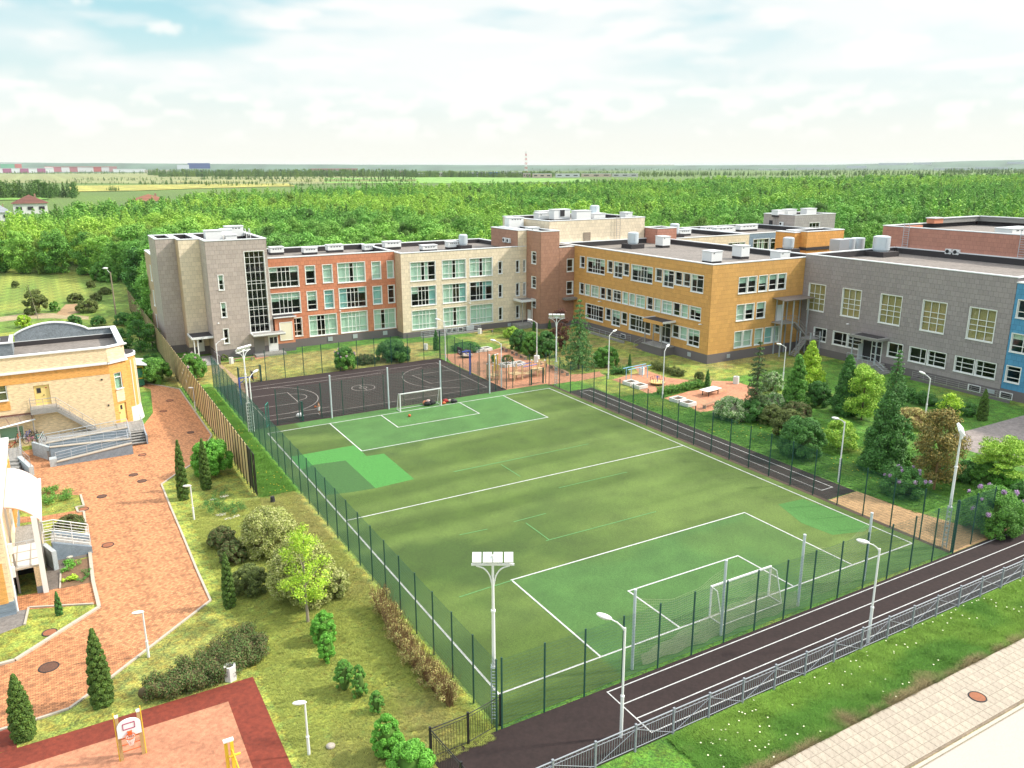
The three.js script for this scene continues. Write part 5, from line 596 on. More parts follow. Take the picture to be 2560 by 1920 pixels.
{ // thick posts and gates
  const g = thing('court_gate', 'open green barred gate in the far left corner of the sports court', 'gate', [-14.6, 0, -72]); for (const x of [-1.2, 1.6]) new MB().box(0.14, 2.2, 0.5, x, 1.1, 0).build('gate_post', M.post, g); const b = new MB(); b.box(2.7, 0.05, 0.05, 0.2, 2.1, 0).box(2.7, 0.05, 0.05, 0.2, 0.15, 0); for (let i = 0; i < 13; i++) b.box(0.03, 1.95, 0.03, -1 + i * 0.2, 1.12, 0); b.build('leaf', M.post, g);
  const h = thing('pitch_gate', 'green mesh gate standing open at the left end of the middle fence', 'gate', [-17.1, 0, -51.9], 1.1); new MB().box(0.06, 2.5, 0.06, 0, 1.25, 0).box(0.06, 2.5, 0.06, 1.2, 1.25, 0).box(1.2, 0.06, 0.06, 0.6, 2.5, 0).box(1.2, 0.06, 0.06, 0.6, 0.1, 0).build('frame', mat(C(0.03, 0.22, 0.17)), h); part('wire_panel', panelGeo(1.2, 2.45), M.wire, h, [0.6, 0, 0]);
  const k = thing('gate_post', 'stout dark green gate post in the middle fence near the boy', 'post', [-13.1, 0, -52.3]); new MB().box(0.2, 2.2, 0.16, 0, 1.1, 0).build('shaft', M.post, k); new MB().box(0.22, 0.05, 0.18, 0, 2.22, 0).build('cap', M.post, k);
  const m = thing('playground_gate', 'green barred gate between pitch corner and clay playground', 'gate', [17.3, 0, -52.3]); for (const x of [-1, 0.8]) new MB().box(0.14, 2.1, 0.14, x, 1.05, 0).build('gate_post', M.post, m); const c = new MB(); c.box(1.7, 0.05, 0.05, -0.1, 2.0, 0).box(1.7, 0.05, 0.05, -0.1, 0.2, 0); for (let i = 0; i < 9; i++) c.box(0.03, 1.8, 0.03, -0.85 + i * 0.19, 1.1, 0); c.build('leaf', M.post, m);
}
// floodlight masts: lattice foot, tapered pole, two curved arms, four lamp heads
function mast(label, p, turn, heads = 4) {
  const t = thing('floodlight_mast', label, 'floodlight mast', p, turn, 'floodlight masts at the corners of the sports ground');
  const b = new MB(); for (const [x, z] of [[-0.13, -0.13], [0.13, -0.13], [-0.13, 0.13], [0.13, 0.13]]) b.box(0.05, 3.2, 0.05, x, 1.6, z); for (let i = 0; i < 9; i++) { b.box(0.3, 0.035, 0.03, 0, 0.25 + i * 0.36, 0.13).box(0.3, 0.035, 0.03, 0, 0.25 + i * 0.36, -0.13).box(0.03, 0.035, 0.3, 0.13, 0.25 + i * 0.36, 0).box(0.03, 0.035, 0.3, -0.13, 0.25 + i * 0.36, 0); } b.build('lattice_foot', M.silver, t);
  new MB().cyl(0.10, 0.085, 3.1, 0, 3.15, 0, 10).cyl(0.13, 0.13, 0.12, 0, 3.1, 0).cyl(0.075, 0.06, 3.0, 0, 6.2, 0, 10).cyl(0.12, 0.12, 0.1, 0, 6.2, 0).build('pole', M.white, t);
  for (const s of [-1, 1]) new MB().tube([[0.04 * s, 7.6, 0], [0.16 * s, 8.15, 0], [0.42 * s, 8.5, 0], [0.8 * s, 8.65, 0]], 0.035).build('arm', M.white, t);
  new MB().box(2.05, 0.08, 0.1, 0, 8.72, 0).box(0.4, 0.18, 0.15, 0, 8.83, 0).build('crossbar', M.white, t);
  for (let i = 0; i < heads; i++) { const x = -0.76 + i * 0.505, h = new MB(); h.box(0.43, 0.5, 0.17, x, 9.05, 0.05, 0, 0.75); const o = h.build('lamp_head', M.lamp, t); new MB().box(0.36, 0.4, 0.03, x, 8.985, 0.115, 0, 0.75).build('lens', M.white, o); }
  return t;
}
mast('tall white floodlight mast at the nearest left corner of the pitch', [-18.7, 0, 1.75], 2.62); mast('tall white floodlight mast at the near right corner by the sand strip', [18.95, 0, 1.55], -2.52); mast('tall white floodlight mast on the left fence beside the sports court', [-18.9, 0, -51.5], 0.62); mast('tall white floodlight mast at the far right corner of the pitch', [18.95, 0, -50.6], -0.62);
// street lamps, 6 m with a curved arm
function lampPost(label, p, turn, h = 6.2, o = {}) {
  const t = thing('street_lamp', label, 'street lamp', p, turn, 'street lamps round the school grounds');
  new MB().cyl(0.085, 0.085, h * 0.36, 0, 0, 0, 10).cyl(0.10, 0.10, 0.1, 0, h * 0.36, 0).cyl(0.06, 0.055, h * 0.6, 0, h * 0.36, 0, 10).build('pole', M.white, t);
  new MB().tube([[0, h * 0.88, 0], [0.05, h * 0.94, 0], [0.35, h * 0.99, 0], [0.75, h + 0.12, 0]], 0.03).bar([0, h * 0.95, 0], [0.42, h + 0.02, 0], 0.025).build('arm', M.white, t);
  const d = new THREE.SphereGeometry(0.2, 12, 8); d.scale(2.0, 0.55, 0.9); d.rotateZ(0.22); d.translate(1.0, h + 0.2, 0); part('lamp_head', d, M.lamp, t); const l = new THREE.SphereGeometry(0.15, 10, 6); l.scale(1.7, 0.4, 0.8); l.rotateZ(0.22); l.translate(1.02, h + 0.12, 0); part('lens', l, M.white, t); return t;
}
const face2cam = (p) => Math.atan2(-(CAM.z - p[2]), CAM.x - p[0]);
lampPost('white street lamp beside the front railing, nearest the camera', at('n7', 1192, 1668), 2.35, 6.3); lampPost('white street lamp beside the front railing, further right', at('n8', 1145, 895), 2.6, 6.3); lampPost('white street lamp on the lawn under the dark trees by the right track', at('f', 520, 1200), 2.9, 5.8); lampPost('white street lamp left of the bright yellow tree', at('f', 105, 510), 2.9, 5.6); lampPost('white street lamp behind the second play area hedge', at('d', 1990, 885), 0.5, 6.1); lampPost('white street lamp at the tall larch by the path', at('d', 1522, 715), 0.2, 6.1);
lampPost('white street lamp standing behind the round green shrubs', at('d', 905, 575), 2.7, 6.0); lampPost('white street lamp in the corner between court and playground', at('d', 600, 790), 2.6, 5.9); lampPost('white street lamp at the far right corner of the sports court', at('d', 118, 560), 2.8, 5.9); lampPost('white street lamp close to the left floodlight mast', [-18.6, 0, -51.2], 0.6, 6.2); lampPost('white street lamp at the far left corner of the sports court', at('c', 85, 410), 0.1, 5.9);
{ const t = lampPost('short white lamp post between young maple and thuja on the right', at('f', 1160, 745), 1.6, 5.0); }
{ const p = at('h', 925, 1480), t = thing('street_lamp', 'bare grey wooden lamp post standing alone before the far meadow', 'street lamp', p); new MB().cyl(0.14, 0.10, 9.2, 0, 0, 0, 8).build('pole', mat(C(0.28, 0.22, 0.16)), t); new MB().bar([0, 8.9, 0], [-0.5, 9.7, 0], 0.05).build('arm', M.white, t); new MB().sph(0.3, -0.7, 9.9, 0, 1.5, 0.6, 0.9).build('lamp_head', M.lamp, t); }
// garden lamps, 3 m, flat head
function gardenLamp(label, p, turn, h = 2.9) { const t = thing('garden_lamp', label, 'garden lamp', p, turn, 'garden lamps round the nursery courtyard'); new MB().cyl(0.075, 0.07, h * 0.34, 0, 0, 0, 10).cyl(0.085, 0.085, 0.06, 0, h * 0.34, 0).cyl(0.05, 0.045, h * 0.64, 0, h * 0.34, 0, 10).build('pole', M.white, t); const g = new THREE.SphereGeometry(0.17, 12, 8); g.scale(2.0, 0.5, 0.85); g.translate(0.24, h, 0); part('lamp_head', g, M.lamp, t); const l = new THREE.SphereGeometry(0.13, 10, 6); l.scale(1.8, 0.35, 0.8); l.translate(0.26, h - 0.06, 0); part('lens', l, mat(C(0.45, 0.40, 0.33)), t); return t; }
gardenLamp('white garden lamp on the lawn in front of the tall thuja pair', at('k7', 1678, 758), 2.75); gardenLamp('white garden lamp at the edge of the brick courtyard', at('z8', 1285, 700), 2.9); gardenLamp('white garden lamp beside the red rubber playground', at('b', 735, 1545), 2.75); gardenLamp('white garden lamp under the tan board fence', at('k6', 1690, 850), 2.6, 2.7);
// silver net posts and ball nets
function netMesh(fn, ns, nt, r = 0.008) { const b = []; const seg = (p, q) => { const d = V3(...q).sub(V3(...p)), L = d.length(); if (L < 1e-4) return; const g = new THREE.CylinderGeometry(r, r, L, 3, 1, true); g.translate(0, L / 2, 0); g.applyQuaternion(new THREE.Quaternion().setFromUnitVectors(UP, d.normalize())); g.translate(...p); b.push(g); }; for (let i = 0; i <= ns; i++) for (let j = 0; j < nt; j++) seg(fn(i / ns, j / nt), fn(i / ns, (j + 1) / nt)); for (let j = 0; j <= nt; j++) for (let i = 0; i < ns; i++) seg(fn(i / ns, j / nt), fn((i + 1) / ns, j / nt)); return mergeGeometries(b); }
M.net = mat(C(0.40, 0.40, 0.27), { roughness: 0.9 }); M.netDark = mat(C(0.20, 0.185, 0.15), { roughness: 0.9 });
const netPost = (label, x, z, h) => { const t = thing('net_post', label, 'post', [x, 0, z], 0, 'silver posts carrying the ball nets'); new MB().cyl(0.085, 0.085, h, 0, 0, 0, 12).build('tube', M.silver, t); new MB().cyl(0.1, 0.09, 0.05, 0, h, 0, 12).build('cap', M.silver, t); };
[['leftmost', -10, 1.8], ['second from left', -3.35, 1.8], ['second from right', 3.25, 1.8], ['rightmost', 9.65, 1.8]].forEach(q => netPost(q[0] + ' silver net post behind the near goal', q[1], q[2], 4.9)); [['leftmost', -10, -51.65], ['second from left', -3.25, -51.7], ['third from left, at the goal corner', 3.3, -51.6], ['rightmost', 9.9, -51.6]].forEach(q => netPost(q[0] + ' silver net post behind the far goal', q[1], q[2], 4.9));
{ const a = thing('ball_net', 'grey ball net hung between silver posts before the dark court', 'net', [0, 0, -51.68]); part('net', netMesh((s, t) => [-10 + 19.9 * s, 0.1 + t * (4.6 - 0.35 * Math.sin(Math.PI * ((s * 3) % 1))), 0.02 * Math.sin(s * 30)], 100, 24, 0.0055), M.netDark, a);
  const b = thing('ball_net', 'torn beige ball net drooping behind the near goal', 'net', [0, 0, 1.78]); part('net', netMesh((s, t) => [-10 + 6.6 * s, 0.25 + 0.6 * (1 - Math.abs(2 * s - 1)) * 0 + t * (4.2 - 0.9 * Math.sin(Math.PI * s)), -0.05 * Math.sin(s * 20 + t * 3)], 44, 24, 0.004), M.net, b); part('net', netMesh((s, t) => [3.25 + 6.4 * s, 0.25 + t * (4.1 - 1.0 * Math.sin(Math.PI * s)), 0.05 * Math.sin(s * 20)], 44, 24, 0.0035), M.net, b);
  part('net_fold', netMesh((s, t) => [-9.3 + 12.5 * s, 0.1 + t * (0.5 + 1.5 * Math.pow(Math.max(0, s - 0.15), 1.2)) * (1 - smooth(0.75, 1, s) * 0.5), 0.1 - t * (0.25 + 0.6 * Math.sin(s * 3.0)) + 0.08 * Math.sin(s * 40)], 170, 16, 0.0065), M.net, b); }
function goal(label, z, s) { const t = thing('football_goal', label, 'football goal', [0, 0, z]), b = new MB(), W = 2.55; for (const x of [-W, W]) b.box(0.1, 2.1, 0.1, x, 1.05, 0); b.box(2 * W + 0.1, 0.1, 0.1, 0, 2.12, 0); b.build('goal_frame', M.white, t); const c = new MB(); for (const x of [-W, W]) c.bar([x, 2.1, 0], [x, 2.05, s * 0.5], 0.03).bar([x, 2.05, s * 0.5], [x, 0.05, s * 1.1], 0.03).bar([x, 0.05, 0], [x, 0.05, s * 1.1], 0.03); c.bar([-W, 0.05, s * 1.1], [W, 0.05, s * 1.1], 0.025).build('stay', M.white, t);
  const n = part('net', netMesh((a, q) => { const x = -W + 2 * W * a, sag = 0.14 * Math.sin(a * Math.PI * 2) * Math.sin(q * 3); return q < 0.25 ? [x, 2.08 - 0.12 * Math.sin(a * Math.PI), s * 0.5 * q * 4] : [x, lerp(2.0, 0.06, (q - 0.25) / 0.75), s * (lerp(0.5, 1.1, (q - 0.25) / 0.75) + sag)]; }, 44, 24, 0.0034), M.net, t); for (const x of [-W, W]) part('net', netMesh((a, q) => [x, 0.06 + 2.0 * q, s * a * lerp(1.1, 0.5, q)], 8, 18, 0.006), M.net, t); return t; }
goal('white football goal on the far goal line with bags beside it', -49.9, -1); goal('white football goal on the near goal line seen through the fence', 0, 1);
// front railing: galvanised pipe fence with picket bars, braces and a lower rail
const railM = mat(C(0.27, 0.29, 0.32), { roughness: 0.6, metalness: 0.2 });
{ const t = thing('pipe_railing', 'long grey galvanised railing with upright bars between track and grass verge', 'railing', [0, 0, 7.05]); const H = 1.45;
  const bay = new MB(); bay.bar([-1.17, H, 0], [1.17, H, 0], 0.035, 8).bar([-1.17, H - 0.2, 0], [1.17, H - 0.2, 0], 0.018).bar([-1.17, 0.22, 0], [1.17, 0.22, 0], 0.022); const barg = new MB(); for (let i = 0; i < 16; i++) barg.box(0.016, H - 0.42, 0.016, -1.1 + i * 0.1467, 0.22 + (H - 0.42) / 2, 0); for (let i = 0; i < 8; i++) barg.add(new THREE.TorusGeometry(0.06, 0.008, 4, 8).translate(-1.03 + i * 0.293, H - 0.1, 0)); const railG = bay.geo(), barG = barg.geo(), br1 = new MB().bar([-1.12, 0.2, 0.03], [1.12, H - 0.2, 0.03], 0.016).geo(), br2 = new MB().bar([-1.12, H - 0.2, 0.03], [1.12, 0.2, 0.03], 0.016).geo(), post = new MB().box(0.09, H + 0.1, 0.09, 0, (H + 0.1) / 2 - 0.02, 0).box(0.11, 0.02, 0.11, 0, H + 0.09, 0).geo();
  for (let i = -9; i < 18; i++) { const u = -2.25 + i * 2.34; part('post', post, railM, t, [u, 0, 0]); part('rail', railG, railM, t, [u + 1.17, 0, 0]); part('bars', barG, railM, t, [u + 1.17, 0, 0]); if (((i % 2) + 2) % 2 === 0) part('brace', br1, railM, t, [u + 1.17, 0, 0]); else part('brace', br2, railM, t, [u + 1.17, 0, 0]); } }
// black iron railing round the near left corner
{ const t = thing('iron_railing', 'low black iron railing turning the corner by the dry hedge', 'railing', [-22.6, 0, 2.9]); const H = 1.7, run = [[-18.6, 2.2], [-20.6, 2.6], [-22.6, 3.0 - 0.35], [-22.35, 5.4], [-22.2, 8.0]]; const o = t.position;
  for (const p of run) part('post', new MB().box(0.1, H + 0.12, 0.1, 0, (H + 0.12) / 2, 0).geo(), M.black, t, [p[0] - o.x, 0, p[1] - o.z]);
  for (let i = 1; i < run.length; i++) { const a = run[i - 1], c = run[i], L = Math.hypot(c[0] - a[0], c[1] - a[1]), n = Math.round(L / 0.15), b = new MB(); b.bar([a[0], H, a[1]], [c[0], H, c[1]], 0.025).bar([a[0], H - 0.16, a[1]], [c[0], H - 0.16, c[1]], 0.016).bar([a[0], 0.14, a[1]], [c[0], 0.14, c[1]], 0.018); for (let k = 1; k < n; k++) b.box(0.014, H - 0.3, 0.014, lerp(a[0], c[0], k / n), (H - 0.02) / 2, lerp(a[1], c[1], k / n)); part('railing_bay', b.geo().translate(-o.x, 0, -o.z), M.black, t); } }
// tan board fence between nursery and sports ground
{ const t = thing('board_fence', 'tall tan board fence running back along the nursery courtyard', 'fence', [-22.4, 0, -34.3]); const ms = [[0.72, 0.52, 0.25], [0.66, 0.50, 0.24], [0.78, 0.57, 0.30], [0.64, 0.52, 0.24]].map(c => mat(C(...c), { map: T.speck, roughness: 0.7 })), r = rng(4), W = 1.27, bg = new THREE.BoxGeometry(0.035, 3.6, W - 0.1), pg = new MB().box(0.08, 4.0, 0.08, 0, 2.0, 0).geo(); const n = 84;
  for (let i = 0; i < n; i++) { const z = -(i + 0.5) * W - (i ? 0 : 0), hv = i < 1 ? M.black : ms[Math.floor(r() * 4)]; part('board', bg, i < 1 ? mat(C(0.03, 0.03, 0.028), { roughness: 0.5 }) : hv, t, [0.0006 * i, 2.1, z]); part('post', pg, M.black, t, [0.0006 * i - 0.035, 0, z + W / 2]); }
  for (const y of [0.35, 3.85]) part('rail', new MB().bar([0.04, y, 0], [0.06, y, -n * W], 0.03).geo(), M.black, t); for (const [z, y] of [[-33, 3.1], [-36.6, 3.0], [-38, 2.3], [-35, 1.9]]) part('torn_strip', new MB().box(0.02, 0.12, 0.7, -0.03, y, z, 0, 0.25).geo(), M.white, t); }
// basketball stands
function hoop(label, p, turn) { const t = thing('basketball_stand', label, 'basketball stand', p, turn, 'basketball stands on the dark court'); new MB().box(0.16, 3.3, 0.16, 0, 1.65, 0).build('post', M.blue, t); new MB().box(1.5, 0.12, 0.12, 0.75, 3.25, 0).bar([0, 2.6, 0], [0.9, 3.2, 0], 0.04).build('arm', M.blue, t); const b = new MB().box(0.05, 1.0, 1.3, 1.5, 3.4, 0).build('backboard', mat(C(0.05, 0.035, 0.04)), t); new MB().box(0.02, 0.05, 0.45, 1.535, 3.5, 0).box(0.02, 0.05, 0.45, 1.535, 3.15, 0).box(0.02, 0.38, 0.05, 1.535, 3.33, 0.2).box(0.02, 0.38, 0.05, 1.535, 3.33, -0.2).build('target_square', M.white, b); part('ring', new THREE.TorusGeometry(0.22, 0.015, 6, 16).rotateX(Math.PI / 2).translate(1.78, 3.05, 0), M.orange, t); }
hoop('blue basketball stand with dark board at the right end of the court', [12.1, 0, -61.2], Math.PI); hoop('blue basketball stand with dark board at the left end of the court', [-17.6, 0, -62.1], 0);
{ const p = at('z8', 1160, 1560), t = thing('play_hoop', 'yellow ladder stand with white backboard and orange hoop on the rubber playground', 'basketball stand', [-34.7, 0, -4.64]);
  for (const x of [-0.5, 0.42]) { new MB().box(0.14, 2.35, 0.14, x, 1.17, 0).build('post', M.wood, t); new MB().box(0.16, 0.08, 0.16, x, 2.39, 0).build('post_cap', M.white, t); new MB().bar([x + (x < 0 ? -0.11 : 0.11), 0, 0.02], [x + (x < 0 ? -0.11 : 0.11), 2.62, 0.02], 0.028).build('side_pole', M.yellow, t); }
  for (const y of [0.45, 0.8, 1.15]) new MB().bar([-0.45, y, 0.03], [0.38, y, 0.03], 0.025).build('rung', M.orange, t);
  const s = new THREE.Shape(); s.moveTo(-0.55, 0); s.lineTo(0.47, 0); s.lineTo(0.47, 0.55); s.absellipse(-0.04, 0.55, 0.51, 0.38, 0, Math.PI, false); s.lineTo(-0.55, 0); const b = part('backboard', new THREE.ExtrudeGeometry(s, { depth: 0.04, bevelEnabled: false }).translate(0, 1.28, 0.1), mat(C(0.78, 0.78, 0.80), { roughness: 0.4 }), t); const mk = mat(C(0.35, 0.02, 0.10)); new MB().box(0.52, 0.03, 0.02, -0.04, 1.98, 0.15).box(0.52, 0.03, 0.02, -0.04, 1.68, 0.15).box(0.03, 0.3, 0.02, -0.29, 1.83, 0.15).box(0.03, 0.3, 0.02, 0.21, 1.83, 0.15).build('target_square', mk, b);
  part('ring', new THREE.TorusGeometry(0.22, 0.022, 8, 20).rotateX(Math.PI / 2).translate(-0.04, 1.42, 0.38), M.orange, t); new MB().box(0.2, 0.2, 0.12, -0.04, 1.46, 0.17).build('bracket', M.orange, t); part('net', netMesh((a, q) => [-0.04 + Math.cos(a * 6.283) * (0.22 - 0.12 * q), 1.41 - 0.42 * q, 0.38 + Math.sin(a * 6.283) * (0.22 - 0.12 * q)], 12, 5, 0.008), M.white, t); }
{ const t = thing('play_tower', 'yellow timber play frame top cut off by the bottom edge', 'play equipment', [-30.95, 0, -0.9]); for (const [x, z] of [[-0.12, 0], [0.12, 0.1]]) new MB().box(0.14, 2.0, 0.14, x, 1.0, z).build('post', M.yellow, t); new MB().box(0.45, 0.08, 0.2, 0, 2.04, 0.05).build('cap', M.white, t); new MB().bar([0.1, 1.6, 0.2], [0.35, 0.2, 0.9], 0.04).box(0.5, 0.06, 0.1, 0.2, 1.25, 0.15).build('side_bar', M.yellow, t); }
// hexagonal litter bins
function bin(label, p, s = 1) { const t = thing('litter_bin', label, 'litter bin', p, 0.3, 'white concrete litter bins'); const R = 0.33 * s, H = 0.85 * s; const sh = new THREE.Shape(); for (let i = 0; i < 6; i++) sh[i ? 'lineTo' : 'moveTo'](R * Math.cos(i * Math.PI / 3), R * Math.sin(i * Math.PI / 3)); const ho = new THREE.Path(); for (let i = 0; i < 6; i++) ho[i ? 'lineTo' : 'moveTo'](R * 0.72 * Math.cos(i * Math.PI / 3), R * 0.72 * Math.sin(i * Math.PI / 3)); sh.holes.push(ho); const g = new THREE.ExtrudeGeometry(sh, { depth: H, bevelEnabled: true, bevelSize: 0.015, bevelThickness: 0.015, bevelSegments: 1 }); g.rotateX(-Math.PI / 2); part('body', g, M.whitewash, t); part('liner', new THREE.CylinderGeometry(R * 0.7, R * 0.6, 0.05, 6).translate(0, 0.15, 0), M.dark, t); }
bin('white hexagonal litter bin beside the dark hedge on the lawn', at('z8', 1995, 890)); bin('white litter bin by the bench at the stair tower door', at('q', 168, 210), 1); bin('white litter bin at the bench before the cream wing', at('d', 412, 325), 1); bin('white litter bin at the path behind the sports court', at('Z3', 330, 1180), 1); bin('white litter bin behind the blue parallel bars', at('y', 515, 345), 1.1); bin('white litter bin at the lamp foot by the playground fence', at('d', 905, 575), 1.2); bin('white litter bin at the right end of the second play area', at('y', 1965, 485), 1.1); bin('white litter bin on the grass behind the play area thujas', at('e', 1172, 755), 1);
// benches
function bench(label, p, turn, L = 1.8, m = M.woodDark) { const t = thing('bench', label, 'bench', p, turn, 'timber benches round the school yard'); for (const z of [-0.14, 0, 0.14]) new MB().box(L, 0.05, 0.12, 0, 0.47, z).build('slat', m, t); for (const x of [-L * 0.38, L * 0.38]) new MB().box(0.12, 0.44, 0.4, x, 0.22, 0).build('leg', M.concrete, t); return t; }
const woodBench = mat(C(0.36, 0.22, 0.13), { map: T.speck });
[[1110, 260], [1265, 320], [1400, 385], [1710, 490], [1870, 550], [2040, 625]].forEach((q, i) => { bench(['first', 'second', 'third', 'fourth', 'fifth', 'nearest'][i] + ' bench from the cream wing in the row edging the playground', at('s', q[0], q[1] + 28), 0.0 + 1.45, 2.0, woodBench); });
bench('brown bench before the plinth of the cream wing', at('d', 475, 318), 0, 2.6); bench('pale brown bench under the stair tower windows', at('q', 295, 185), 0, 3.2, woodBench);
bench('low timber plank bench half under the variegated shrub', at('y', 1570, 840), 0.2, 3, woodBench);
// white planter boxes
function planter(label, p, turn = 0.1) { const t = thing('planter', label, 'planter', p, turn, 'white concrete planter boxes'); const s = 0.62, h = 0.42; const b = new MB(); b.box(1.5, h, 0.16, 0, h / 2 + 0.04, s).box(1.5, h, 0.16, 0, h / 2 + 0.04, -s).box(0.16, h, 2 * s - 0.16, -0.67, h / 2 + 0.04, 0).box(0.16, h, 2 * s - 0.16, 0.67, h / 2 + 0.04, 0); b.build('box', M.whitewash, t); new MB().box(1.2, 0.1, 1.1, 0, 0.3, 0).build('soil', mat(C(0.14, 0.10, 0.06), { map: T.rough }), t); }
[['y', 345, 500, 'left planter of the pair beside the blue parallel bars'], ['y', 485, 550, 'right planter of the pair beside the blue parallel bars'], ['y', 1070, 760, 'left planter of the pair at the second play area'], ['y', 1225, 820, 'right planter of the pair at the second play area'], ['s', 710, 300, 'left planter of the pair at the playground roundabout'], ['s', 828, 285, 'right planter of the pair at the playground roundabout'], ['s', 1150, 530, 'white planter beside the young bush in the clay playground'], ['s', 1325, 510, 'white planter in the middle of the clay playground']].forEach(q => planter(q[3].startsWith('white') ? q[3] : 'white ' + q[3], at(q[0], q[1], q[2])));
// roundabouts, parallel bars, table, timber climbing frame
function roundabout(label, p, m) { const t = thing('roundabout', label, 'roundabout', p, 0.3, 'playground roundabouts'); new MB().cyl(0.95, 1.0, 0.12, 0, 0.28, 0, 24).build('platform', m, t); new MB().cyl(0.12, 0.12, 0.3, 0, 0, 0).cyl(0.9, 0.9, 0.04, 0, 0.2, 0, 20).build('base', M.dark, t); const b = new MB(); for (let i = 0; i < 6; i++) { const a = i * Math.PI / 3, x = Math.cos(a) * 0.9, z = Math.sin(a) * 0.9, a2 = a + 0.75, x2 = Math.cos(a2) * 0.9, z2 = Math.sin(a2) * 0.9; b.bar([x, 0.4, z], [x, 0.95, z], 0.022).bar([x2, 0.4, z2], [x2, 0.95, z2], 0.022).bar([x, 0.95, z], [x2, 0.95, z2], 0.022); } b.build('handrail', mat(C(0.25, 0.05, 0.06)), t); new MB().cyl(0.05, 0.05, 0.8, 0, 0.4, 0).add(new THREE.TorusGeometry(0.22, 0.025, 6, 14).rotateX(Math.PI / 2).translate(0, 1.0, 0)).build('wheel', M.blue, t); }
roundabout('yellow roundabout with dark rails in the second play area', at('y', 755, 500), mat(C(0.68, 0.50, 0.20), { map: T.speck })); roundabout('pale roundabout with blue hub behind the sports court', at('s', 525, 385), mat(C(0.55, 0.45, 0.36), { map: T.speck }));
{ const p = at('y', 440, 415), t = thing('parallel_bars', 'light blue parallel bars of steel tube on the clay', 'exercise bars', p, 0.12); for (const z of [-0.45, 0.45]) { new MB().bar([-2.1, 1.65, z], [2.1, 1.65, z], 0.05).build('bar', M.skyBlue, t); for (const x of [-1.5, 1.5]) new MB().bar([x, 0, z], [x, 1.62, z], 0.05).build('post', M.skyBlue, t); } }
{ const p = at('y', 1570, 655), t = thing('tennis_table', 'white topped low game table on dark legs', 'table', p, 0.15); new MB().box(2.74, 0.05, 1.3, 0, 0.72, 0).build('tabletop', M.white, t); for (const x of [-0.9, 0.9]) for (const z of [-0.45, 0.45]) new MB().box(0.08, 0.68, 0.08, x, 0.34, z).build('leg', M.dark, t); new MB().box(1.9, 0.06, 0.06, 0, 0.5, 0.45).box(1.9, 0.06, 0.06, 0, 0.5, -0.45).build('brace', M.dark, t); }
{ const p = at('s', 1440, 700), t = thing('climbing_frame', 'timber climbing frame with decks, rope bridge and blue bars', 'climbing frame', p, 0.15); const w = mat(C(0.60, 0.42, 0.22), { map: T.speck }); for (const [x, z] of [[-2.4, -0.6], [-1.1, -0.6], [-2.4, 0.6], [-1.1, 0.6], [1.5, -0.6], [2.8, -0.6], [1.5, 0.6], [2.8, 0.6], [-4.4, -1.4], [-4.4, -2.6], [-3.4, -1.4], [-3.4, -2.6]]) { new MB().box(0.14, 2.0, 0.14, x, 1.0, z).build('post', w, t); new MB().box(0.16, 0.1, 0.16, x, 2.05, z).build('post_cap', M.white, t); }
  new MB().box(1.5, 0.1, 1.4, -1.75, 0.85, 0).build('deck', w, t); new MB().box(1.5, 0.1, 1.4, 2.15, 0.85, 0).build('deck', w, t); new MB().box(1.2, 0.1, 1.3, -3.9, 0.6, -2).build('deck', w, t); const b = new MB(); for (let i = 0; i < 11; i++) b.box(0.18, 0.05, 1.0, -0.9 + i * 0.23, 0.8 - 0.25 * Math.sin(i / 10 * Math.PI), 0); b.build('bridge_plank', w, t); for (const z of [-0.6, 0.6]) new MB().bar([-1.1, 1.7, z], [1.5, 1.7, z], 0.05).build('grip_bar', M.blue, t); const n = new MB(); for (let i = 0; i < 7; i++) n.bar([-0.9 + i * 0.35, 0.8, 0.6], [-0.9 + i * 0.35, 1.65, 0.6], 0.02); n.build('baluster', w, t); new MB().box(0.9, 0.06, 0.08, -1.75, 1.5, 0.65).box(0.9, 0.06, 0.08, 2.15, 1.5, 0.65).box(0.9, 0.06, 0.08, 2.15, 1.8, 0.65).build('rail', w, t); }
{ const p = at('s', 985, 590), t = thing('play_hoop', 'small yellow and white hoop stand at the playground fence', 'basketball stand', p, 0.5); for (const x of [-0.35, 0.35]) new MB().box(0.12, 2.2, 0.12, x, 1.1, 0).build('post', M.yellow, t); new MB().box(0.55, 1.1, 0.08, 0, 1.4, 0).build('backboard', M.white, t); new MB().box(0.9, 0.1, 0.14, 0, 2.25, 0).build('cap', M.white, t); }
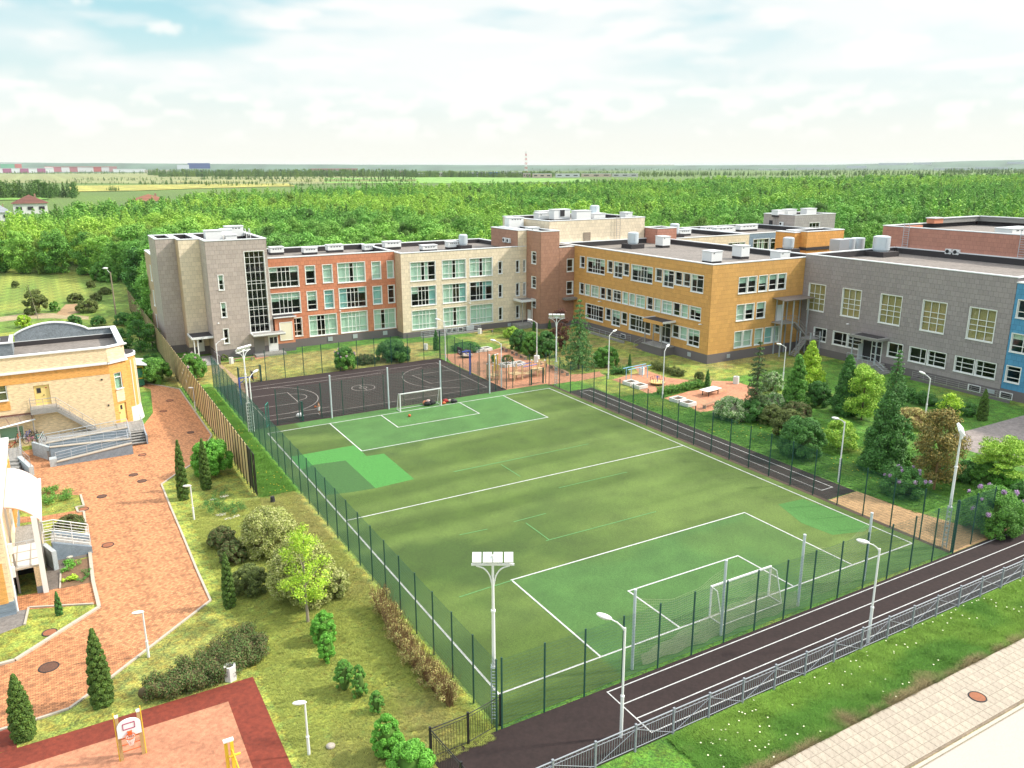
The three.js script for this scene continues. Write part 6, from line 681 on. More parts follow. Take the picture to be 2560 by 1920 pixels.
// manhole covers
function manhole(label, p, r = 0.36, m = mat(C(0.17, 0.075, 0.045), { map: T.rough })) { const t = thing('manhole_cover', label, 'manhole cover', [p[0], 0.013, p[2]], 0, 'round manhole covers'); part('rim', new THREE.TorusGeometry(r, 0.035, 6, 24).rotateX(Math.PI / 2).translate(0, 0.005, 0), M.dark, t); part('lid', new THREE.CylinderGeometry(r - 0.04, r - 0.04, 0.03, 24).translate(0, 0.006, 0), m, t); }
const clayLid = mat(C(0.42, 0.15, 0.07), { map: T.rough });
manhole('manhole cover upper one of the pair in the courtyard centre', at('k7', 1153, 372)); manhole('manhole cover lower one of the pair in the courtyard centre', at('k7', 1227, 425)); manhole('manhole cover below the planted bed corner in the courtyard', at('k7', 880, 558)); manhole('manhole cover in the notch of the bed kerb', at('k7', 722, 668), 0.38, clayLid); manhole('orange manhole cover level with the porch stair', at('k7', 933, 978), 0.4, clayLid); manhole('large dark manhole cover in the brick paving at the lower left', at('z8', 422, 790), 0.5); manhole('manhole cover near the ramp foot in the courtyard', at('k6', 1230, 1236), 0.34, clayLid); manhole('manhole cover at the courtyard edge by the board fence', at('k6', 1648, 1042), 0.34); manhole('manhole cover right of the nursery corner', at('k6', 1411, 858), 0.36, clayLid); manhole('manhole cover in the upper courtyard', at('k6', 1468, 766), 0.38, clayLid); manhole('farthest manhole cover at the top of the courtyard', at('k6', 1207, 642), 0.36);
{ const p = at('n8', 1813, 1232); manhole('rusty manhole cover in the light slab pavement', [p[0], 0, p[2]], 0.42, clayLid); scene.children[scene.children.length - 1].position.y = 0.068; } manhole('rusty manhole cover in the grass below the small spruce', at('z8', 430, 490), 0.4, clayLid);
// things left on the pitch and court
{ const b = thing('football', 'orange ball lying in the far goal area', 'ball', at('c', 1393, 614)); part('ball', new THREE.SphereGeometry(0.16, 16, 12).translate(0, 0.16, 0), mat(C(0.62, 0.10, 0.02), { roughness: 0.6 }), b); part('seam', new THREE.TorusGeometry(0.161, 0.006, 5, 24).rotateX(1.1).translate(0, 0.16, 0), M.dark, b); }
function bag(name, label, cat, p, m, s = 1, turn = 0) { const t = thing(name, label, cat, p, turn, 'bags and clothes left beside the far goal'); new MB().sph(0.26 * s, 0, 0.2 * s, 0, 1.2, 0.8, 0.8, 12).build('body', m, t); new MB().sph(0.13 * s, 0.2 * s, 0.16 * s, 0.16 * s, 1, 0.8, 0.6).build('pocket', m, t); new MB().tube([[-0.2 * s, 0.25 * s, 0.1], [-0.3 * s, 0.45 * s, 0.15], [-0.05 * s, 0.42 * s, 0.1]], 0.02).build('strap', M.black, t); }
const cg = (x, y) => at('c', x, y); bag('backpack', 'black backpack at the front of the pile in the goal', 'backpack', cg(1515, 538), M.black, 1.3); bag('backpack', 'orange and black backpack on the left of the pile in the goal', 'backpack', cg(1498, 530), mat(C(0.55, 0.2, 0.1)), 1.2, 1); bag('backpack', 'pale pink bag at the back of the pile in the goal', 'bag', cg(1525, 524), mat(C(0.6, 0.45, 0.4)), 1.3, 2); bag('backpack', 'dark grey backpack on the right of the pile in the goal', 'backpack', cg(1548, 530), M.dark, 1.4, 0.4); bag('backpack', 'dark red backpack beside the goal post', 'backpack', cg(1640, 516), mat(C(0.3, 0.03, 0.03)), 1.2); bag('ball_bag', 'small bright orange bag beside the goal post', 'bag', cg(1629, 526), M.orange, 0.8); bag('backpack', 'black sports bag furthest right of the goal', 'bag', cg(1698, 518), M.black, 1.3); bag('jacket', 'pale jacket thrown on the fence line right of the goal', 'jacket', cg(1672, 512), mat(C(0.5, 0.45, 0.38)), 0.9, 0.8);
bag('carrier_bag', 'white plastic carrier bag lying at the court edge', 'bag', cg(634, 617), M.white, 1.3);
{ const t = thing('exercise_sign', 'black backed board at the near end of the tan fence', 'notice board', [-22.35, 0, -34.0]); new MB().box(0.05, 3.7, 0.9, 0, 2.0, 0.25).build('board', M.black, t); new MB().box(0.02, 0.5, 0.05, -0.035, 3.0, 0.3, 0, 0.5).build('strip', M.kerb, t); }
// a boy playing basketball on the court: one continuous body meshed from tapered capsules
{
  const p = cg(770, 597), t = thing('person', 'shirtless boy in white shorts holding a ball on the dark court', 'person', [p[0], 0, p[2]], -1.9);
  const S1 = 1.45 / 1.7, J = (x, y, z) => V3(x * S1, y * S1, z * S1), bones = [[J(0, 0.98, 0), J(0, 1.2, 0.02), 0.13, 0.13], [J(0, 1.2, 0.02), J(0, 1.4, 0.03), 0.135, 0.12], [J(-0.14, 1.4, 0.02), J(0.14, 1.4, 0.02), 0.07, 0.07], [J(0, 1.42, 0.03), J(0, 1.54, 0.05), 0.055, 0.05], [J(0, 1.62, 0.06), J(0, 1.68, 0.06), 0.095, 0.085], [J(-0.09, 0.95, 0), J(-0.11, 0.52, 0.07), 0.085, 0.055], [J(-0.11, 0.52, 0.07), J(-0.12, 0.09, -0.02), 0.055, 0.035], [J(0.09, 0.95, 0), J(0.12, 0.52, 0.04), 0.085, 0.055], [J(0.12, 0.52, 0.04), J(0.15, 0.09, -0.1), 0.055, 0.035], [J(-0.12, 0.05, -0.02), J(-0.13, 0.04, 0.16), 0.04, 0.035], [J(0.15, 0.05, -0.1), J(0.16, 0.04, 0.08), 0.04, 0.035], [J(-0.19, 1.4, 0.02), J(-0.26, 1.14, 0.06), 0.05, 0.04], [J(-0.26, 1.14, 0.06), J(-0.17, 1.02, 0.28), 0.04, 0.03], [J(0.19, 1.4, 0.02), J(0.25, 1.14, 0.08), 0.05, 0.04], [J(0.25, 1.14, 0.08), J(0.12, 1.02, 0.3), 0.04, 0.03]];
  const res = 72, mc = new MarchingCubes(res, new THREE.MeshBasicMaterial(), false, false, 60000), half = 0.85, cy = 0.76; mc.isolation = 0;
  const ab = V3(0, 0, 0), ap = V3(0, 0, 0); for (let z = 0; z < res; z++) for (let y = 0; y < res; y++) for (let x = 0; x < res; x++) { const q = V3((x - res / 2) / (res / 2) * half, (y - res / 2) / (res / 2) * half + cy, (z - res / 2) / (res / 2) * half); let d = 1e3; for (const [a, b, r0, r1] of bones) { ab.subVectors(b, a); ap.subVectors(q, a); const h = clamp(ap.dot(ab) / ab.lengthSq()); const e = ap.addScaledVector(ab, -h).length() - lerp(r0, r1, h) * S1; const k = 0.035, hh = clamp(0.5 + 0.5 * (d - e) / k); d = lerp(d, e, hh) - k * hh * (1 - hh); } mc.field[x + y * res + z * res * res] = -d; }
  mc.update(); const n = mc.count, P = new Float32Array(mc.positionArray.slice(0, n * 3)), N = new Float32Array(mc.normalArray.slice(0, n * 3)); for (let i = 0; i < n; i++) { P[i * 3] *= half; P[i * 3 + 1] = P[i * 3 + 1] * half + cy; P[i * 3 + 2] *= half; }
  const g = new THREE.BufferGeometry(); g.setAttribute('position', new THREE.BufferAttribute(P, 3)); g.setAttribute('normal', new THREE.BufferAttribute(N, 3)); part('body', g, mat(C(0.42, 0.22, 0.13), { roughness: 0.6 }), t);
  new MB().cyl(0.14, 0.15, 0.14, 0, 0.78, 0.01, 14).bar([-0.085, 0.84, 0], [-0.1, 0.5, 0.05], 0.09, 12, 0.1).bar([0.085, 0.84, 0], [0.11, 0.5, 0.03], 0.09, 12, 0.1).build('shorts', M.white, t); new MB().sph(0.085, 0, 1.445, 0.03, 1, 0.75, 1.05, 14).build('hair', mat(C(0.10, 0.05, 0.03)), t); new MB().sph(0.045, -0.105, 0.05, 0.06, 0.9, 0.8, 2).sph(0.045, 0.135, 0.05, -0.01, 0.9, 0.8, 2).build('shoes', M.white, t);
  for (const [sx, a] of [[-1, J(-0.17, 1.02, 0.28)], [1, J(0.12, 1.02, 0.3)]]) { const b = new MB(); b.sph(0.035, a.x, a.y, a.z + 0.03, 1, 0.5, 1.2, 8); for (let i = 0; i < 4; i++) b.bar([a.x - 0.024 + i * 0.016, a.y, a.z + 0.06], [a.x - 0.026 + i * 0.018 - sx * 0.012, a.y + 0.015, a.z + 0.12 - Math.abs(i - 1.5) * 0.008], 0.007, 5); b.bar([a.x - sx * 0.025, a.y, a.z + 0.03], [a.x - sx * 0.05, a.y + 0.02, a.z + 0.075], 0.008, 5); b.build('hand', mat(C(0.42, 0.22, 0.13)), t); }
  const bl = thing('basketball', 'orange basketball held by the boy on the court', 'ball', t.localToWorld(V3(-0.02, 0.9, 0.40)).toArray(), 0); t.updateMatrixWorld(); bl.position.copy(t.localToWorld(V3(-0.02, 0.92, 0.40))); part('ball', new THREE.SphereGeometry(0.13, 16, 12), mat(C(0.62, 0.14, 0.03)), bl); part('seam', new THREE.TorusGeometry(0.131, 0.005, 5, 20), M.dark, bl);
}
// things on the roofs
function roofVent(label, u, v, y, w, h, d = 1.5, slots = 4) { const t = thing('roof_vent', label, 'roof vent', [u, y, -v - d / 2], 0, 'white ventilation shafts on the flat roofs'); const bh = Math.min(0.4, h * 0.3); new MB().box(w * 0.96, bh, d * 0.96, 0, bh / 2, 0).build('curb', M.tar, t); new MB().box(w, h - bh - 0.1, d, 0, bh + (h - bh - 0.1) / 2, 0).build('shaft', M.white, t); new MB().box(w + 0.16, 0.1, d + 0.16, 0, h - 0.05, 0).build('cap', M.coping, t); for (let i = 0; i < slots; i++) new MB().box(w * 0.11, 0.13, 0.03, -w * 0.27 + i * w * 0.18, h - 0.35, d / 2 + 0.005).build('slot', M.dark, t); }
[[-2.2, 102.2, 2.2, 1.3, 'red wing, leftmost'], [2.6, 99.6, 2.3, 1.2, 'red wing, second from left'], [7.3, 101, 2.7, 1.3, 'red wing, third from left'], [12.4, 98.6, 1.7, 1.2, 'red wing, small one near the cream wing'], [17.5, 100.7, 3.0, 1.4, 'cream wing, leftmost'], [21.5, 94, 2.7, 1.1, 'cream wing, near the front edge'], [26.4, 95, 1.9, 1.4, 'cream wing, left of the silver fan']].forEach(q => roofVent('white slotted roof vent on the ' + q[4], q[0], q[1], 13.06, q[2], q[3]));
[[59.3, 77.5, 1.7, 2.0, 'beside the red roof house'], [49.6, 55.0, 2.1, 1.9, 'nearest the front corner'], [57.8, 57.4, 1.7, 2.1, 'middle of the right edge'], [60.0, 51.6, 2.0, 1.6, 'next to the grey hall']].forEach(q => roofVent('white square roof vent on the ochre roof, ' + q[4], q[0], q[1], 13.11, q[2], q[3], 2, 1));
[[79.5, 95.2, 3, 1.3, 'leftmost'], [89.2, 98.2, 3.2, 1.3, 'second from left'], [90.3, 94.7, 5.4, 1.4, 'the long front one'], [99.3, 96.9, 5.3, 1.4, 'nearest the grey roof house']].forEach(q => roofVent('white slotted vent on the rear wing roof, ' + q[4], q[0], q[1], 13.06, q[2], q[3]));
[[50, 101, 4.7, 1.6, 'long slotted one at the back', 6], [46.3, 97.2, 2.3, 1.5, 'small one at the left', 1], [48.8, 94.8, 3.6, 2.2, 'with dark louvre', 0], [52, 92.4, 3.2, 2.0, 'tall plain one', 0], [56.5, 93.6, 2.6, 1.3, 'low plain one beside the fan', 0], [61, 90.5, 1.6, 1.5, 'at the right end', 1]].forEach(q => roofVent('white shaft on the cream upper storey, ' + q[4], q[0], q[1], 17.1, q[2], q[3], 1.8, q[5]));
{ const l = thing('louvre', 'dark louvre fixed on a white roof shaft', 'louvre', [48.8, 18, -94.72]); new MB().box(0.9, 1.1, 0.1, 0, 0.6, 0).build('panel', M.dark, l); }
[[39.2, 95.2, 3, 2.3, 'tall slotted one', 4], [38.9, 88.4, 1.9, 1.0, 'low one at the front', 1]].forEach(q => roofVent('white shaft on the brown corner block, ' + q[4], q[0], q[1], 15.8, q[2], q[3], 1.7, q[5]));
[[-13.2, 94.4, 2.4, 1.9, 'with grey louvre'], [-11, 96, 1.6, 1.9, 'middle one'], [-9, 100.5, 2.7, 2.0, 'slotted one at the back'], [-10.9, 93.6, 1.6, 1.2, 'low one at the front']].forEach((q, i) => roofVent('white shaft on the stair tower roof, ' + q[4], q[0], q[1], 16.1, q[2], q[3], 1.6, i === 2 ? 4 : 0));
[[109.6, 97.5, 2.2, 1.5, 'left one'], [113.2, 97.5, 2.8, 1.6, 'middle one'], [116.6, 95, 3.2, 1.8, 'right one']].forEach(q => roofVent('white shaft on the grey roof house, ' + q[4], q[0], q[1], 15.8, q[2], q[3], 1.8, 0));
roofVent('broad white shaft on the maroon upper block roof', 88.0, 33, 16.8, 6, 1.4, 2.5, 3);
function fan(label, u, v, y, r = 0.75, h = 1.7) { const t = thing('roof_fan', label, 'roof fan', [u, y, -v], 0, 'silver drum fans on the flat roofs'); new MB().box(3 * r, 0.75, 3 * r, 0, 0.37, 0).build('curb', M.tar, t); new MB().cyl(r * 0.9, r * 0.9, 0.2, 0, 0.75, 0, 18).cyl(r, r, h, 0, 0.95, 0, 18).cyl(r * 0.92, r * 0.7, 0.12, 0, 0.95 + h, 0, 18).build('drum', M.silver, t); const b = new MB(); for (let i = 0; i < 4; i++) { const a = i * Math.PI / 2 + 0.4; b.box(0.04, h * 0.7, 0.05, Math.cos(a) * (r + 0.02), 1.2 + h * 0.4, Math.sin(a) * (r + 0.02)); } b.build('strut', M.galv, t); }
fan('silver drum fan on the cream wing roof', 28.1, 94.6, 13.05, 0.75, 1.5); fan('silver drum fan at the back of the ochre roof', 54.1, 80.3, 13.1, 0.95, 1.7); fan('silver drum fan on the rear wing beside the red house', 75.1, 93.6, 13.05, 0.95, 1.7); fan('silver drum fan on the cream upper storey', 57.0, 96.0, 17.1, 0.9, 1.6); fan('large silver drum fan on the hall roof', 76.6, 49.2 - 1.5, 13.45, 1.25, 2.0); fan('small silver fan in front of the orange roof house', 70.6, 60.5, 13.1, 0.9, 1.5);
{ const t = thing('duct_run', 'pale silver ventilation ducts between hall roof and orange house', 'ducts', [82.5, 13.2, -58]); for (const [x, w, r] of [[-2.5, 2.4, 0], [0, 1.9, 1], [2.2, 2.2, 1]]) r ? new MB().cyl(w / 2, w / 2, 1.9, x, 0, 0, 16).build('drum', M.silver, t) : new MB().box(w, 1.9, 2, x, 0.95, 0).build('box', M.galv, t); }
function aircon(label, p, turn) { const t = thing('air_conditioner', label, 'air conditioner', p, turn, 'outdoor air conditioner boxes'); new MB().box(0.95, 0.75, 0.4, 0, 0.38, 0).build('casing', M.white, t); part('fan_grille', new THREE.CylinderGeometry(0.28, 0.28, 0.03, 18).rotateX(Math.PI / 2).translate(-0.12, 0.38, 0.21), M.dark, t); new MB().box(0.06, 0.1, 0.5, -0.3, -0.03, -0.05).box(0.06, 0.1, 0.5, 0.3, -0.03, -0.05).build('bracket', M.steel, t); }
aircon('left air conditioner of the pair on the maroon block', [82.25, 14.1, -40.3], -Math.PI / 2); aircon('right air conditioner of the pair on the maroon block', [82.25, 14.1, -39.1], -Math.PI / 2); aircon('left air conditioner of the pair on the brown roof wall', [34.7, 14.2, -91.6], -Math.PI / 2); aircon('right air conditioner of the pair on the brown roof wall', [34.7, 14.2, -90.2], -Math.PI / 2); aircon('single air conditioner on the grey roof house', [108.75, 14.0, -96.4], -Math.PI / 2);
{ const t = thing('roof_ladder', 'white hooped ladder at the right corner of the stair tower roof', 'ladder', [-8.4, 16.1, -94]); const b = new MB(); for (const x of [-0.3, 0.3]) b.tube([[x, 0, 0.5], [x, 1.6, 0.1], [x, 2.0, -0.4], [x, 1.5, -0.9], [x, 0.9, -1]], 0.035); b.build('stile', M.white, t); const r = new MB(); for (let i = 0; i < 5; i++) r.bar([-0.3, 0.3 + i * 0.3, 0.45 - i * 0.08], [0.3, 0.3 + i * 0.3, 0.45 - i * 0.08], 0.02); r.build('rung', M.white, t); }
{ const t = thing('tower_porch', 'grey flat canopy over the glazed door of the stair tower', 'porch', [-8.2, 0, -87]); new MB().box(4.6, 0.3, 1.9, 0, 3.15, 0.05).build('canopy', M.concrete, t); new MB().box(4.7, 0.2, 0.1, 0, 3.25, 1.02).box(0.1, 0.2, 1.9, -2.33, 3.25, 0.05).build('coping', M.coping, t); new MB().box(1.4, 2.4, 0.08, 0.85, 1.5, -0.9).build('door', M.white, t); new MB().box(0.5, 0.9, 0.04, 0.6, 1.95, -0.84).box(0.45, 0.9, 0.04, 1.2, 1.95, -0.84).build('door_pane', M.dark, t); new MB().box(4.4, 0.3, 2.0, 0, 0.15, 0.1).build('step', M.concrete, t); new MB().box(1.5, 2.4, 0.1, -1.2, 1.5, -0.89).build('side_panel', M.shade, t); }
{ const t = thing('side_porch', 'small dark roofed porch in the recess of the stair tower', 'porch', [-17.0, 0, -90.3]); new MB().box(3.2, 0.3, 3.8, 0, 3.2, 0.0).build('canopy', M.tar, t); new MB().box(3.4, 0.32, 0.12, 0, 3.25, 1.93).box(0.12, 0.32, 3.8, -1.66, 3.25, 0).build('coping', M.coping, t); for (const x of [-1.4, -0.9]) new MB().box(0.14, 3.1, 0.14, x, 1.55, 1.7).build('post', M.white, t); new MB().box(1.0, 2.2, 0.08, 0.0, 1.6, -1.9).build('door', M.white, t); new MB().box(0.4, 0.5, 0.04, 0, 2.1, -1.84).build('door_pane', M.dark, t); new MB().box(0.15, 1.2, 6, 1.2, 0.6, 3.0).build('side_wall', M.plinth, t); new MB().box(2.4, 0.15, 6, 0, 0.08, 3).build('ramp', M.concrete, t); }
{ const t = thing('basement_stair', 'grey railing round basement windows of the cream wing', 'railing', [21, 0, -86.3]); rail(new MB(), [[-5, 0, 0], [6, 0, 0], [6, 0, -1.2]], 1.1, 4, 0.02, 1.5).build('railing', M.galv, t); new MB().box(11, 0.3, 0.2, 0.5, 0.1, 0.1).build('kerb', M.concrete, t); for (const x of [0.5, 1.6, 2.7]) new MB().box(0.9, 0.75, 0.1, x, 0.5, -1.1).build('window_frame', M.white, t), new MB().box(0.7, 0.55, 0.1, x, 0.5, -1.06).build('pane', M.dark, t); new MB().box(1.4, 0.8, 0.3, 4.4, 0.6, -0.9).build('grille', M.galv, t); }
{ const t = thing('basement_stair', 'grey railing round basement windows of the ochre wing', 'railing', [42.6, 0, -71]); rail(new MB(), [[-0.7, 0, -5], [-0.7, 0, 4.5], [0.8, 0, 4.5]], 1.1, 3, 0.02, 1.5).build('railing', M.galv, t); new MB().box(0.2, 0.35, 9.5, -0.7, 0.17, 0).build('kerb', M.concrete, t); new MB().box(0.1, 0.7, 1.2, 0.83, 0.6, 2.5).build('window_frame', M.white, t); new MB().box(0.1, 0.55, 1.0, 0.79, 0.6, 2.5).build('pane', M.dark, t); }
function wallLamp(label, p, turn) { const t = thing('wall_lamp', label, 'wall lamp', p, turn, 'lamps on brackets fixed to school walls'); new MB().bar([0, 0, 0], [0, 0.12, 0.35], 0.03).build('bracket', M.galv, t); const g = new THREE.SphereGeometry(0.16, 10, 8); g.scale(0.9, 0.5, 2); g.translate(0, 0.15, 0.55); part('lamp_head', g, M.lamp, t); }
wallLamp('white wall lamp on the grey stair tower', [-15.0, 5.2, -87.95], 0); wallLamp('white wall lamp on the red wing under the second floor', [3.7, 5.0, -89.95], 0); wallLamp('white wall lamp on the cream wing between window rows', [25.3, 4.75, -87.45], 0); wallLamp('white wall lamp on the ochre front between first and second window row', [43.45, 5.3, -74.5], -Math.PI / 2); wallLamp('white wall lamp near the ochre corner', [43.45, 5.4, -50.6], -Math.PI / 2); wallLamp('white wall lamp on the grey hall under the tall windows', [61.8, 5.3, -40.6], -Math.PI / 2);
// ---------------------------------------------------------------- trees, shrubs, hedges, forest
M.leaf = new THREE.MeshStandardMaterial({ color: C(1, 1, 1), vertexColors: true, roughness: 0.75, side: THREE.DoubleSide });
M.leafInst = new THREE.MeshStandardMaterial({ color: C(1, 1, 1), vertexColors: true, roughness: 0.8, side: THREE.DoubleSide });
function pick(pal, r) { let t = 0; for (const p of pal) t += p[1]; let q = r * t; for (const p of pal) { q -= p[1]; if (q <= 0) return p[0]; } return pal[0][0]; }
// clumps: [x, y, z, rx, ry, rz]; leaves are small folded rhombs set in the outer part of every clump
function foliage(clumps, n, size, pal, seed, { up = 0.25, out = 0.7, lean = 0, keep = null, vary = 1 } = {}) {
  const r = rng(seed), P = [], K = [], I = []; let vol = 0; for (const c of clumps) vol += Math.pow(c[3] * c[4] * c[5], 2 / 3);
  const a = V3(), b = V3(), nn = V3(); let q = 0;
  for (const c of clumps) {
    const m = Math.max(3, Math.round(n * Math.pow(c[3] * c[4] * c[5], 2 / 3) / vol)), tone = 1 + (r() - 0.5) * 0.28 * vary, base = pick(pal, r());
    for (let i = 0; i < m; i++) {
      const z = r() * 2 - 1, ph = r() * 6.2832, s = Math.sqrt(1 - z * z), rad = Math.pow(r(), 0.38), d = [s * Math.cos(ph), z, s * Math.sin(ph)];
      const x = c[0] + d[0] * c[3] * rad, y = c[1] + d[1] * c[4] * rad, w = c[2] + d[2] * c[5] * rad; if (y < 0.02 || (keep && keep(x, y, w, r))) continue;
      nn.set(d[0] * out + (r() - 0.5) * 1.3, d[1] * out + (r() - 0.5) * 1.3 + up, d[2] * out + (r() - 0.5) * 1.3).normalize(); a.set(r() - 0.5, r() - 0.5 - lean, r() - 0.5); a.addScaledVector(nn, -a.dot(nn)).normalize(); b.crossVectors(nn, a);
      const L = size * (0.65 + 0.7 * r()), W = L * (0.36 + 0.2 * r()); const col = pal.length > 1 ? pick(pal, r()) : base, k = tone * (1 + (r() - 0.5) * 0.4 * vary);
      P.push(x - a.x * L / 2, y - a.y * L / 2, w - a.z * L / 2, x + b.x * W / 2 + nn.x * L * 0.08, y + b.y * W / 2 + nn.y * L * 0.08, w + b.z * W / 2 + nn.z * L * 0.08, x + a.x * L / 2, y + a.y * L / 2, w + a.z * L / 2, x - b.x * W / 2 + nn.x * L * 0.08, y - b.y * W / 2 + nn.y * L * 0.08, w - b.z * W / 2 + nn.z * L * 0.08);
      for (let j = 0; j < 4; j++) K.push(col[0] * k, col[1] * k, col[2] * k); I.push(q, q + 1, q + 2, q, q + 2, q + 3); q += 4;
    }
  }
  const g = new THREE.BufferGeometry(); g.setAttribute('position', new THREE.Float32BufferAttribute(P, 3)); g.setAttribute('color', new THREE.Float32BufferAttribute(K, 3)); g.setIndex(I); g.computeVertexNormals(); return g;
}
const PAL = {
  green: [[[0.115, 0.29, 0.036], 5], [[0.17, 0.38, 0.05], 2], [[0.07, 0.19, 0.03], 2]], dark: [[[0.065, 0.19, 0.032], 5], [[0.10, 0.26, 0.04], 2], [[0.045, 0.13, 0.025], 1]], thuja: [[[0.075, 0.145, 0.018], 5], [[0.12, 0.20, 0.024], 2]], bright: [[[0.12, 0.36, 0.03], 5], [[0.18, 0.46, 0.05], 2], [[0.07, 0.22, 0.02], 1]], lime: [[[0.36, 0.56, 0.03], 5], [[0.48, 0.62, 0.06], 2], [[0.22, 0.42, 0.03], 1]], yellowgreen: [[[0.32, 0.52, 0.05], 5], [[0.23, 0.42, 0.04], 3], [[0.44, 0.60, 0.08], 2]], olive: [[[0.13, 0.17, 0.035], 5], [[0.19, 0.22, 0.05], 2], [[0.08, 0.11, 0.03], 2]], brownish: [[[0.125, 0.105, 0.036], 4], [[0.08, 0.15, 0.028], 5], [[0.17, 0.14, 0.05], 1]], varieg: [[[0.44, 0.46, 0.14], 5], [[0.30, 0.36, 0.07], 4], [[0.58, 0.57, 0.26], 2], [[0.17, 0.20, 0.04], 3]], white: [[[0.55, 0.60, 0.36], 4], [[0.10, 0.26, 0.05], 4], [[0.20, 0.36, 0.08], 3]], dry: [[[0.52, 0.42, 0.14], 4], [[0.36, 0.26, 0.09], 3], [[0.50, 0.52, 0.16], 3], [[0.24, 0.15, 0.06], 2]], maroon: [[[0.12, 0.035, 0.02], 5], [[0.17, 0.06, 0.03], 2], [[0.07, 0.03, 0.02], 2]], gold: [[[0.30, 0.22, 0.05], 4], [[0.20, 0.17, 0.04], 4], [[0.12, 0.13, 0.03], 3], [[0.42, 0.30, 0.09], 1]], larch: [[[0.10, 0.24, 0.06], 5], [[0.14, 0.30, 0.08], 2], [[0.06, 0.16, 0.04], 2]], spruce: [[[0.09, 0.16, 0.05], 4], [[0.14, 0.20, 0.06], 2], [[0.05, 0.10, 0.03], 2]], forest: [[[0.25, 0.48, 0.065], 5], [[0.32, 0.55, 0.09], 3], [[0.19, 0.40, 0.055], 3]], lilac: [[[0.42, 0.24, 0.46], 4], [[0.55, 0.38, 0.56], 2]], pinklilac: [[[0.55, 0.34, 0.42], 4], [[0.62, 0.48, 0.50], 2]] };
const scatter = {
  round: (h, w, k0, r) => { const o = [], k = Math.round(k0 * 2.2); for (let i = 0; i < k; i++) { const e = Math.pow(r(), 0.8), p = i * 2.399 + r() * 0.6, q = 0.72 + 0.22 * r(), R = w * 0.5 * q * Math.sqrt(Math.max(0, 1 - Math.pow(Math.max(0, e - 0.3) / 0.7, 2))) * (0.86 + 0.14 * Math.min(1, e / 0.3)), c = w * (0.075 + 0.055 * r()); o.push([Math.cos(p) * R, Math.max(c * 0.5, h * (0.06 + 0.80 * e)), Math.sin(p) * R, c, Math.min(c * 0.9, h * 0.22), c]); } return o; },
  cone: (h, w, k, r, y0 = 0.06, pw = 0.85) => { const o = []; for (let i = 0; i < k; i++) { const t = Math.pow(i / k, 1.15), R = w * 0.5 * Math.pow(1 - t, pw) * (0.55 + 0.5 * r()), p = i * 2.399 + r(), c = w * (0.07 + 0.13 * (1 - t)); o.push([Math.cos(p) * R * 0.8, h * (y0 + (0.97 - y0) * t), Math.sin(p) * R * 0.8, c, c * 0.8, c]); } return o; },
  column: (h, w, k, r) => { const o = []; for (let i = 0; i < k; i++) { const t = (i + 0.5) / k, R = w * 0.5 * (t < 0.12 ? 0.86 + t : Math.pow(1 - Math.pow((t - 0.05) / 0.97, 2.2), 0.75)), p = i * 2.399, c = Math.max(0.06, w * 0.16 * (1.1 - t * 0.6)); o.push([Math.cos(p) * Math.max(0, R - c) * 0.95, h * t, Math.sin(p) * Math.max(0, R - c) * 0.95, c * 1.05, h / k * 2.2 + c * 0.5, c * 1.05]); } return o; },
  tree: (h, w, k, r, y0 = 0.22) => { const o = []; for (let i = 0; i < k; i++) { const t = r(), env = Math.sin(Math.PI * Math.min(1, (t * 0.86 + 0.10))) ** 0.7, R = w * 0.5 * env * Math.pow(r(), 0.45), p = i * 2.399 + r() * 0.8, c = w * (0.10 + 0.08 * r()); o.push([Math.cos(p) * R * 0.86, h * (y0 + (0.95 - y0) * t), Math.sin(p) * R * 0.86, c, c * 0.75, c]); } return o; },
  spread: (h, w, k, r) => { const o = []; for (let i = 0; i < k; i++) { const t = 0.45 + 0.5 * r(), p = r() * 6.2832, R = w * 0.5 * Math.sqrt(r()) * (1.25 - 0.6 * t), c = w * (0.07 + 0.05 * r()); o.push([Math.cos(p) * R, h * t, Math.sin(p) * R, c * 1.5, c * 0.35, c * 1.5]); } return o; },
  whorl: (h, w, k, r) => { const o = []; const L = 14; for (let j = 0; j < L; j++) { const t = j / L, R = w * 0.5 * Math.pow(1 - t, 0.9) + 0.1, m = 7 - Math.floor(t * 3); for (let i = 0; i < m; i++) { const p = i * 6.2832 / m + j * 0.7 + (r() - 0.5) * 0.5, rr = R * (0.7 + 0.5 * r()); for (let s = 0; s < 3; s++) { const f = 0.3 + s * 0.32; o.push([Math.cos(p) * rr * f, h * (0.1 + 0.88 * t) - f * R * 0.22 + 0.05, Math.sin(p) * rr * f, 0.08 + R * 0.13, 0.10 + R * 0.08, 0.08 + R * 0.13]); } } } return o; },
};
let gseed = 11;
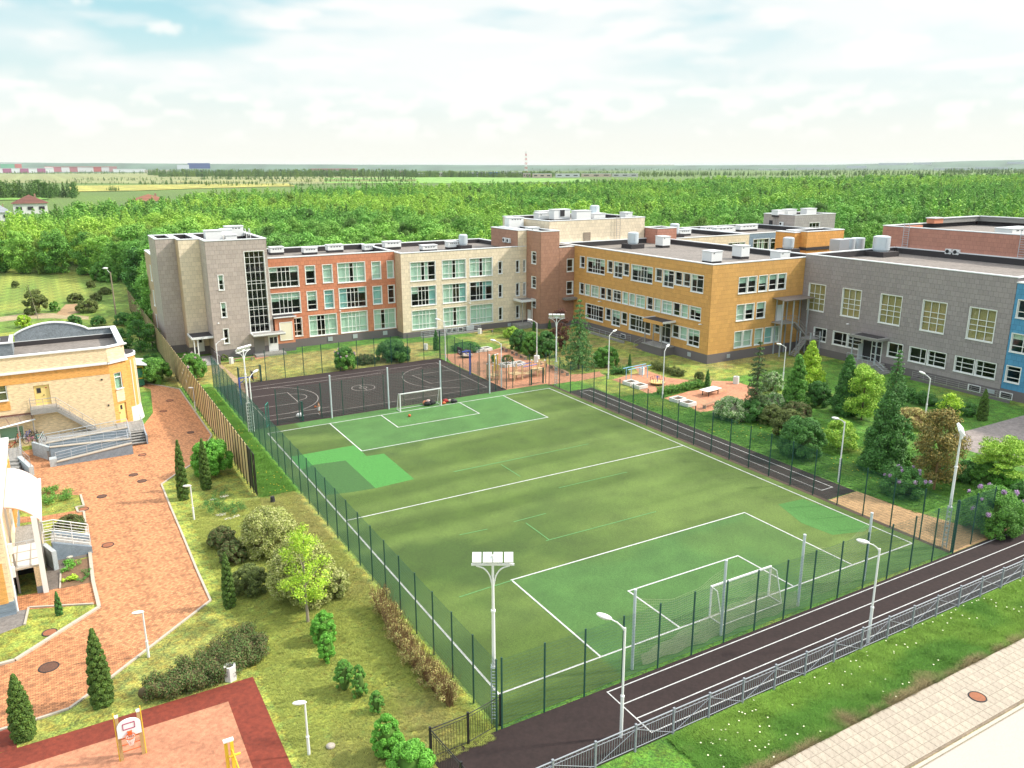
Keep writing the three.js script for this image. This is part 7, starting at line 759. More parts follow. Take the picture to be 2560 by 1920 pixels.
function plant(name, label, category, s, { type = 'round', pal = 'green', size = 0.2, k = 26, dens = 1.0, trunk = 0, y0, group, core = 0.55, bark = M.bark, turn = 0, sx = 1, sz = 1, flower, h = 0, w = 0, pw, limbs = true }) {
  const H = h || s.h, W = w || s.w, r = rng(++gseed * 131), t = thing(name, label, category, s.p, turn, group);
  const cl = scatter[type](H, W, k, r, y0, pw).map(c => [c[0] * sx, c[1], c[2] * sz, c[3] * sx, c[4], c[5] * sz]);
  let keep = null, area = 0;
  if (type === 'round') { keep = (x, y, z, r) => { const q = Math.hypot(x / (W * 0.5 * sx), Math.max(0, y - H * 0.3) / (H * 0.7), z / (W * 0.5 * sz)); return q < 0.74 && r() < 0.92; }; area = 3.2 * W * Math.max(H, W * 0.5) * 1.6; }
  else if (type === 'column') { keep = (x, y, z, r) => { const t = y / H, R = W * 0.5 * (t < 0.12 ? 0.86 + t : Math.pow(Math.max(0.001, 1 - Math.pow((t - 0.05) / 0.97, 2.2)), 0.75)); return Math.hypot(x, z) < R * 0.66 && r() < 0.9; }; area = 3.2 * W * H * 1.4; }
  else if (type === 'cone') { keep = (x, y, z, r) => { const R = W * 0.5 * Math.pow(Math.max(0, 1 - y / H), pw || 0.85); return Math.hypot(x, z) < R * 0.5 && r() < 0.85; }; area = 3 * W * H * 1.7; }
  else { for (const c of cl) area += Math.pow(c[3] * c[4] * c[5], 2 / 3) * 12.6; area *= 0.6; }
  const n = clamp(Math.round(dens * 3.2 * area / (size * size * 0.42) * (keep ? 1.6 : 0.5)), 400, keep ? 60000 : 16000);
  part(type === 'tree' || type === 'whorl' || type === 'spread' || trunk ? 'crown' : 'foliage', foliage(cl, n, size, PAL[pal], gseed * 7, { lean: type === 'whorl' ? 0.3 : 0, keep }), M.leaf, t);
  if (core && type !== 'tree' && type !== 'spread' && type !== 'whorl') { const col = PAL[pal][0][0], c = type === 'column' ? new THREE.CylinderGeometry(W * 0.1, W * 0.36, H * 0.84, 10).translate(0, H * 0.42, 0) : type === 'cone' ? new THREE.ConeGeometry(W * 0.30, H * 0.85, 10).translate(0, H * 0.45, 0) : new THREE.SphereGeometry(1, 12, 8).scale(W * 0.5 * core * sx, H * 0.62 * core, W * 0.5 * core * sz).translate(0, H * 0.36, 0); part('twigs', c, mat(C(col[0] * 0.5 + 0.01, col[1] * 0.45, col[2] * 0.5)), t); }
  const th = trunk || (type === 'whorl' ? H * 0.9 : type === 'tree' || type === 'spread' ? H * 0.75 : 0.25 * H), b = new MB(), tr = type === 'whorl' ? 0.012 * H + 0.04 : Math.max(0.03, 0.011 * H + 0.03); b.bar([0, 0, 0], [0.02 * H * (r() - 0.5), th, 0.02 * H * (r() - 0.5)], tr, 7, tr * 0.35);
  if (limbs) for (const c of cl.filter((_, i) => i % Math.max(1, Math.floor(cl.length / 9)) === 0)) { const y = clamp(c[1] * 0.62, 0.05, th * 0.95); b.bar([0, y, 0], [c[0], c[1], c[2]], tr * 0.4, 5, tr * 0.12); }
  b.build(type === 'round' || type === 'column' ? 'stem' : 'trunk', bark, t);
  if (flower) { const fc = cl.filter(c => c[1] > H * 0.45).filter((_, i) => i % flower.every === 0).map(c => { const L = Math.hypot(c[0], c[2]) + 0.01, e = 1 + c[3] * 0.85 / L; return [c[0] * e, c[1] + c[4] * 0.6, c[2] * e, c[3] * 0.42, c[4] * 0.5, c[5] * 0.42]; }); part('blossom', foliage(fc, flower.n || 500, size * 0.8, PAL[flower.pal], gseed), M.leaf, t); }
  return t;
}
const sp = spot;
// --- nursery lawn
const near = { size: 0.12 };
plant('thuja', 'tall slim thuja left one of the pair behind the garden lamp', 'thuja', sp('a', 205, 582, 80, 108), { type: 'column', pal: 'thuja', size: 0.11, k: 70, dens: 1.3 });
plant('thuja', 'tall slim thuja right one of the pair behind the garden lamp', 'thuja', sp('a', 402, 492, 68, 104), { type: 'column', pal: 'thuja', size: 0.11, k: 70, dens: 1.3 });
plant('shrub', 'bright green rounded shrub behind the thuja pair at the board fence', 'shrub', sp('a', 460, 365, 40, 350), { pal: 'bright', size: 0.14, k: 34 });
plant('thuja', 'narrow thuja standing before the dark shrubs by the courtyard corner', 'thuja', sp('a', 605, 1510, 1052, 122), { type: 'column', pal: 'thuja', size: 0.11, k: 70, dens: 1.3 });
plant('shrub', 'brownish spreading shrub between flower bed and cream leaved bush', 'shrub', sp('a', 545, 985, 818, 250), { pal: 'brownish', size: 0.10, k: 34 });
plant('shrub', 'brownish low shrub in front of another brownish shrub', 'shrub', sp('a', 635, 1120, 925, 235), { pal: 'brownish', size: 0.10, k: 34 });
plant('shrub', 'dark olive shrub right beside the narrow thuja', 'shrub', sp('a', 790, 1385, 1135, 300), { pal: 'olive', size: 0.10, k: 34 });
plant('shrub', 'cream leaved rounded bush, the farther of the two', 'shrub', sp('a', 950, 1030, 625, 480), { pal: 'varieg', size: 0.12, k: 70, core: 0.6, dens: 1.6 });
plant('shrub', 'cream leaved rounded bush, the larger one behind the young lime tree', 'shrub', sp('a', 1240, 1440, 870, 560), { pal: 'varieg', size: 0.12, k: 80, core: 0.6, dens: 1.6 });
plant('shrub', 'cream leaved low bush leaning out to the right of the larger one', 'shrub', sp('a', 1520, 1400, 1160, 250), { pal: 'varieg', size: 0.12, k: 44, core: 0.56, dens: 1.6 });
{ const s = sp('a', 1280, 1640, 790, 470); const t = plant('young_tree', 'young lime green tree with whitewashed trunk on the nursery lawn', 'tree', s, { type: 'tree', pal: 'lime', size: 0.13, k: 46, y0: 0.22, dens: 0.42, bark: M.barkPale }); new MB().cyl(0.085, 0.075, 0.75, 0, 0, 0, 10).build('whitewash', M.white, t); }
plant('boxwood', 'upper glossy green clipped shrub of the pair on the lawn', 'shrub', sp('b', 865, 560, 285, 215), { pal: 'bright', size: 0.10, k: 26, core: 0.6 });
plant('boxwood', 'lower glossy green clipped shrub of the pair on the lawn', 'shrub', sp('b', 890, 740, 465, 145), { pal: 'bright', size: 0.10, k: 24, core: 0.6 });
plant('boxwood', 'left dark upright shrub of the trio beside the dry hedge', 'shrub', sp('b', 1045, 985, 690, 165), { pal: 'green', size: 0.09, k: 24, core: 0.6 });
plant('boxwood', 'right dark upright shrub of the trio beside the dry hedge', 'shrub', sp('b', 1175, 1040, 740, 135), { pal: 'green', size: 0.09, k: 24, core: 0.6 });
plant('boxwood', 'small dark upright shrub of the trio nearest the iron railing', 'shrub', sp('b', 1320, 1170, 980, 130), { pal: 'green', size: 0.09, k: 22, core: 0.6 });
plant('shrub', 'bright green shrub at the bottom edge by the iron railing, upper one', 'shrub', sp('b', 1420, 1560, 1170, 270), { pal: 'bright', size: 0.10, k: 34, core: 0.6 });
plant('shrub', 'bright green shrub at the bottom edge leaning on the iron railing', 'shrub', sp('b', 1620, 1800, 1420, 420), { pal: 'bright', size: 0.10, k: 40, core: 0.6 });
plant('thuja', 'broad cone thuja at the far left of the brick courtyard edge', 'thuja', sp('z8', 212, 1395, 862, 225), { type: 'column', pal: 'thuja', size: 0.10, k: 80, dens: 1.3 });
plant('thuja', 'broad cone thuja between brick courtyard and rubber playground', 'thuja', sp('z8', 890, 1105, 470, 215), { type: 'column', pal: 'thuja', size: 0.10, k: 80, dens: 1.3 });
plant('spruce', 'little blue grey spruce on the green wedge of lawn', 'spruce', sp('k7', 515, 1578, 1392, 68), { type: 'column', pal: 'dark', size: 0.08, k: 30, dens: 1.3 });
function hedge(label, pts, h, w, pal, o = {}) {   // pts in [x, z]
  const t = thing(o.name || 'hedge', label, 'hedge', [pts[0][0], 0, pts[0][1]]), r = rng(++gseed * 17), cl = [], st = new MB(); const X = pts[0][0], Z = pts[0][1];
  for (let i = 1; i < pts.length; i++) { const a = pts[i - 1], b = pts[i], L = Math.hypot(b[0] - a[0], b[1] - a[1]), n = Math.ceil(L / (w * 0.26)); for (let k = 0; k < n; k++) for (let j = 0; j < 10; j++) { const s = (k + r()) / n, nx = -(b[1] - a[1]) / L, nz = (b[0] - a[0]) / L, f = (r() - 0.5) * w * 0.78, y = h * (0.12 + 0.7 * r()) * Math.sqrt(1 - Math.pow(f / w * 1.15, 2)), c = w * 0.15, tp = lerp(a[2] || 1, b[2] || 1, s); cl.push([lerp(a[0], b[0], s) - X + nx * f * tp, y * (o.vary ? 0.8 + 0.4 * r() : 1), lerp(a[1], b[1], s) - Z + nz * f * tp, c * tp, c, c * tp]); if (j === 0) st.bar([lerp(a[0], b[0], s) - X, 0, lerp(a[1], b[1], s) - Z], [lerp(a[0], b[0], s) - X + nx * f, h * 0.8, lerp(a[1], b[1], s) - Z + nz * f], 0.02, 4, 0.006); if (o.twiggy) for (let q = 0; q < 4; q++) { const g = (r() - 0.5) * w, e = (r() - 0.5) * 0.8; st.bar([lerp(a[0], b[0], s) - X + e * 0.4, 0, lerp(a[1], b[1], s) - Z + g * 0.2], [lerp(a[0], b[0], s) - X + nx * g * 0.6 + e, h * (0.6 + 0.5 * r()), lerp(a[1], b[1], s) - Z + nz * g * 0.6], 0.012, 3, 0.005); } } if (o.core !== 0) st; }
  let area = 0; for (const c of cl) area += Math.pow(c[3] * c[4] * c[5], 2 / 3) * 12.6; const size = o.size || 0.1;
  part('foliage', foliage(cl, clamp(Math.round((o.dens || 0.55) * area / (size * size * 0.42)), 500, 60000), size, PAL[pal], gseed * 3), M.leaf, t); st.build('stem', o.twiggy ? mat(C(0.20, 0.11, 0.05)) : M.bark, t);
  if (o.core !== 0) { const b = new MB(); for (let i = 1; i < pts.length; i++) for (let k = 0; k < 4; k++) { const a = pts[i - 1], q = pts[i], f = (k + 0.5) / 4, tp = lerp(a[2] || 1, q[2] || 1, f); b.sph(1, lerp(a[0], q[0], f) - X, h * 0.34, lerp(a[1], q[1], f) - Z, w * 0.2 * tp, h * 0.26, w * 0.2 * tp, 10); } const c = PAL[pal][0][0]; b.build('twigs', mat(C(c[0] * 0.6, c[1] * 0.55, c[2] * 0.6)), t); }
  return t;
}
const mk = (z, l) => l.map(p => { const q = at(z, p[0], p[1]); return [q[0], q[2], p[2] || 1]; });
hedge('broad kidney shaped dark barberry hedge above the rubber playground', mk('z8', [[1230, 1075, 0.6], [1420, 1010, 0.85], [1650, 930, 1.05], [1880, 820, 1.3], [2080, 690, 1.5], [2250, 610, 1.2]]), 1.2, 2.5, 'brownish', { size: 0.10, dens: 0.8 });
hedge('dry yellow brown hedge along the left side of the pitch fence', mk('b', [[1330, 260], [1430, 420], [1540, 640], [1660, 800], [1800, 960], [1960, 1130]]), 1.75, 1.35, 'dry', { size: 0.085, dens: 0.34, twiggy: true, core: 0, vary: true });
// flower beds
function bed(label, zone, pts, pal, o = {}) { const c = at(zone, pts[0][0], pts[0][1]), t = thing('flower_bed_plants', label, 'flower bed', c), r = rng(++gseed * 23), cl = []; for (const p of pts) { const q = at(zone, p[0], p[1]); for (let i = 0; i < 6; i++) { const s = o.s || 0.28; cl.push([q[0] - c[0] + (r() - 0.5) * s * 4, s * (0.6 + r() * 0.8), q[2] - c[2] + (r() - 0.5) * s * 3, s * (0.6 + 0.6 * r()), s * 0.7, s * (0.6 + 0.6 * r())]); } } part('foliage', foliage(cl, o.n || 2200, o.size || 0.09, PAL[pal], gseed), M.leaf, t); if (o.fl) part('blossom', foliage(o.fl.map(f => { const q = at(zone, f[0], f[1]); return [q[0] - c[0], 0.3, q[2] - c[2], f[2] || 0.3, 0.07, (f[2] || 0.3) * 0.6]; }), 500, 0.07, [[[0.72, 0.68, 0.58], 1]], gseed), M.leaf, t); return t; }
bed('lawn flower bed of blue green plants with white blossom clumps', 'a', [[520, 560], [450, 640], [560, 640], [640, 660], [500, 700], [600, 720], [660, 690], [420, 660]], 'dark', { s: 0.34, n: 3600, fl: [[530, 742, 0.45], [560, 582, 0.4], [460, 610, 0.3], [580, 778, 0.25], [620, 772, 0.25], [665, 755, 0.3]] });
bed('dense shrubby planting in the upper courtyard bed beside the porch', 'L', [[600, 1180], [700, 1180], [660, 1330], [820, 1320], [900, 1280], [1030, 1270], [830, 1180], [960, 1240]], 'green', { s: 0.36, n: 3600, size: 0.11 });
bed('green leafy plants at the top of the lower courtyard bed', 'M', [[1050, 880], [1130, 880], [1010, 970]], 'bright', { s: 0.22, n: 1300, fl: [[1080, 810, 0.2]] });
bed('yellow green hosta clump in the lower courtyard bed', 'M', [[1050, 1110], [1140, 1105]], 'lime', { s: 0.17, n: 700, size: 0.12 });
bed('small blue green plants on bare soil in the lower courtyard bed', 'M', [[1290, 1060], [1320, 990], [1260, 1120]], 'dark', { s: 0.15, n: 500 });
plant('shrub', 'low brownish green shrub behind the white porch stair rail', 'shrub', sp('M', 1080, 360, 115, 450), { pal: 'brownish', size: 0.09, k: 30 });
{ const t = thing('boulder', 'pale rounded stone lying on the lawn by the garden lamp', 'stone', at('b', 922, 1480)); const g = new THREE.IcosahedronGeometry(0.22, 2); const p = g.attributes.position; for (let i = 0; i < p.count; i++) { const k = 0.85 + 0.3 * vnoise(p.getX(i) * 9 + 7, p.getZ(i) * 9 + p.getY(i) * 5, 5); p.setXYZ(i, p.getX(i) * k, p.getY(i) * k * 0.6 + 0.08, p.getZ(i) * k); } g.computeVertexNormals(); part('stone', g, mat(C(0.55, 0.48, 0.40), { map: T.rough }), t); }
{ const t = thing('tree_stump', 'dark lattice compost cone on the lawn by the pitch fence', 'stump', at('a', 975, 605)); new MB().cyl(0.22, 0.16, 0.5, 0, 0, 0, 9).build('trunk', M.dark, t); }
// --- between board fence and tower
plant('shrub', 'large round green shrub on the courtyard side of the board fence', 'shrub', sp('k6', 1335, 605, 385, 290), { pal: 'green', size: 0.17, k: 36 });
plant('shrub', 'dark little shrub behind the large round shrub at the board fence', 'shrub', sp('k6', 1310, 430, 360, 130), { pal: 'dark', size: 0.15, k: 20 });
plant('thuja', 'dark narrow thuja at the right wall of the nursery', 'thuja', sp('k6', 1148, 600, 385, 66), { type: 'column', pal: 'thuja', size: 0.16, k: 44 });
plant('lilac', 'blooming lilac bush between board fence and stair tower', 'lilac', sp('k6', 1670, 575, 345, 235), { pal: 'green', size: 0.16, k: 36, flower: { every: 3, pal: 'pinklilac', n: 900 } });
plant('lilac', 'distant pink lilac along the far end of the board fence', 'lilac', sp('k6', 1300, 110, -10, 110), { pal: 'green', size: 0.2, k: 22, flower: { every: 2, pal: 'pinklilac', n: 500 } });
plant('shrub', 'sparse pale shrub under the stair tower window', 'shrub', sp('q', 95, 175, 105, 85), { pal: 'olive', size: 0.13, k: 14, dens: 0.4, core: 0 });
[[1060, 330, 150, 190, 'dark'], [1220, 350, 60, 220, 'dark'], [1320, 330, 90, 170, 'green'], [1180, 180, 0, 200, 'green'], [1090, 120, 5, 130, 'dark']].forEach((q, i) => plant('leafy_tree', ['dark leafy tree behind the nursery roof, leftmost of the five at the board fence', 'tall dark leafy tree in the middle of the five at the board fence', 'green leafy tree rightmost of the five, against the board fence', 'green leafy tree at the back of the five by the board fence', 'small dark leafy tree over the nursery parapet of the five'][i], 'tree', sp('k6', q[0], q[1], q[2], q[3]), { type: 'tree', pal: q[4], size: 0.24, k: 40, y0: 0.1, dens: 0.8 }));
// --- in front of the school
plant('lilac', 'blooming lilac bush before the red wing', 'lilac', sp('c', 950, 282, 118, 150), { pal: 'green', size: 0.17, k: 34, flower: { every: 3, pal: 'pinklilac', n: 900 } });
plant('shrub', 'big round green shrub before the red and cream wings', 'shrub', sp('c', 1278, 222, 75, 240), { pal: 'dark', size: 0.18, k: 40 });
plant('shrub', 'low brown shrub between lilac and big round shrub', 'shrub', sp('c', 1090, 242, 180, 150), { pal: 'brownish', size: 0.16, k: 22 });
plant('thuja', 'dark cone thuja before the basement stair of the cream wing', 'thuja', sp('d', 36, 468, 300, 58), { type: 'column', pal: 'dark', size: 0.17, k: 44 });
plant('shrub', 'low flat juniper behind the playground roundabout', 'shrub', sp('d', 300, 470, 400, 250), { pal: 'dark', size: 0.17, k: 34, w: 0 });
plant('shrub', 'pale willow leaved shrub before the brown corner porch', 'shrub', sp('d', 690, 360, 260, 150), { pal: 'yellowgreen', size: 0.2, k: 26, dens: 0.6 });
plant('shrub', 'dense dark shrub left one of the group beside the bench row', 'shrub', sp('d', 755, 470, 272, 175), { pal: 'dark', size: 0.2, k: 34 });
plant('shrub', 'bright topped shrub middle one of the group beside the bench row', 'shrub', sp('d', 865, 510, 290, 175), { pal: 'green', size: 0.2, k: 34 });
plant('shrub', 'dark shrub right one of the group behind the lamp', 'shrub', sp('d', 990, 525, 285, 200), { pal: 'dark', size: 0.2, k: 34 });
plant('copper_tree', 'copper red leaved tree between larch and brown corner block', 'tree', sp('d', 1105, 470, 108, 190), { type: 'tree', pal: 'maroon', size: 0.22, k: 44, y0: 0.12, dens: 0.9 });
plant('larch', 'tall feathery larch before the corner of the ochre wing', 'larch', sp('d', 1265, 630, -12, 330), { type: 'whorl', pal: 'larch', size: 0.24, k: 1, dens: 0.75 });
plant('shrub', 'fern like spreading shrub right of the tall larch', 'shrub', sp('d', 1505, 600, 425, 220), { pal: 'green', size: 0.2, k: 30, sx: 1.1 });
plant('thuja', 'small dark thuja left of the corner larch', 'thuja', sp('d', 1015, 285, 215, 32), { type: 'column', pal: 'dark', size: 0.2, k: 26 }); plant('thuja', 'small dark thuja under the corner porch', 'thuja', sp('d', 880, 300, 222, 32), { type: 'column', pal: 'dark', size: 0.2, k: 26 });
plant('young_bush', 'upright young bush inside the clay playground', 'shrub', sp('s', 945, 470, 330, 90), { pal: 'green', size: 0.14, k: 20, dens: 0.6 }); plant('young_bush', 'loose pale young bush in the middle of the clay playground', 'shrub', sp('s', 1160, 490, 340, 190), { pal: 'olive', size: 0.14, k: 26, dens: 0.4, core: 0 });
// play area hedges
hedge('clipped green box hedge left of the blue parallel bars', mk('y', [[40, 345], [320, 325]]), 1.15, 1.5, 'dark', { size: 0.15 }); hedge('clipped green box hedge across the middle of the play areas', mk('y', [[760, 655], [900, 640], [1180, 590], [1440, 530]]), 1.15, 1.3, 'green', { size: 0.14 }); hedge('olive brown clipped hedge behind the yellow roundabout', mk('y', [[690, 240], [900, 310], [1150, 390]]), 1.2, 1.5, 'olive', { size: 0.15 });
plant('shrub', 'olive fan shaped shrub beside the play area thuja', 'shrub', sp('y', 1400, 430, 290, 150), { pal: 'olive', size: 0.14, k: 22 }); plant('thuja', 'dark thuja at the right end of the middle box hedge', 'thuja', sp('e', 925, 790, 642, 48), { type: 'column', pal: 'dark', size: 0.14, k: 40 }); plant('thuja', 'dark thuja behind the blue parallel bars', 'thuja', sp('e', 255, 622, 506, 34), { type: 'column', pal: 'dark', size: 0.14, k: 36 });
// --- grove on the right
plant('spruce', 'tall thin spruce with bare lower trunk at the second play area', 'spruce', sp('e', 1335, 1060, 345, 260), { type: 'whorl', pal: 'spruce', size: 0.2, k: 1, dens: 0.7 });
plant('shrub', 'white edged dogwood sprawling below the tall thin spruce', 'shrub', sp('e', 1130, 1060, 868, 310), { pal: 'white', size: 0.14, k: 40 }); plant('shrub', 'white edged dogwood behind the tall thin spruce', 'shrub', sp('e', 1490, 812, 640, 170), { pal: 'white', size: 0.16, k: 34 }); plant('shrub', 'white edged dogwood to the right of the spruce trunk', 'shrub', sp('e', 1500, 950, 832, 210), { pal: 'white', size: 0.15, k: 34 });
plant('shrub', 'dark shrub at the foot of the tall thin spruce', 'shrub', sp('e', 1330, 1075, 885, 260), { pal: 'dark', size: 0.15, k: 30 }); plant('shrub', 'dark brown shrub right of the spruce foot', 'shrub', sp('e', 1480, 1110, 930, 220), { pal: 'olive', size: 0.15, k: 30 }); plant('shrub', 'dull mauve leaved shrub below the dark poplar', 'shrub', sp('e', 1700, 1060, 910, 260), { pal: 'brownish', size: 0.15, k: 30 });
plant('maple', 'bright yellow green cone shaped tree before the fire escape', 'tree', sp('f', 305, 460, 148, 225), { type: 'cone', pal: 'lime', size: 0.24, k: 70, trunk: 0.5 });
plant('poplar', 'green pillar tree left of the bright yellow tree', 'tree', sp('f', 200, 640, 246, 200), { type: 'cone', pal: 'green', size: 0.22, k: 70, trunk: 0.5, pw: 0.6 });
plant('poplar', 'dark green pointed tree before the hall entrance', 'tree', sp('f', 565, 690, 246, 230), { type: 'cone', pal: 'dark', size: 0.22, k: 80, trunk: 0.5, pw: 0.65 });
plant('shrub', 'dark green spreading yew between pillar tree and pointed tree', 'shrub', sp('f', 365, 632, 440, 190), { pal: 'dark', size: 0.18, k: 34 });
plant('ash_tree', 'loose yellow green tree in the middle of the grove', 'tree', sp('f', 690, 740, 335, 330), { type: 'tree', pal: 'yellowgreen', size: 0.22, k: 70, y0: 0.12, dens: 0.75 });
plant('larch', 'slender larch before the hall windows', 'larch', sp('f', 925, 655, 195, 185), { type: 'whorl', pal: 'larch', size: 0.2, k: 1, dens: 0.8 });
plant('lime_tree', 'big dark green pyramid tree nearest the right track fence', 'tree', sp('f', 840, 1110, 515, 350), { type: 'cone', pal: 'dark', size: 0.2, k: 120, trunk: 0.6, pw: 0.6 });
plant('rowan', 'dark green broad tree joined to the right of the pyramid tree', 'tree', sp('f', 985, 990, 720, 170), { type: 'tree', pal: 'dark', size: 0.2, k: 40, y0: 0.1 });
plant('maple', 'brown gold maple with bare pale trunk by the sand strip', 'tree', sp('f', 1228, 1255, 655, 410), { type: 'tree', pal: 'gold', size: 0.19, k: 90, y0: 0.16, dens: 0.85, bark: mat(C(0.34, 0.2, 0.1)) });
plant('maple', 'young acid yellow maple behind the brown gold maple', 'tree', sp('f', 1335, 745, 545, 190), { type: 'tree', pal: 'lime', size: 0.2, k: 34, y0: 0.08, dens: 0.55 });
plant('thuja', 'dark thuja at the end of the hedge before the hall', 'thuja', sp('f', 1582, 742, 518, 84), { type: 'column', pal: 'thuja', size: 0.15, k: 56 });
plant('shrub', 'large round olive green bush behind the right track fence', 'shrub', sp('f', 240, 1010, 690, 330), { pal: 'dark', size: 0.15, k: 50, core: 0.6 }); plant('shrub', 'olive shrub behind the large round bush', 'shrub', sp('f', 150, 880, 640, 240), { pal: 'olive', size: 0.16, k: 34 }); plant('shrub', 'loose light green undergrowth under the yellow green tree', 'shrub', sp('f', 520, 960, 720, 260), { pal: 'yellowgreen', size: 0.15, k: 34, dens: 0.4, core: 0 }); plant('shrub', 'light green undergrowth between pyramid tree and brown maple', 'shrub', sp('f', 970, 1110, 930, 210), { pal: 'green', size: 0.15, k: 30, dens: 0.6, core: 0 });
hedge('dark clipped hedge before the hall windows, left part', mk('f', [[1000, 585], [1140, 620], [1230, 640]]), 1.6, 2.6, 'dark', { size: 0.17 }); hedge('dark clipped hedge before the hall windows, right part', mk('f', [[1260, 660], [1400, 695], [1520, 715]]), 1.5, 2.4, 'dark', { size: 0.17 });
plant('sedge', 'straw coloured arching shrub between pyramid tree and lamp post', 'shrub', sp('f', 1060, 790, 650, 260), { pal: 'dry', size: 0.16, k: 34, dens: 0.8, core: 0.5 });
plant('lilac', 'small blooming lilac behind the sand strip fence', 'lilac', sp('f', 1000, 1295, 1085, 310), { pal: 'dark', size: 0.13, k: 40, flower: { every: 4, pal: 'lilac', n: 700 } });
plant('lilac', 'big blooming lilac bush at the track bend on the right', 'lilac', sp('f', 1640, 1560, 1215, 420), { pal: 'green', size: 0.13, k: 54, core: 0.62, flower: { every: 6, pal: 'lilac', n: 1500 } });
plant('maple', 'light green layered tree spreading over the right picture edge', 'tree', sp('f', 1730, 1250, 880, 430), { type: 'spread', pal: 'yellowgreen', size: 0.16, k: 90, dens: 1.1 });
[[1480, 1190, 1040, 220, 'dark'], [1610, 1230, 1050, 240, 'green'], [1760, 1260, 1090, 240, 'bright'], [1880, 1370, 1190, 200, 'dark'], [1300, 1175, 1080, 160, 'dark']].forEach((q, i) => plant('shrub', ['dark shrub between brown maple and lamp mast', 'green shrub behind the big lilac', 'bright green shrub under the layered tree', 'dark shrub at the right picture edge beside the big lilac', 'dark shrub in the shade under the brown maple'][i], 'shrub', sp('f', q[0], q[1], q[2], q[3]), { pal: q[4], size: 0.15, k: 34 }));
// --- meadow and the edge of the wood on the left
[[40, 1075, 820, 180], [185, 1085, 740, 260], [450, 1085, 735, 290], [700, 1095, 760, 240], [880, 1110, 800, 210], [1010, 1110, 850, 210], [1120, 1300, 880, 260], [1190, 1310, 990, 170], [1080, 1260, 1010, 160]].forEach((q, i) => plant('leafy_tree', ['first', 'second', 'third', 'fourth', 'fifth', 'sixth', 'seventh', 'eighth', 'ninth'][i] + ' broad leafy tree along the meadow edge of the wood, counted from the left', 'tree', sp('h', q[0], q[1], q[2], q[3]), { type: 'tree', pal: i % 3 === 1 ? 'forest' : i > 5 ? 'dark' : 'green', size: 0.42, k: 64, y0: 0.06, dens: 0.9 }));
[[805, 1145, 985, 170, 'green', 'pale round bush standing out before the wood'], [190, 1510, 1405, 115, 'lime', 'yellow bush on the dirt path beyond the nursery roof'], [590, 1495, 1410, 110, 'dark', 'dark bush left of the bare lamp post'], [780, 1500, 1415, 110, 'dark', 'dark bush just left of the bare lamp post'], [435, 1385, 1300, 75, 'green', 'small round bush on the bare earth in the meadow'], [700, 1390, 1285, 170, 'olive', 'broad low bush right of the bare earth in the meadow'], [600, 1315, 1240, 120, 'olive', 'low bush above the bare earth in the meadow'], [760, 1305, 1235, 90, 'olive', 'low bush in the middle of the meadow'], [830, 1250, 1195, 100, 'olive', 'low bush in the meadow near the wood'], [290, 1405, 1190, 170, 'olive', 'thin birch sapling with bush at the dirt path'], [720, 1200, 1135, 70, 'olive', 'little bush under the pale round bush'], [125, 1200, 1140, 60, 'olive', 'little bush at the left of the meadow'], [980, 1490, 1390, 140, 'dark', 'dark shrub right of the bare lamp post'], [1110, 1360, 1290, 120, 'green', 'green shrub at the end of the board fence']].forEach(q => plant('meadow_bush', q[5], 'bush', sp('h', q[0], q[1], q[2], q[3]), { pal: q[4], size: 0.26, k: 22, dens: 0.8, core: 0.4 }));
{ const t = thing('birch_trunk', 'thin pale birch stem leaning by the dirt path', 'tree', at('h', 303, 1450)); new MB().bar([0, 0, 0], [-0.8, 6.5, 0], 0.07, 6, 0.03).build('trunk', M.barkPale, t); part('crown', foliage([[-0.7, 5.5, 0, 0.9, 1.6, 0.9], [-0.4, 3.8, 0, 0.8, 1.0, 0.8]], 260, 0.24, PAL.olive, 5), M.leaf, t); }
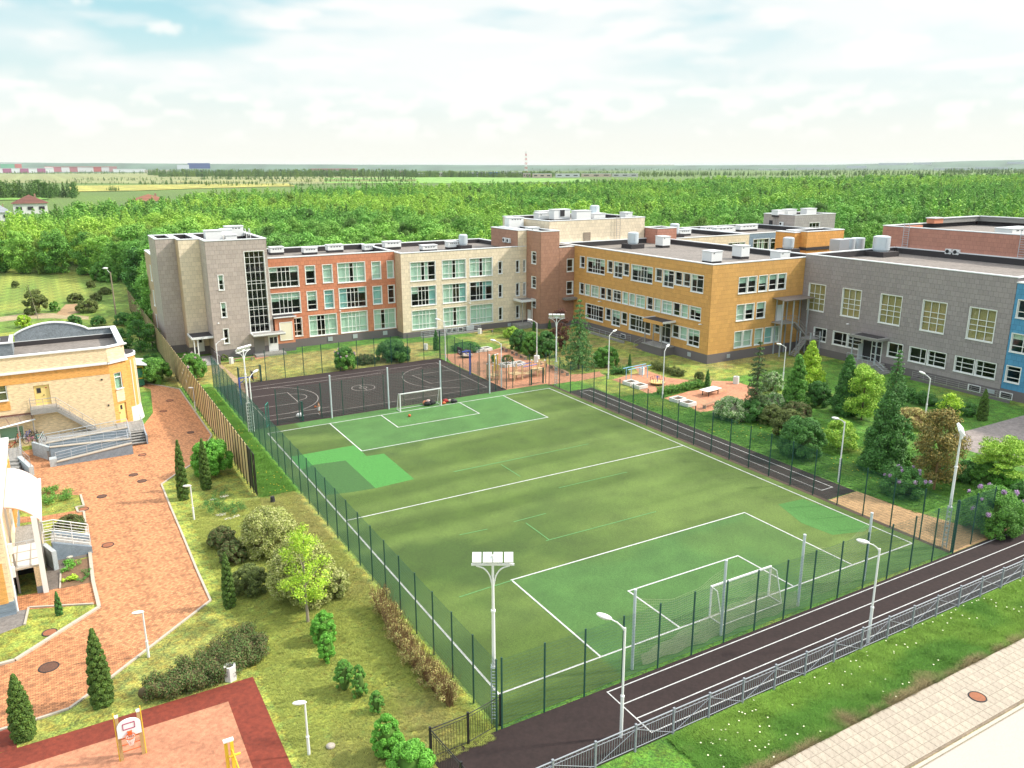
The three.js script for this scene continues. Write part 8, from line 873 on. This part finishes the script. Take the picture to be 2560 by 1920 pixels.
// --- the wood: one mass of young birch and alder
{
  const r = rng(2024), protos = [], g = new THREE.Group(); g.name = 'forest'; tag(g, 'bright green young wood spreading behind the whole school', 'forest', null, 'stuff'); scene.add(g);
  for (let i = 0; i < 5; i++) { const h = 10, w = [2.9, 3.3, 3.9, 2.5, 5.0][i], q = rng(900 + i), cl = i < 4 ? scatter.cone(h, w, 30, q, 0.05, 0.6).map(c => [c[0] * 1.15, c[1], c[2] * 1.15, c[3] * 1.05, c[4] * 1.7, c[5] * 1.05]) : scatter.tree(h, w * 1.2, 34, q, 0.08); protos.push([[2600, 0.30], [1100, 0.46], [520, 0.68]].map(([n, z], k) => foliage(cl, n, z, PAL.forest, 700 + i * 5 + k, { up: 0.35, out: 1.5, vary: 0.6 }))); }
  const lists = protos.map(() => [[], [], []]);
  const put = (x, z, d, hs, kk = -1, tone = 1) => { const k = kk >= 0 ? kk : Math.floor(r() * 4.3); lists[k][d > 650 ? 2 : d > 300 ? 1 : 0].push([x, z, hs, r() * 6.28, r(), d, tone]); };
  for (let ring = 90; ring < 1500;) {
    const step = lerp(3.3, 5.6, smooth(150, 900, ring)), n = Math.ceil(ring * 1.42 / step);
    for (let i = 0; i < n; i++) {
      const a = (i + r()) / n * 1.42 - 0.71, d = ring + r() * step, fx = YS, fz = -YC, ca = Math.cos(a), sa = Math.sin(a), x = CAM.x + d * (fx * ca - fz * sa), z = CAM.z + d * (fz * ca + fx * sa), p = proj([x, 0, z]);
      const u = x, v = -z; if (!inWood(u, v)) continue;
      if (p[0] < 335 && p[1] > 428 && p[1] < 470 && fbm(u * 0.012, v * 0.012, 3, 99) > 0.57) continue;
      const hn = fbm(u * 0.012 + 40, v * 0.012 + 40, 3, 55); put(x, z, d, (0.62 + 0.55 * hn + 0.62 * r() * r() + 0.1 * r()) * (p[0] > 1500 ? 1.08 : 1), p[0] < 1000 && d < 260 ? (r() < 0.65 ? 4 : -1) : -1);
    } ring += step * 0.92;
  }
  const belt = (x0, x1, yb, yt, n, dp) => { for (let i = 0; i < n; i++) { const x = lerp(x0, x1, r()), y = yb + (r() - 0.5) * dp, p = G(x, y, 0), h = tall(p, yt + (yb - yt) * 0.6 * r() * (0.4 + fbm(x * 0.09, 2, 3, 8))), d = Math.hypot(p[0] - CAM.x, p[2] - CAM.z); if (h > 0) put(p[0], p[2], d, Math.min(3.2, h / 10), -1, 0.46); } };
  belt(-60, 168, 425, 386, 150, 8); belt(345, 900, 381, 364, 900, 3); belt(880, 1190, 382, 367, 500, 3); belt(1180, 2260, 378, 368, 800, 4); belt(300, 560, 397, 388, 140, 4); belt(560, 900, 392, 384, 160, 5); belt(150, 330, 396, 390, 30, 5); belt(-40, 1000, 372, 367, 600, 4); belt(440, 900, 400, 391, 150, 4); belt(230, 260, 412, 399, 12, 3); belt(1060, 1260, 399, 391, 70, 4); belt(1300, 1460, 396, 386, 120, 6); belt(2040, 2260, 372, 362, 260, 5); belt(1700, 2100, 372, 366, 240, 4); belt(0, 200, 392, 386, 40, 4); belt(-40, 700, 366, 361, 500, 2.4); belt(1150, 2260, 368, 363, 500, 2); belt(-60, 1000, 363.5, 359.5, 700, 1.2); belt(1000, 2280, 364.5, 360, 800, 1.6); belt(320, 900, 378, 363, 500, 3); belt(430, 900, 386, 377, 260, 5); belt(150, 460, 388, 381, 120, 6); belt(0, 330, 375, 369.5, 220, 2); belt(900, 1200, 377, 369, 260, 3); belt(1180, 1500, 380, 370, 260, 4);
  const m4 = new THREE.Matrix4(), qq = new THREE.Quaternion();
  protos.forEach((pg, k) => pg.forEach((geo, j) => { const l = lists[k][j]; if (!l.length) return; const im = new THREE.InstancedMesh(geo, M.leafInst, l.length); l.forEach((t, i) => { const wv = 0.9 + 0.4 * t[4], far = smooth(350, 1500, t[5]); qq.setFromAxisAngle(UP, t[3]); m4.compose(V3(t[0], 0, t[1]), qq, V3(t[2] * wv, t[2], t[2] * wv)); im.setMatrixAt(i, m4); const pch = smooth(0.25, 0.75, fbm(t[0] * 0.018, t[1] * 0.018, 4, 66)), dk = t[4] < 0.12 ? 0.62 : 1, k1 = (0.70 + 0.42 * pch + 0.35 * (t[4] - 0.5)) * t[6] * dk; im.setColorAt(i, C(k1 * (0.80 + 0.42 * pch), k1, k1 * (1.1 - 0.2 * pch))); }); im.name = 'trees'; im.userData.kind = 'stuff'; g.add(im); }));
}
// grass blades on the nearer lawns and verge, dandelions
{
  const r = rng(77), blade = []; for (let i = 0; i < 6; i++) { const a = i * 1.05 + 0.3, l = 0.1 + 0.05 * (i % 3), dx = Math.cos(a), dz = Math.sin(a), g = new THREE.BufferGeometry(); g.setAttribute('position', new THREE.Float32BufferAttribute([-dz * 0.014 + dx * 0.03, 0, dx * 0.014 + dz * 0.03, dz * 0.014 + dx * 0.03, 0, -dx * 0.014 + dz * 0.03, dx * (0.03 + l * 0.95), l * 0.7, dz * (0.03 + l * 0.95)], 3)); g.setIndex([0, 2, 1]); g.computeVertexNormals(); if (g.attributes.normal.getY(0) < 0) { g.setIndex([0, 1, 2]); g.computeVertexNormals(); } blade.push(g); } const tuft = mergeGeometries(blade);
  const pts = []; const inside = (u, v) => { if (v < -7.15 && v > -11.0 && u > -12 && u < 30) return 1.25; if (u > -28 && u < -19.3 && v > -3 && v < 33) { const p = proj([u, 0, -v]); return p[0] > 240 ? 0.8 : 0; } if (u < -19.2 && u > -22.2 && v > 33 && v < 72) return 1.1; if (u > 22.6 && u < 36 && v > 3 && v < 44) return 1.2; return 0; };
  for (let i = 0; i < 150000; i++) { const q = r(); let u, v; if (q < 0.42) { u = lerp(-12, 30, r()); v = lerp(-11, -7.15, r()); } else if (q < 0.7) { u = lerp(-28, -19.2, r()); v = lerp(-3, 33, r()); } else if (q < 0.8) { u = lerp(-22.2, -19.2, r()); v = lerp(33, 72, r()); } else { u = lerp(22.6, 36, r()); v = lerp(3, 44, r()); } const k = inside(u, v); if (k) pts.push([u, v, k * (0.5 + 0.9 * fbm(u * 0.8, v * 0.8, 2, 12)), r()]); }
  const yard = yardEast.map(p => [p[0], -p[1]]), hit = (u, v) => { let c = false; for (let i = 0, j = yard.length - 1; i < yard.length; j = i++) { const a = yard[i], b = yard[j]; if ((a[1] > v) !== (b[1] > v) && u < (b[0] - a[0]) * (v - a[1]) / (b[1] - a[1]) + a[0]) c = !c; } return c; };
  const clay = [marks('y', [[60, 425], [330, 350], [480, 330], [395, 225], [585, 195], [612, 290], [900, 390], [1290, 440], [900, 545], [690, 640], [600, 640], [500, 590]]), marks('y', [[850, 710], [1250, 600], [1560, 560], [1600, 440], [1940, 450], [2300, 560], [2300, 700], [1640, 900], [1400, 930], [1240, 840]])], inPoly = (P, x, z) => { let c = false; for (let i = 0, j = P.length - 1; i < P.length; j = i++) { const a = P[i], b = P[j]; if ((a[1] > z) !== (b[1] > z) && x < (b[0] - a[0]) * (z - a[1]) / (b[1] - a[1]) + a[0]) c = !c; } return c; };
  const ok = pts.filter(p => p[0] < 20 || !clay.some(P => inPoly(P, p[0], -p[1]))).filter(p => !(p[0] < -20 && p[1] < 36 && p[0] < -22.4 && ((p[0] < -28.3 && p[1] < 8.3)))).filter(p => !(p[0] < -22 && p[1] > -3 && p[1] < 36 && (() => { for (let i = 1; i < yard.length; i++) { const a = yard[i - 1], b = yard[i]; if ((a[1] - p[1]) * (b[1] - p[1]) <= 0 && a[1] !== b[1]) { const x = a[0] + (b[0] - a[0]) * (p[1] - a[1]) / (b[1] - a[1]); if (p[0] < x + 0.1) return true; } } return false; })()));
  const im = new THREE.InstancedMesh(tuft, new THREE.MeshStandardMaterial({ color: C(1, 1, 1), roughness: 0.9, side: THREE.DoubleSide }), ok.length), m4 = new THREE.Matrix4(), q4 = new THREE.Quaternion(); ok.forEach((p, i) => { q4.setFromAxisAngle(UP, p[3] * 6.28); m4.compose(V3(p[0], hgt(p[0], -p[1]), -p[1]), q4, V3(p[2], p[2], p[2])); im.setMatrixAt(i, m4); const c = groundColour(p[0], p[1]), k = 0.46 + 0.34 * p[3]; im.setColorAt(i, C(c[0] * k, c[1] * k, c[2] * k)); }); im.name = 'grass'; tag(im, 'short grass blades on lawns and verge', 'grass', null, 'stuff'); scene.add(im);
  const fl = new THREE.CylinderGeometry(0.045, 0.02, 0.03, 6).translate(0, 0.13, 0), d = []; for (let i = 0; i < 900; i++) { const q = r(); let u, v; if (q < 0.55) { u = lerp(22.8, 36, r()); v = lerp(3, 40, r()); } else if (q < 0.75) { u = lerp(-21.8, -19.4, r()); v = lerp(33, 68, r()); } else { u = lerp(-12, 26, r()); v = lerp(-10.8, -7.2, r()); } if (fbm(u * 0.3, v * 0.3, 3, 31) > 0.5) d.push([u, v, q]); }
  const fm = new THREE.InstancedMesh(fl, mat(C(0.72, 0.55, 0.03)), d.length); d.forEach((p, i) => { m4.makeScale(1, 1, 1); m4.setPosition(p[0], 0, -p[1]); fm.setMatrixAt(i, m4); fm.setColorAt(i, p[2] > 0.75 ? C(1.1, 1.4, 18) : C(1, 1, 1)); }); fm.name = 'dandelions'; tag(fm, 'yellow and white flowers dotted through the grass', 'flowers', null, 'stuff'); scene.add(fm);
}
// where a mark low on the horizon meets the plain or the face of the far hills
function standing(x, yb) { const r = rayAt(x, yb), L = Math.hypot(r.x, r.z), s = r.y / L; if (27 + s * 5200 < 1) return G(x, yb, 0); for (let d = 5200; d < 8600; d += 50) { const h = hillTop(x), pr = [[5200, 0.2], [6500, h * 0.45], [7600, h * 0.8], [8600, h]]; let y = 0; for (let i = 1; i < 4; i++) if (d <= pr[i][0]) { y = lerp(pr[i - 1][1], pr[i][1], (d - pr[i - 1][0]) / (pr[i][0] - pr[i - 1][0])); break; } if (27 + s * d <= y + 1) return [CAM.x + r.x / L * d, y, CAM.z + r.z / L * d]; } return G(x, Math.max(yb, 366), 0); }
// ---------------------------------------------------------------- far buildings, mast
function farBlock(name, label, cat, x0, x1, yt, yb, cols, o = {}) {   // cols: colours of the bays, left to right
  const p = standing((x0 + x1) / 2, yb), dep = proj(p)[2], h = tall(p, yt), w = (x1 - x0) * DPX * dep / FPX, t = thing(name, label, cat, p, Math.atan2(CAM.x - p[0], CAM.z - p[2]), o.group), dpt = o.depth || Math.max(8, w * 0.35), rh = o.roof ? h * 0.45 : h * 0.08;
  const n = cols.length; cols.forEach((c, i) => part(n > 1 ? 'bay' : 'wall', new MB().box(w / n, h - rh, dpt, -w / 2 + (i + 0.5) * w / n, (h - rh) / 2, -dpt / 2 - (i % 2) * 0.4).geo(), mat(C(...(d0 => [lerp(c[0], d0, 0.3), lerp(c[1], d0, 0.3), lerp(c[2], d0, 0.3)])((c[0] + c[1] + c[2]) / 3))), t));
  if (o.roof) { const s = new THREE.ConeGeometry(Math.SQRT1_2, 1, 4); s.rotateY(Math.PI / 4); s.scale(w * 1.12, rh, dpt * 1.12); s.translate(0, h - rh / 2, -dpt / 2); part('roof', s, mat(C(...o.roof), { map: T.rough }), t); new MB().box(w * 0.05, rh * 0.7, w * 0.05, w * 0.18, h - rh * 0.25, -dpt / 2).build('chimney', mat(C(0.35, 0.2, 0.15)), t); }
  else new MB().box(w * 1.01, rh, dpt * 1.02, 0, h - rh / 2, -dpt / 2).build('roof', mat(C(...(o.top || [0.6, 0.6, 0.6]))), t);
  if (o.win) { const b = new MB(); for (let i = 0; i < o.win; i++) b.box(w / o.win * 0.5, (h - rh) * 0.3, 0.3, -w / 2 + (i + 0.5) * w / o.win, (h - rh) * 0.55, 0.1); b.build('window', M.dark, t); }
  return t;
}
farBlock('country_house', 'house with dark red hip roof and white wall at the left edge of the wood', 'house', 36, 100, 421, 462, [[0.7, 0.68, 0.62]], { roof: [0.20, 0.075, 0.05], win: 3, depth: 14 });
farBlock('country_house', 'house with grey roof at the extreme left among trees', 'house', -14, 22, 443, 478, [[0.66, 0.64, 0.6]], { roof: [0.38, 0.40, 0.44], win: 2, depth: 10 });
farBlock('country_house', 'house with wide brick red hip roof above the wood', 'house', 285, 363, 420, 452, [[0.72, 0.62, 0.5]], { roof: [0.34, 0.13, 0.07], win: 4, depth: 16 });
farBlock('country_house', 'small house with pink red gable between the treetops', 'house', 487, 504, 427, 446, [[0.6, 0.6, 0.58]], { roof: [0.55, 0.3, 0.27], depth: 8 });
farBlock('country_house', 'pale grey roof just left of the pink red gable', 'house', 412, 430, 430, 446, [[0.6, 0.6, 0.58]], { roof: [0.5, 0.5, 0.5], depth: 8 });
farBlock('warehouse', 'large green and red shopping hall on the left horizon', 'warehouse', 6, 45, 353, 366, [[0.10, 0.42, 0.22], [0.12, 0.45, 0.24], [0.60, 0.08, 0.06]], {});
farBlock('warehouse', 'long white hall with magenta gates on the left horizon', 'warehouse', -20, 108, 363, 373, [[0.7, 0.68, 0.66], [0.7, 0.68, 0.66], [0.42, 0.04, 0.18], [0.7, 0.68, 0.68], [0.42, 0.04, 0.18], [0.68, 0.66, 0.66], [0.42, 0.04, 0.18], [0.7, 0.68, 0.66]], { top: [0.65, 0.62, 0.62] });
farBlock('warehouse', 'long white hall with red roof signs right of the magenta gates', 'warehouse', 108, 246, 360, 371, [[0.65, 0.6, 0.6], [0.5, 0.1, 0.14], [0.66, 0.62, 0.62], [0.5, 0.1, 0.12], [0.66, 0.6, 0.6], [0.64, 0.6, 0.58], [0.55, 0.05, 0.04], [0.6, 0.55, 0.55], [0.5, 0.2, 0.2]], { top: [0.55, 0.2, 0.18] });
farBlock('warehouse', 'long low white hall in front of distant tan blocks', 'warehouse', 248, 312, 365, 372, [[0.72, 0.72, 0.7]], {}); farBlock('apartment_block', 'row of pale tan blocks beside the low white hall', 'building', 315, 368, 367, 373, [[0.6, 0.5, 0.4], [0.5, 0.44, 0.38], [0.62, 0.54, 0.42]], {});
farBlock('blue_hall', 'big deep blue hall standing on the horizon', 'warehouse', 408, 453, 352.5, 364, [[0.02, 0.07, 0.30]], { top: [0.03, 0.09, 0.32] }); farBlock('warehouse', 'pale shed left of the deep blue hall', 'warehouse', 384, 408, 356, 365, [[0.6, 0.62, 0.64]], {});
farBlock('warehouse', 'thin red shed far behind the dark tree belt', 'warehouse', 672, 772, 364, 368, [[0.55, 0.2, 0.16]], { top: [0.5, 0.18, 0.15] });
[[860, 872, 368, 380, [0.6, 0.42, 0.3], 'tan gable house left of the far hamlet'], [902, 924, 374, 381, [0.66, 0.66, 0.64], 'white shed row left of the far hamlet'], [948, 960, 372, 381, [0.6, 0.5, 0.42], 'beige house with pale roof in the far hamlet'], [1010, 1055, 372, 381, [0.45, 0.47, 0.5], 'long grey shed in the far hamlet'], [1024, 1080, 371, 379, [0.05, 0.22, 0.5], 'bright blue roofed shed in the far hamlet'], [1082, 1102, 368, 380, [0.62, 0.62, 0.6], 'white block right of the blue roofed shed'], [1104, 1128, 371, 381, [0.6, 0.56, 0.5], 'pale block below the red white mast'], [1130, 1146, 374, 383, [0.56, 0.40, 0.30], 'tan house right below the mast'], [1150, 1192, 375, 384, [0.68, 0.50, 0.36], 'peach coloured hall right of the mast'], [1200, 1252, 375, 383, [0.66, 0.66, 0.66], 'white long shed right of the peach hall'], [1256, 1320, 375, 382, [0.68, 0.48, 0.34], 'long peach roofed hall behind the wood'], [1322, 1378, 375, 382, [0.60, 0.56, 0.52], 'long grey beige shed at the end of the far hamlet']].forEach(q => farBlock('far_house', q[5], 'building', q[0], q[1], q[2], q[3], [q[4]], { win: 3, depth: 20 }));
[[1640, 1700, 364, 368, 'low grey bridge on the right horizon'], [1720, 1790, 361, 367, 'pale long block on the right horizon left part'], [1830, 1870, 358, 363, 'faint white block beyond the bridge'], [1900, 1955, 352, 356, 'faint pale block on the right hill, left one'], [1975, 2010, 351, 355, 'faint pale block on the right hill, second'], [2020, 2090, 362, 368, 'long white hall before the right hill'], [2110, 2172, 361, 367, 'long grey hall at the right edge of the horizon'], [2180, 2240, 349, 354, 'faint pale block on the right hill, last one']].forEach(q => farBlock('far_block', q[4], 'building', q[0], q[1], q[2], q[3], [[0.58, 0.60, 0.62]], {}));
{ const p = G(1136, 374, 0), h = tall(p, 327), t = thing('lattice_mast', 'red and white lattice radio mast on the horizon', 'radio mast', p), n = 10; for (let i = 0; i < n; i++) { const b = new MB(), y0 = h * i / n, y1 = h * (i + 1) / n, w0 = lerp(4.5, 1.4, i / n), w1 = lerp(4.5, 1.4, (i + 1) / n); for (const [sx, sz] of [[-1, -1], [1, -1], [1, 1], [-1, 1]]) b.bar([sx * w0, y0, sz * w0], [sx * w1, y1, sz * w1], 0.55, 4); b.bar([-w0, y0, w0], [w1, y1, w1], 0.35, 4).bar([w0, y0, w0], [-w1, y1, w1], 0.35, 4).bar([-w0, y0, w0], [w0, y0, w0], 0.35, 4); b.build('section', i % 2 ? M.white : mat(C(0.5, 0.06, 0.04)), t); } }
scene.traverse(o => { if (o.isMesh) { o.castShadow = true; o.receiveShadow = true; } });
renderer.render(scene, camera);
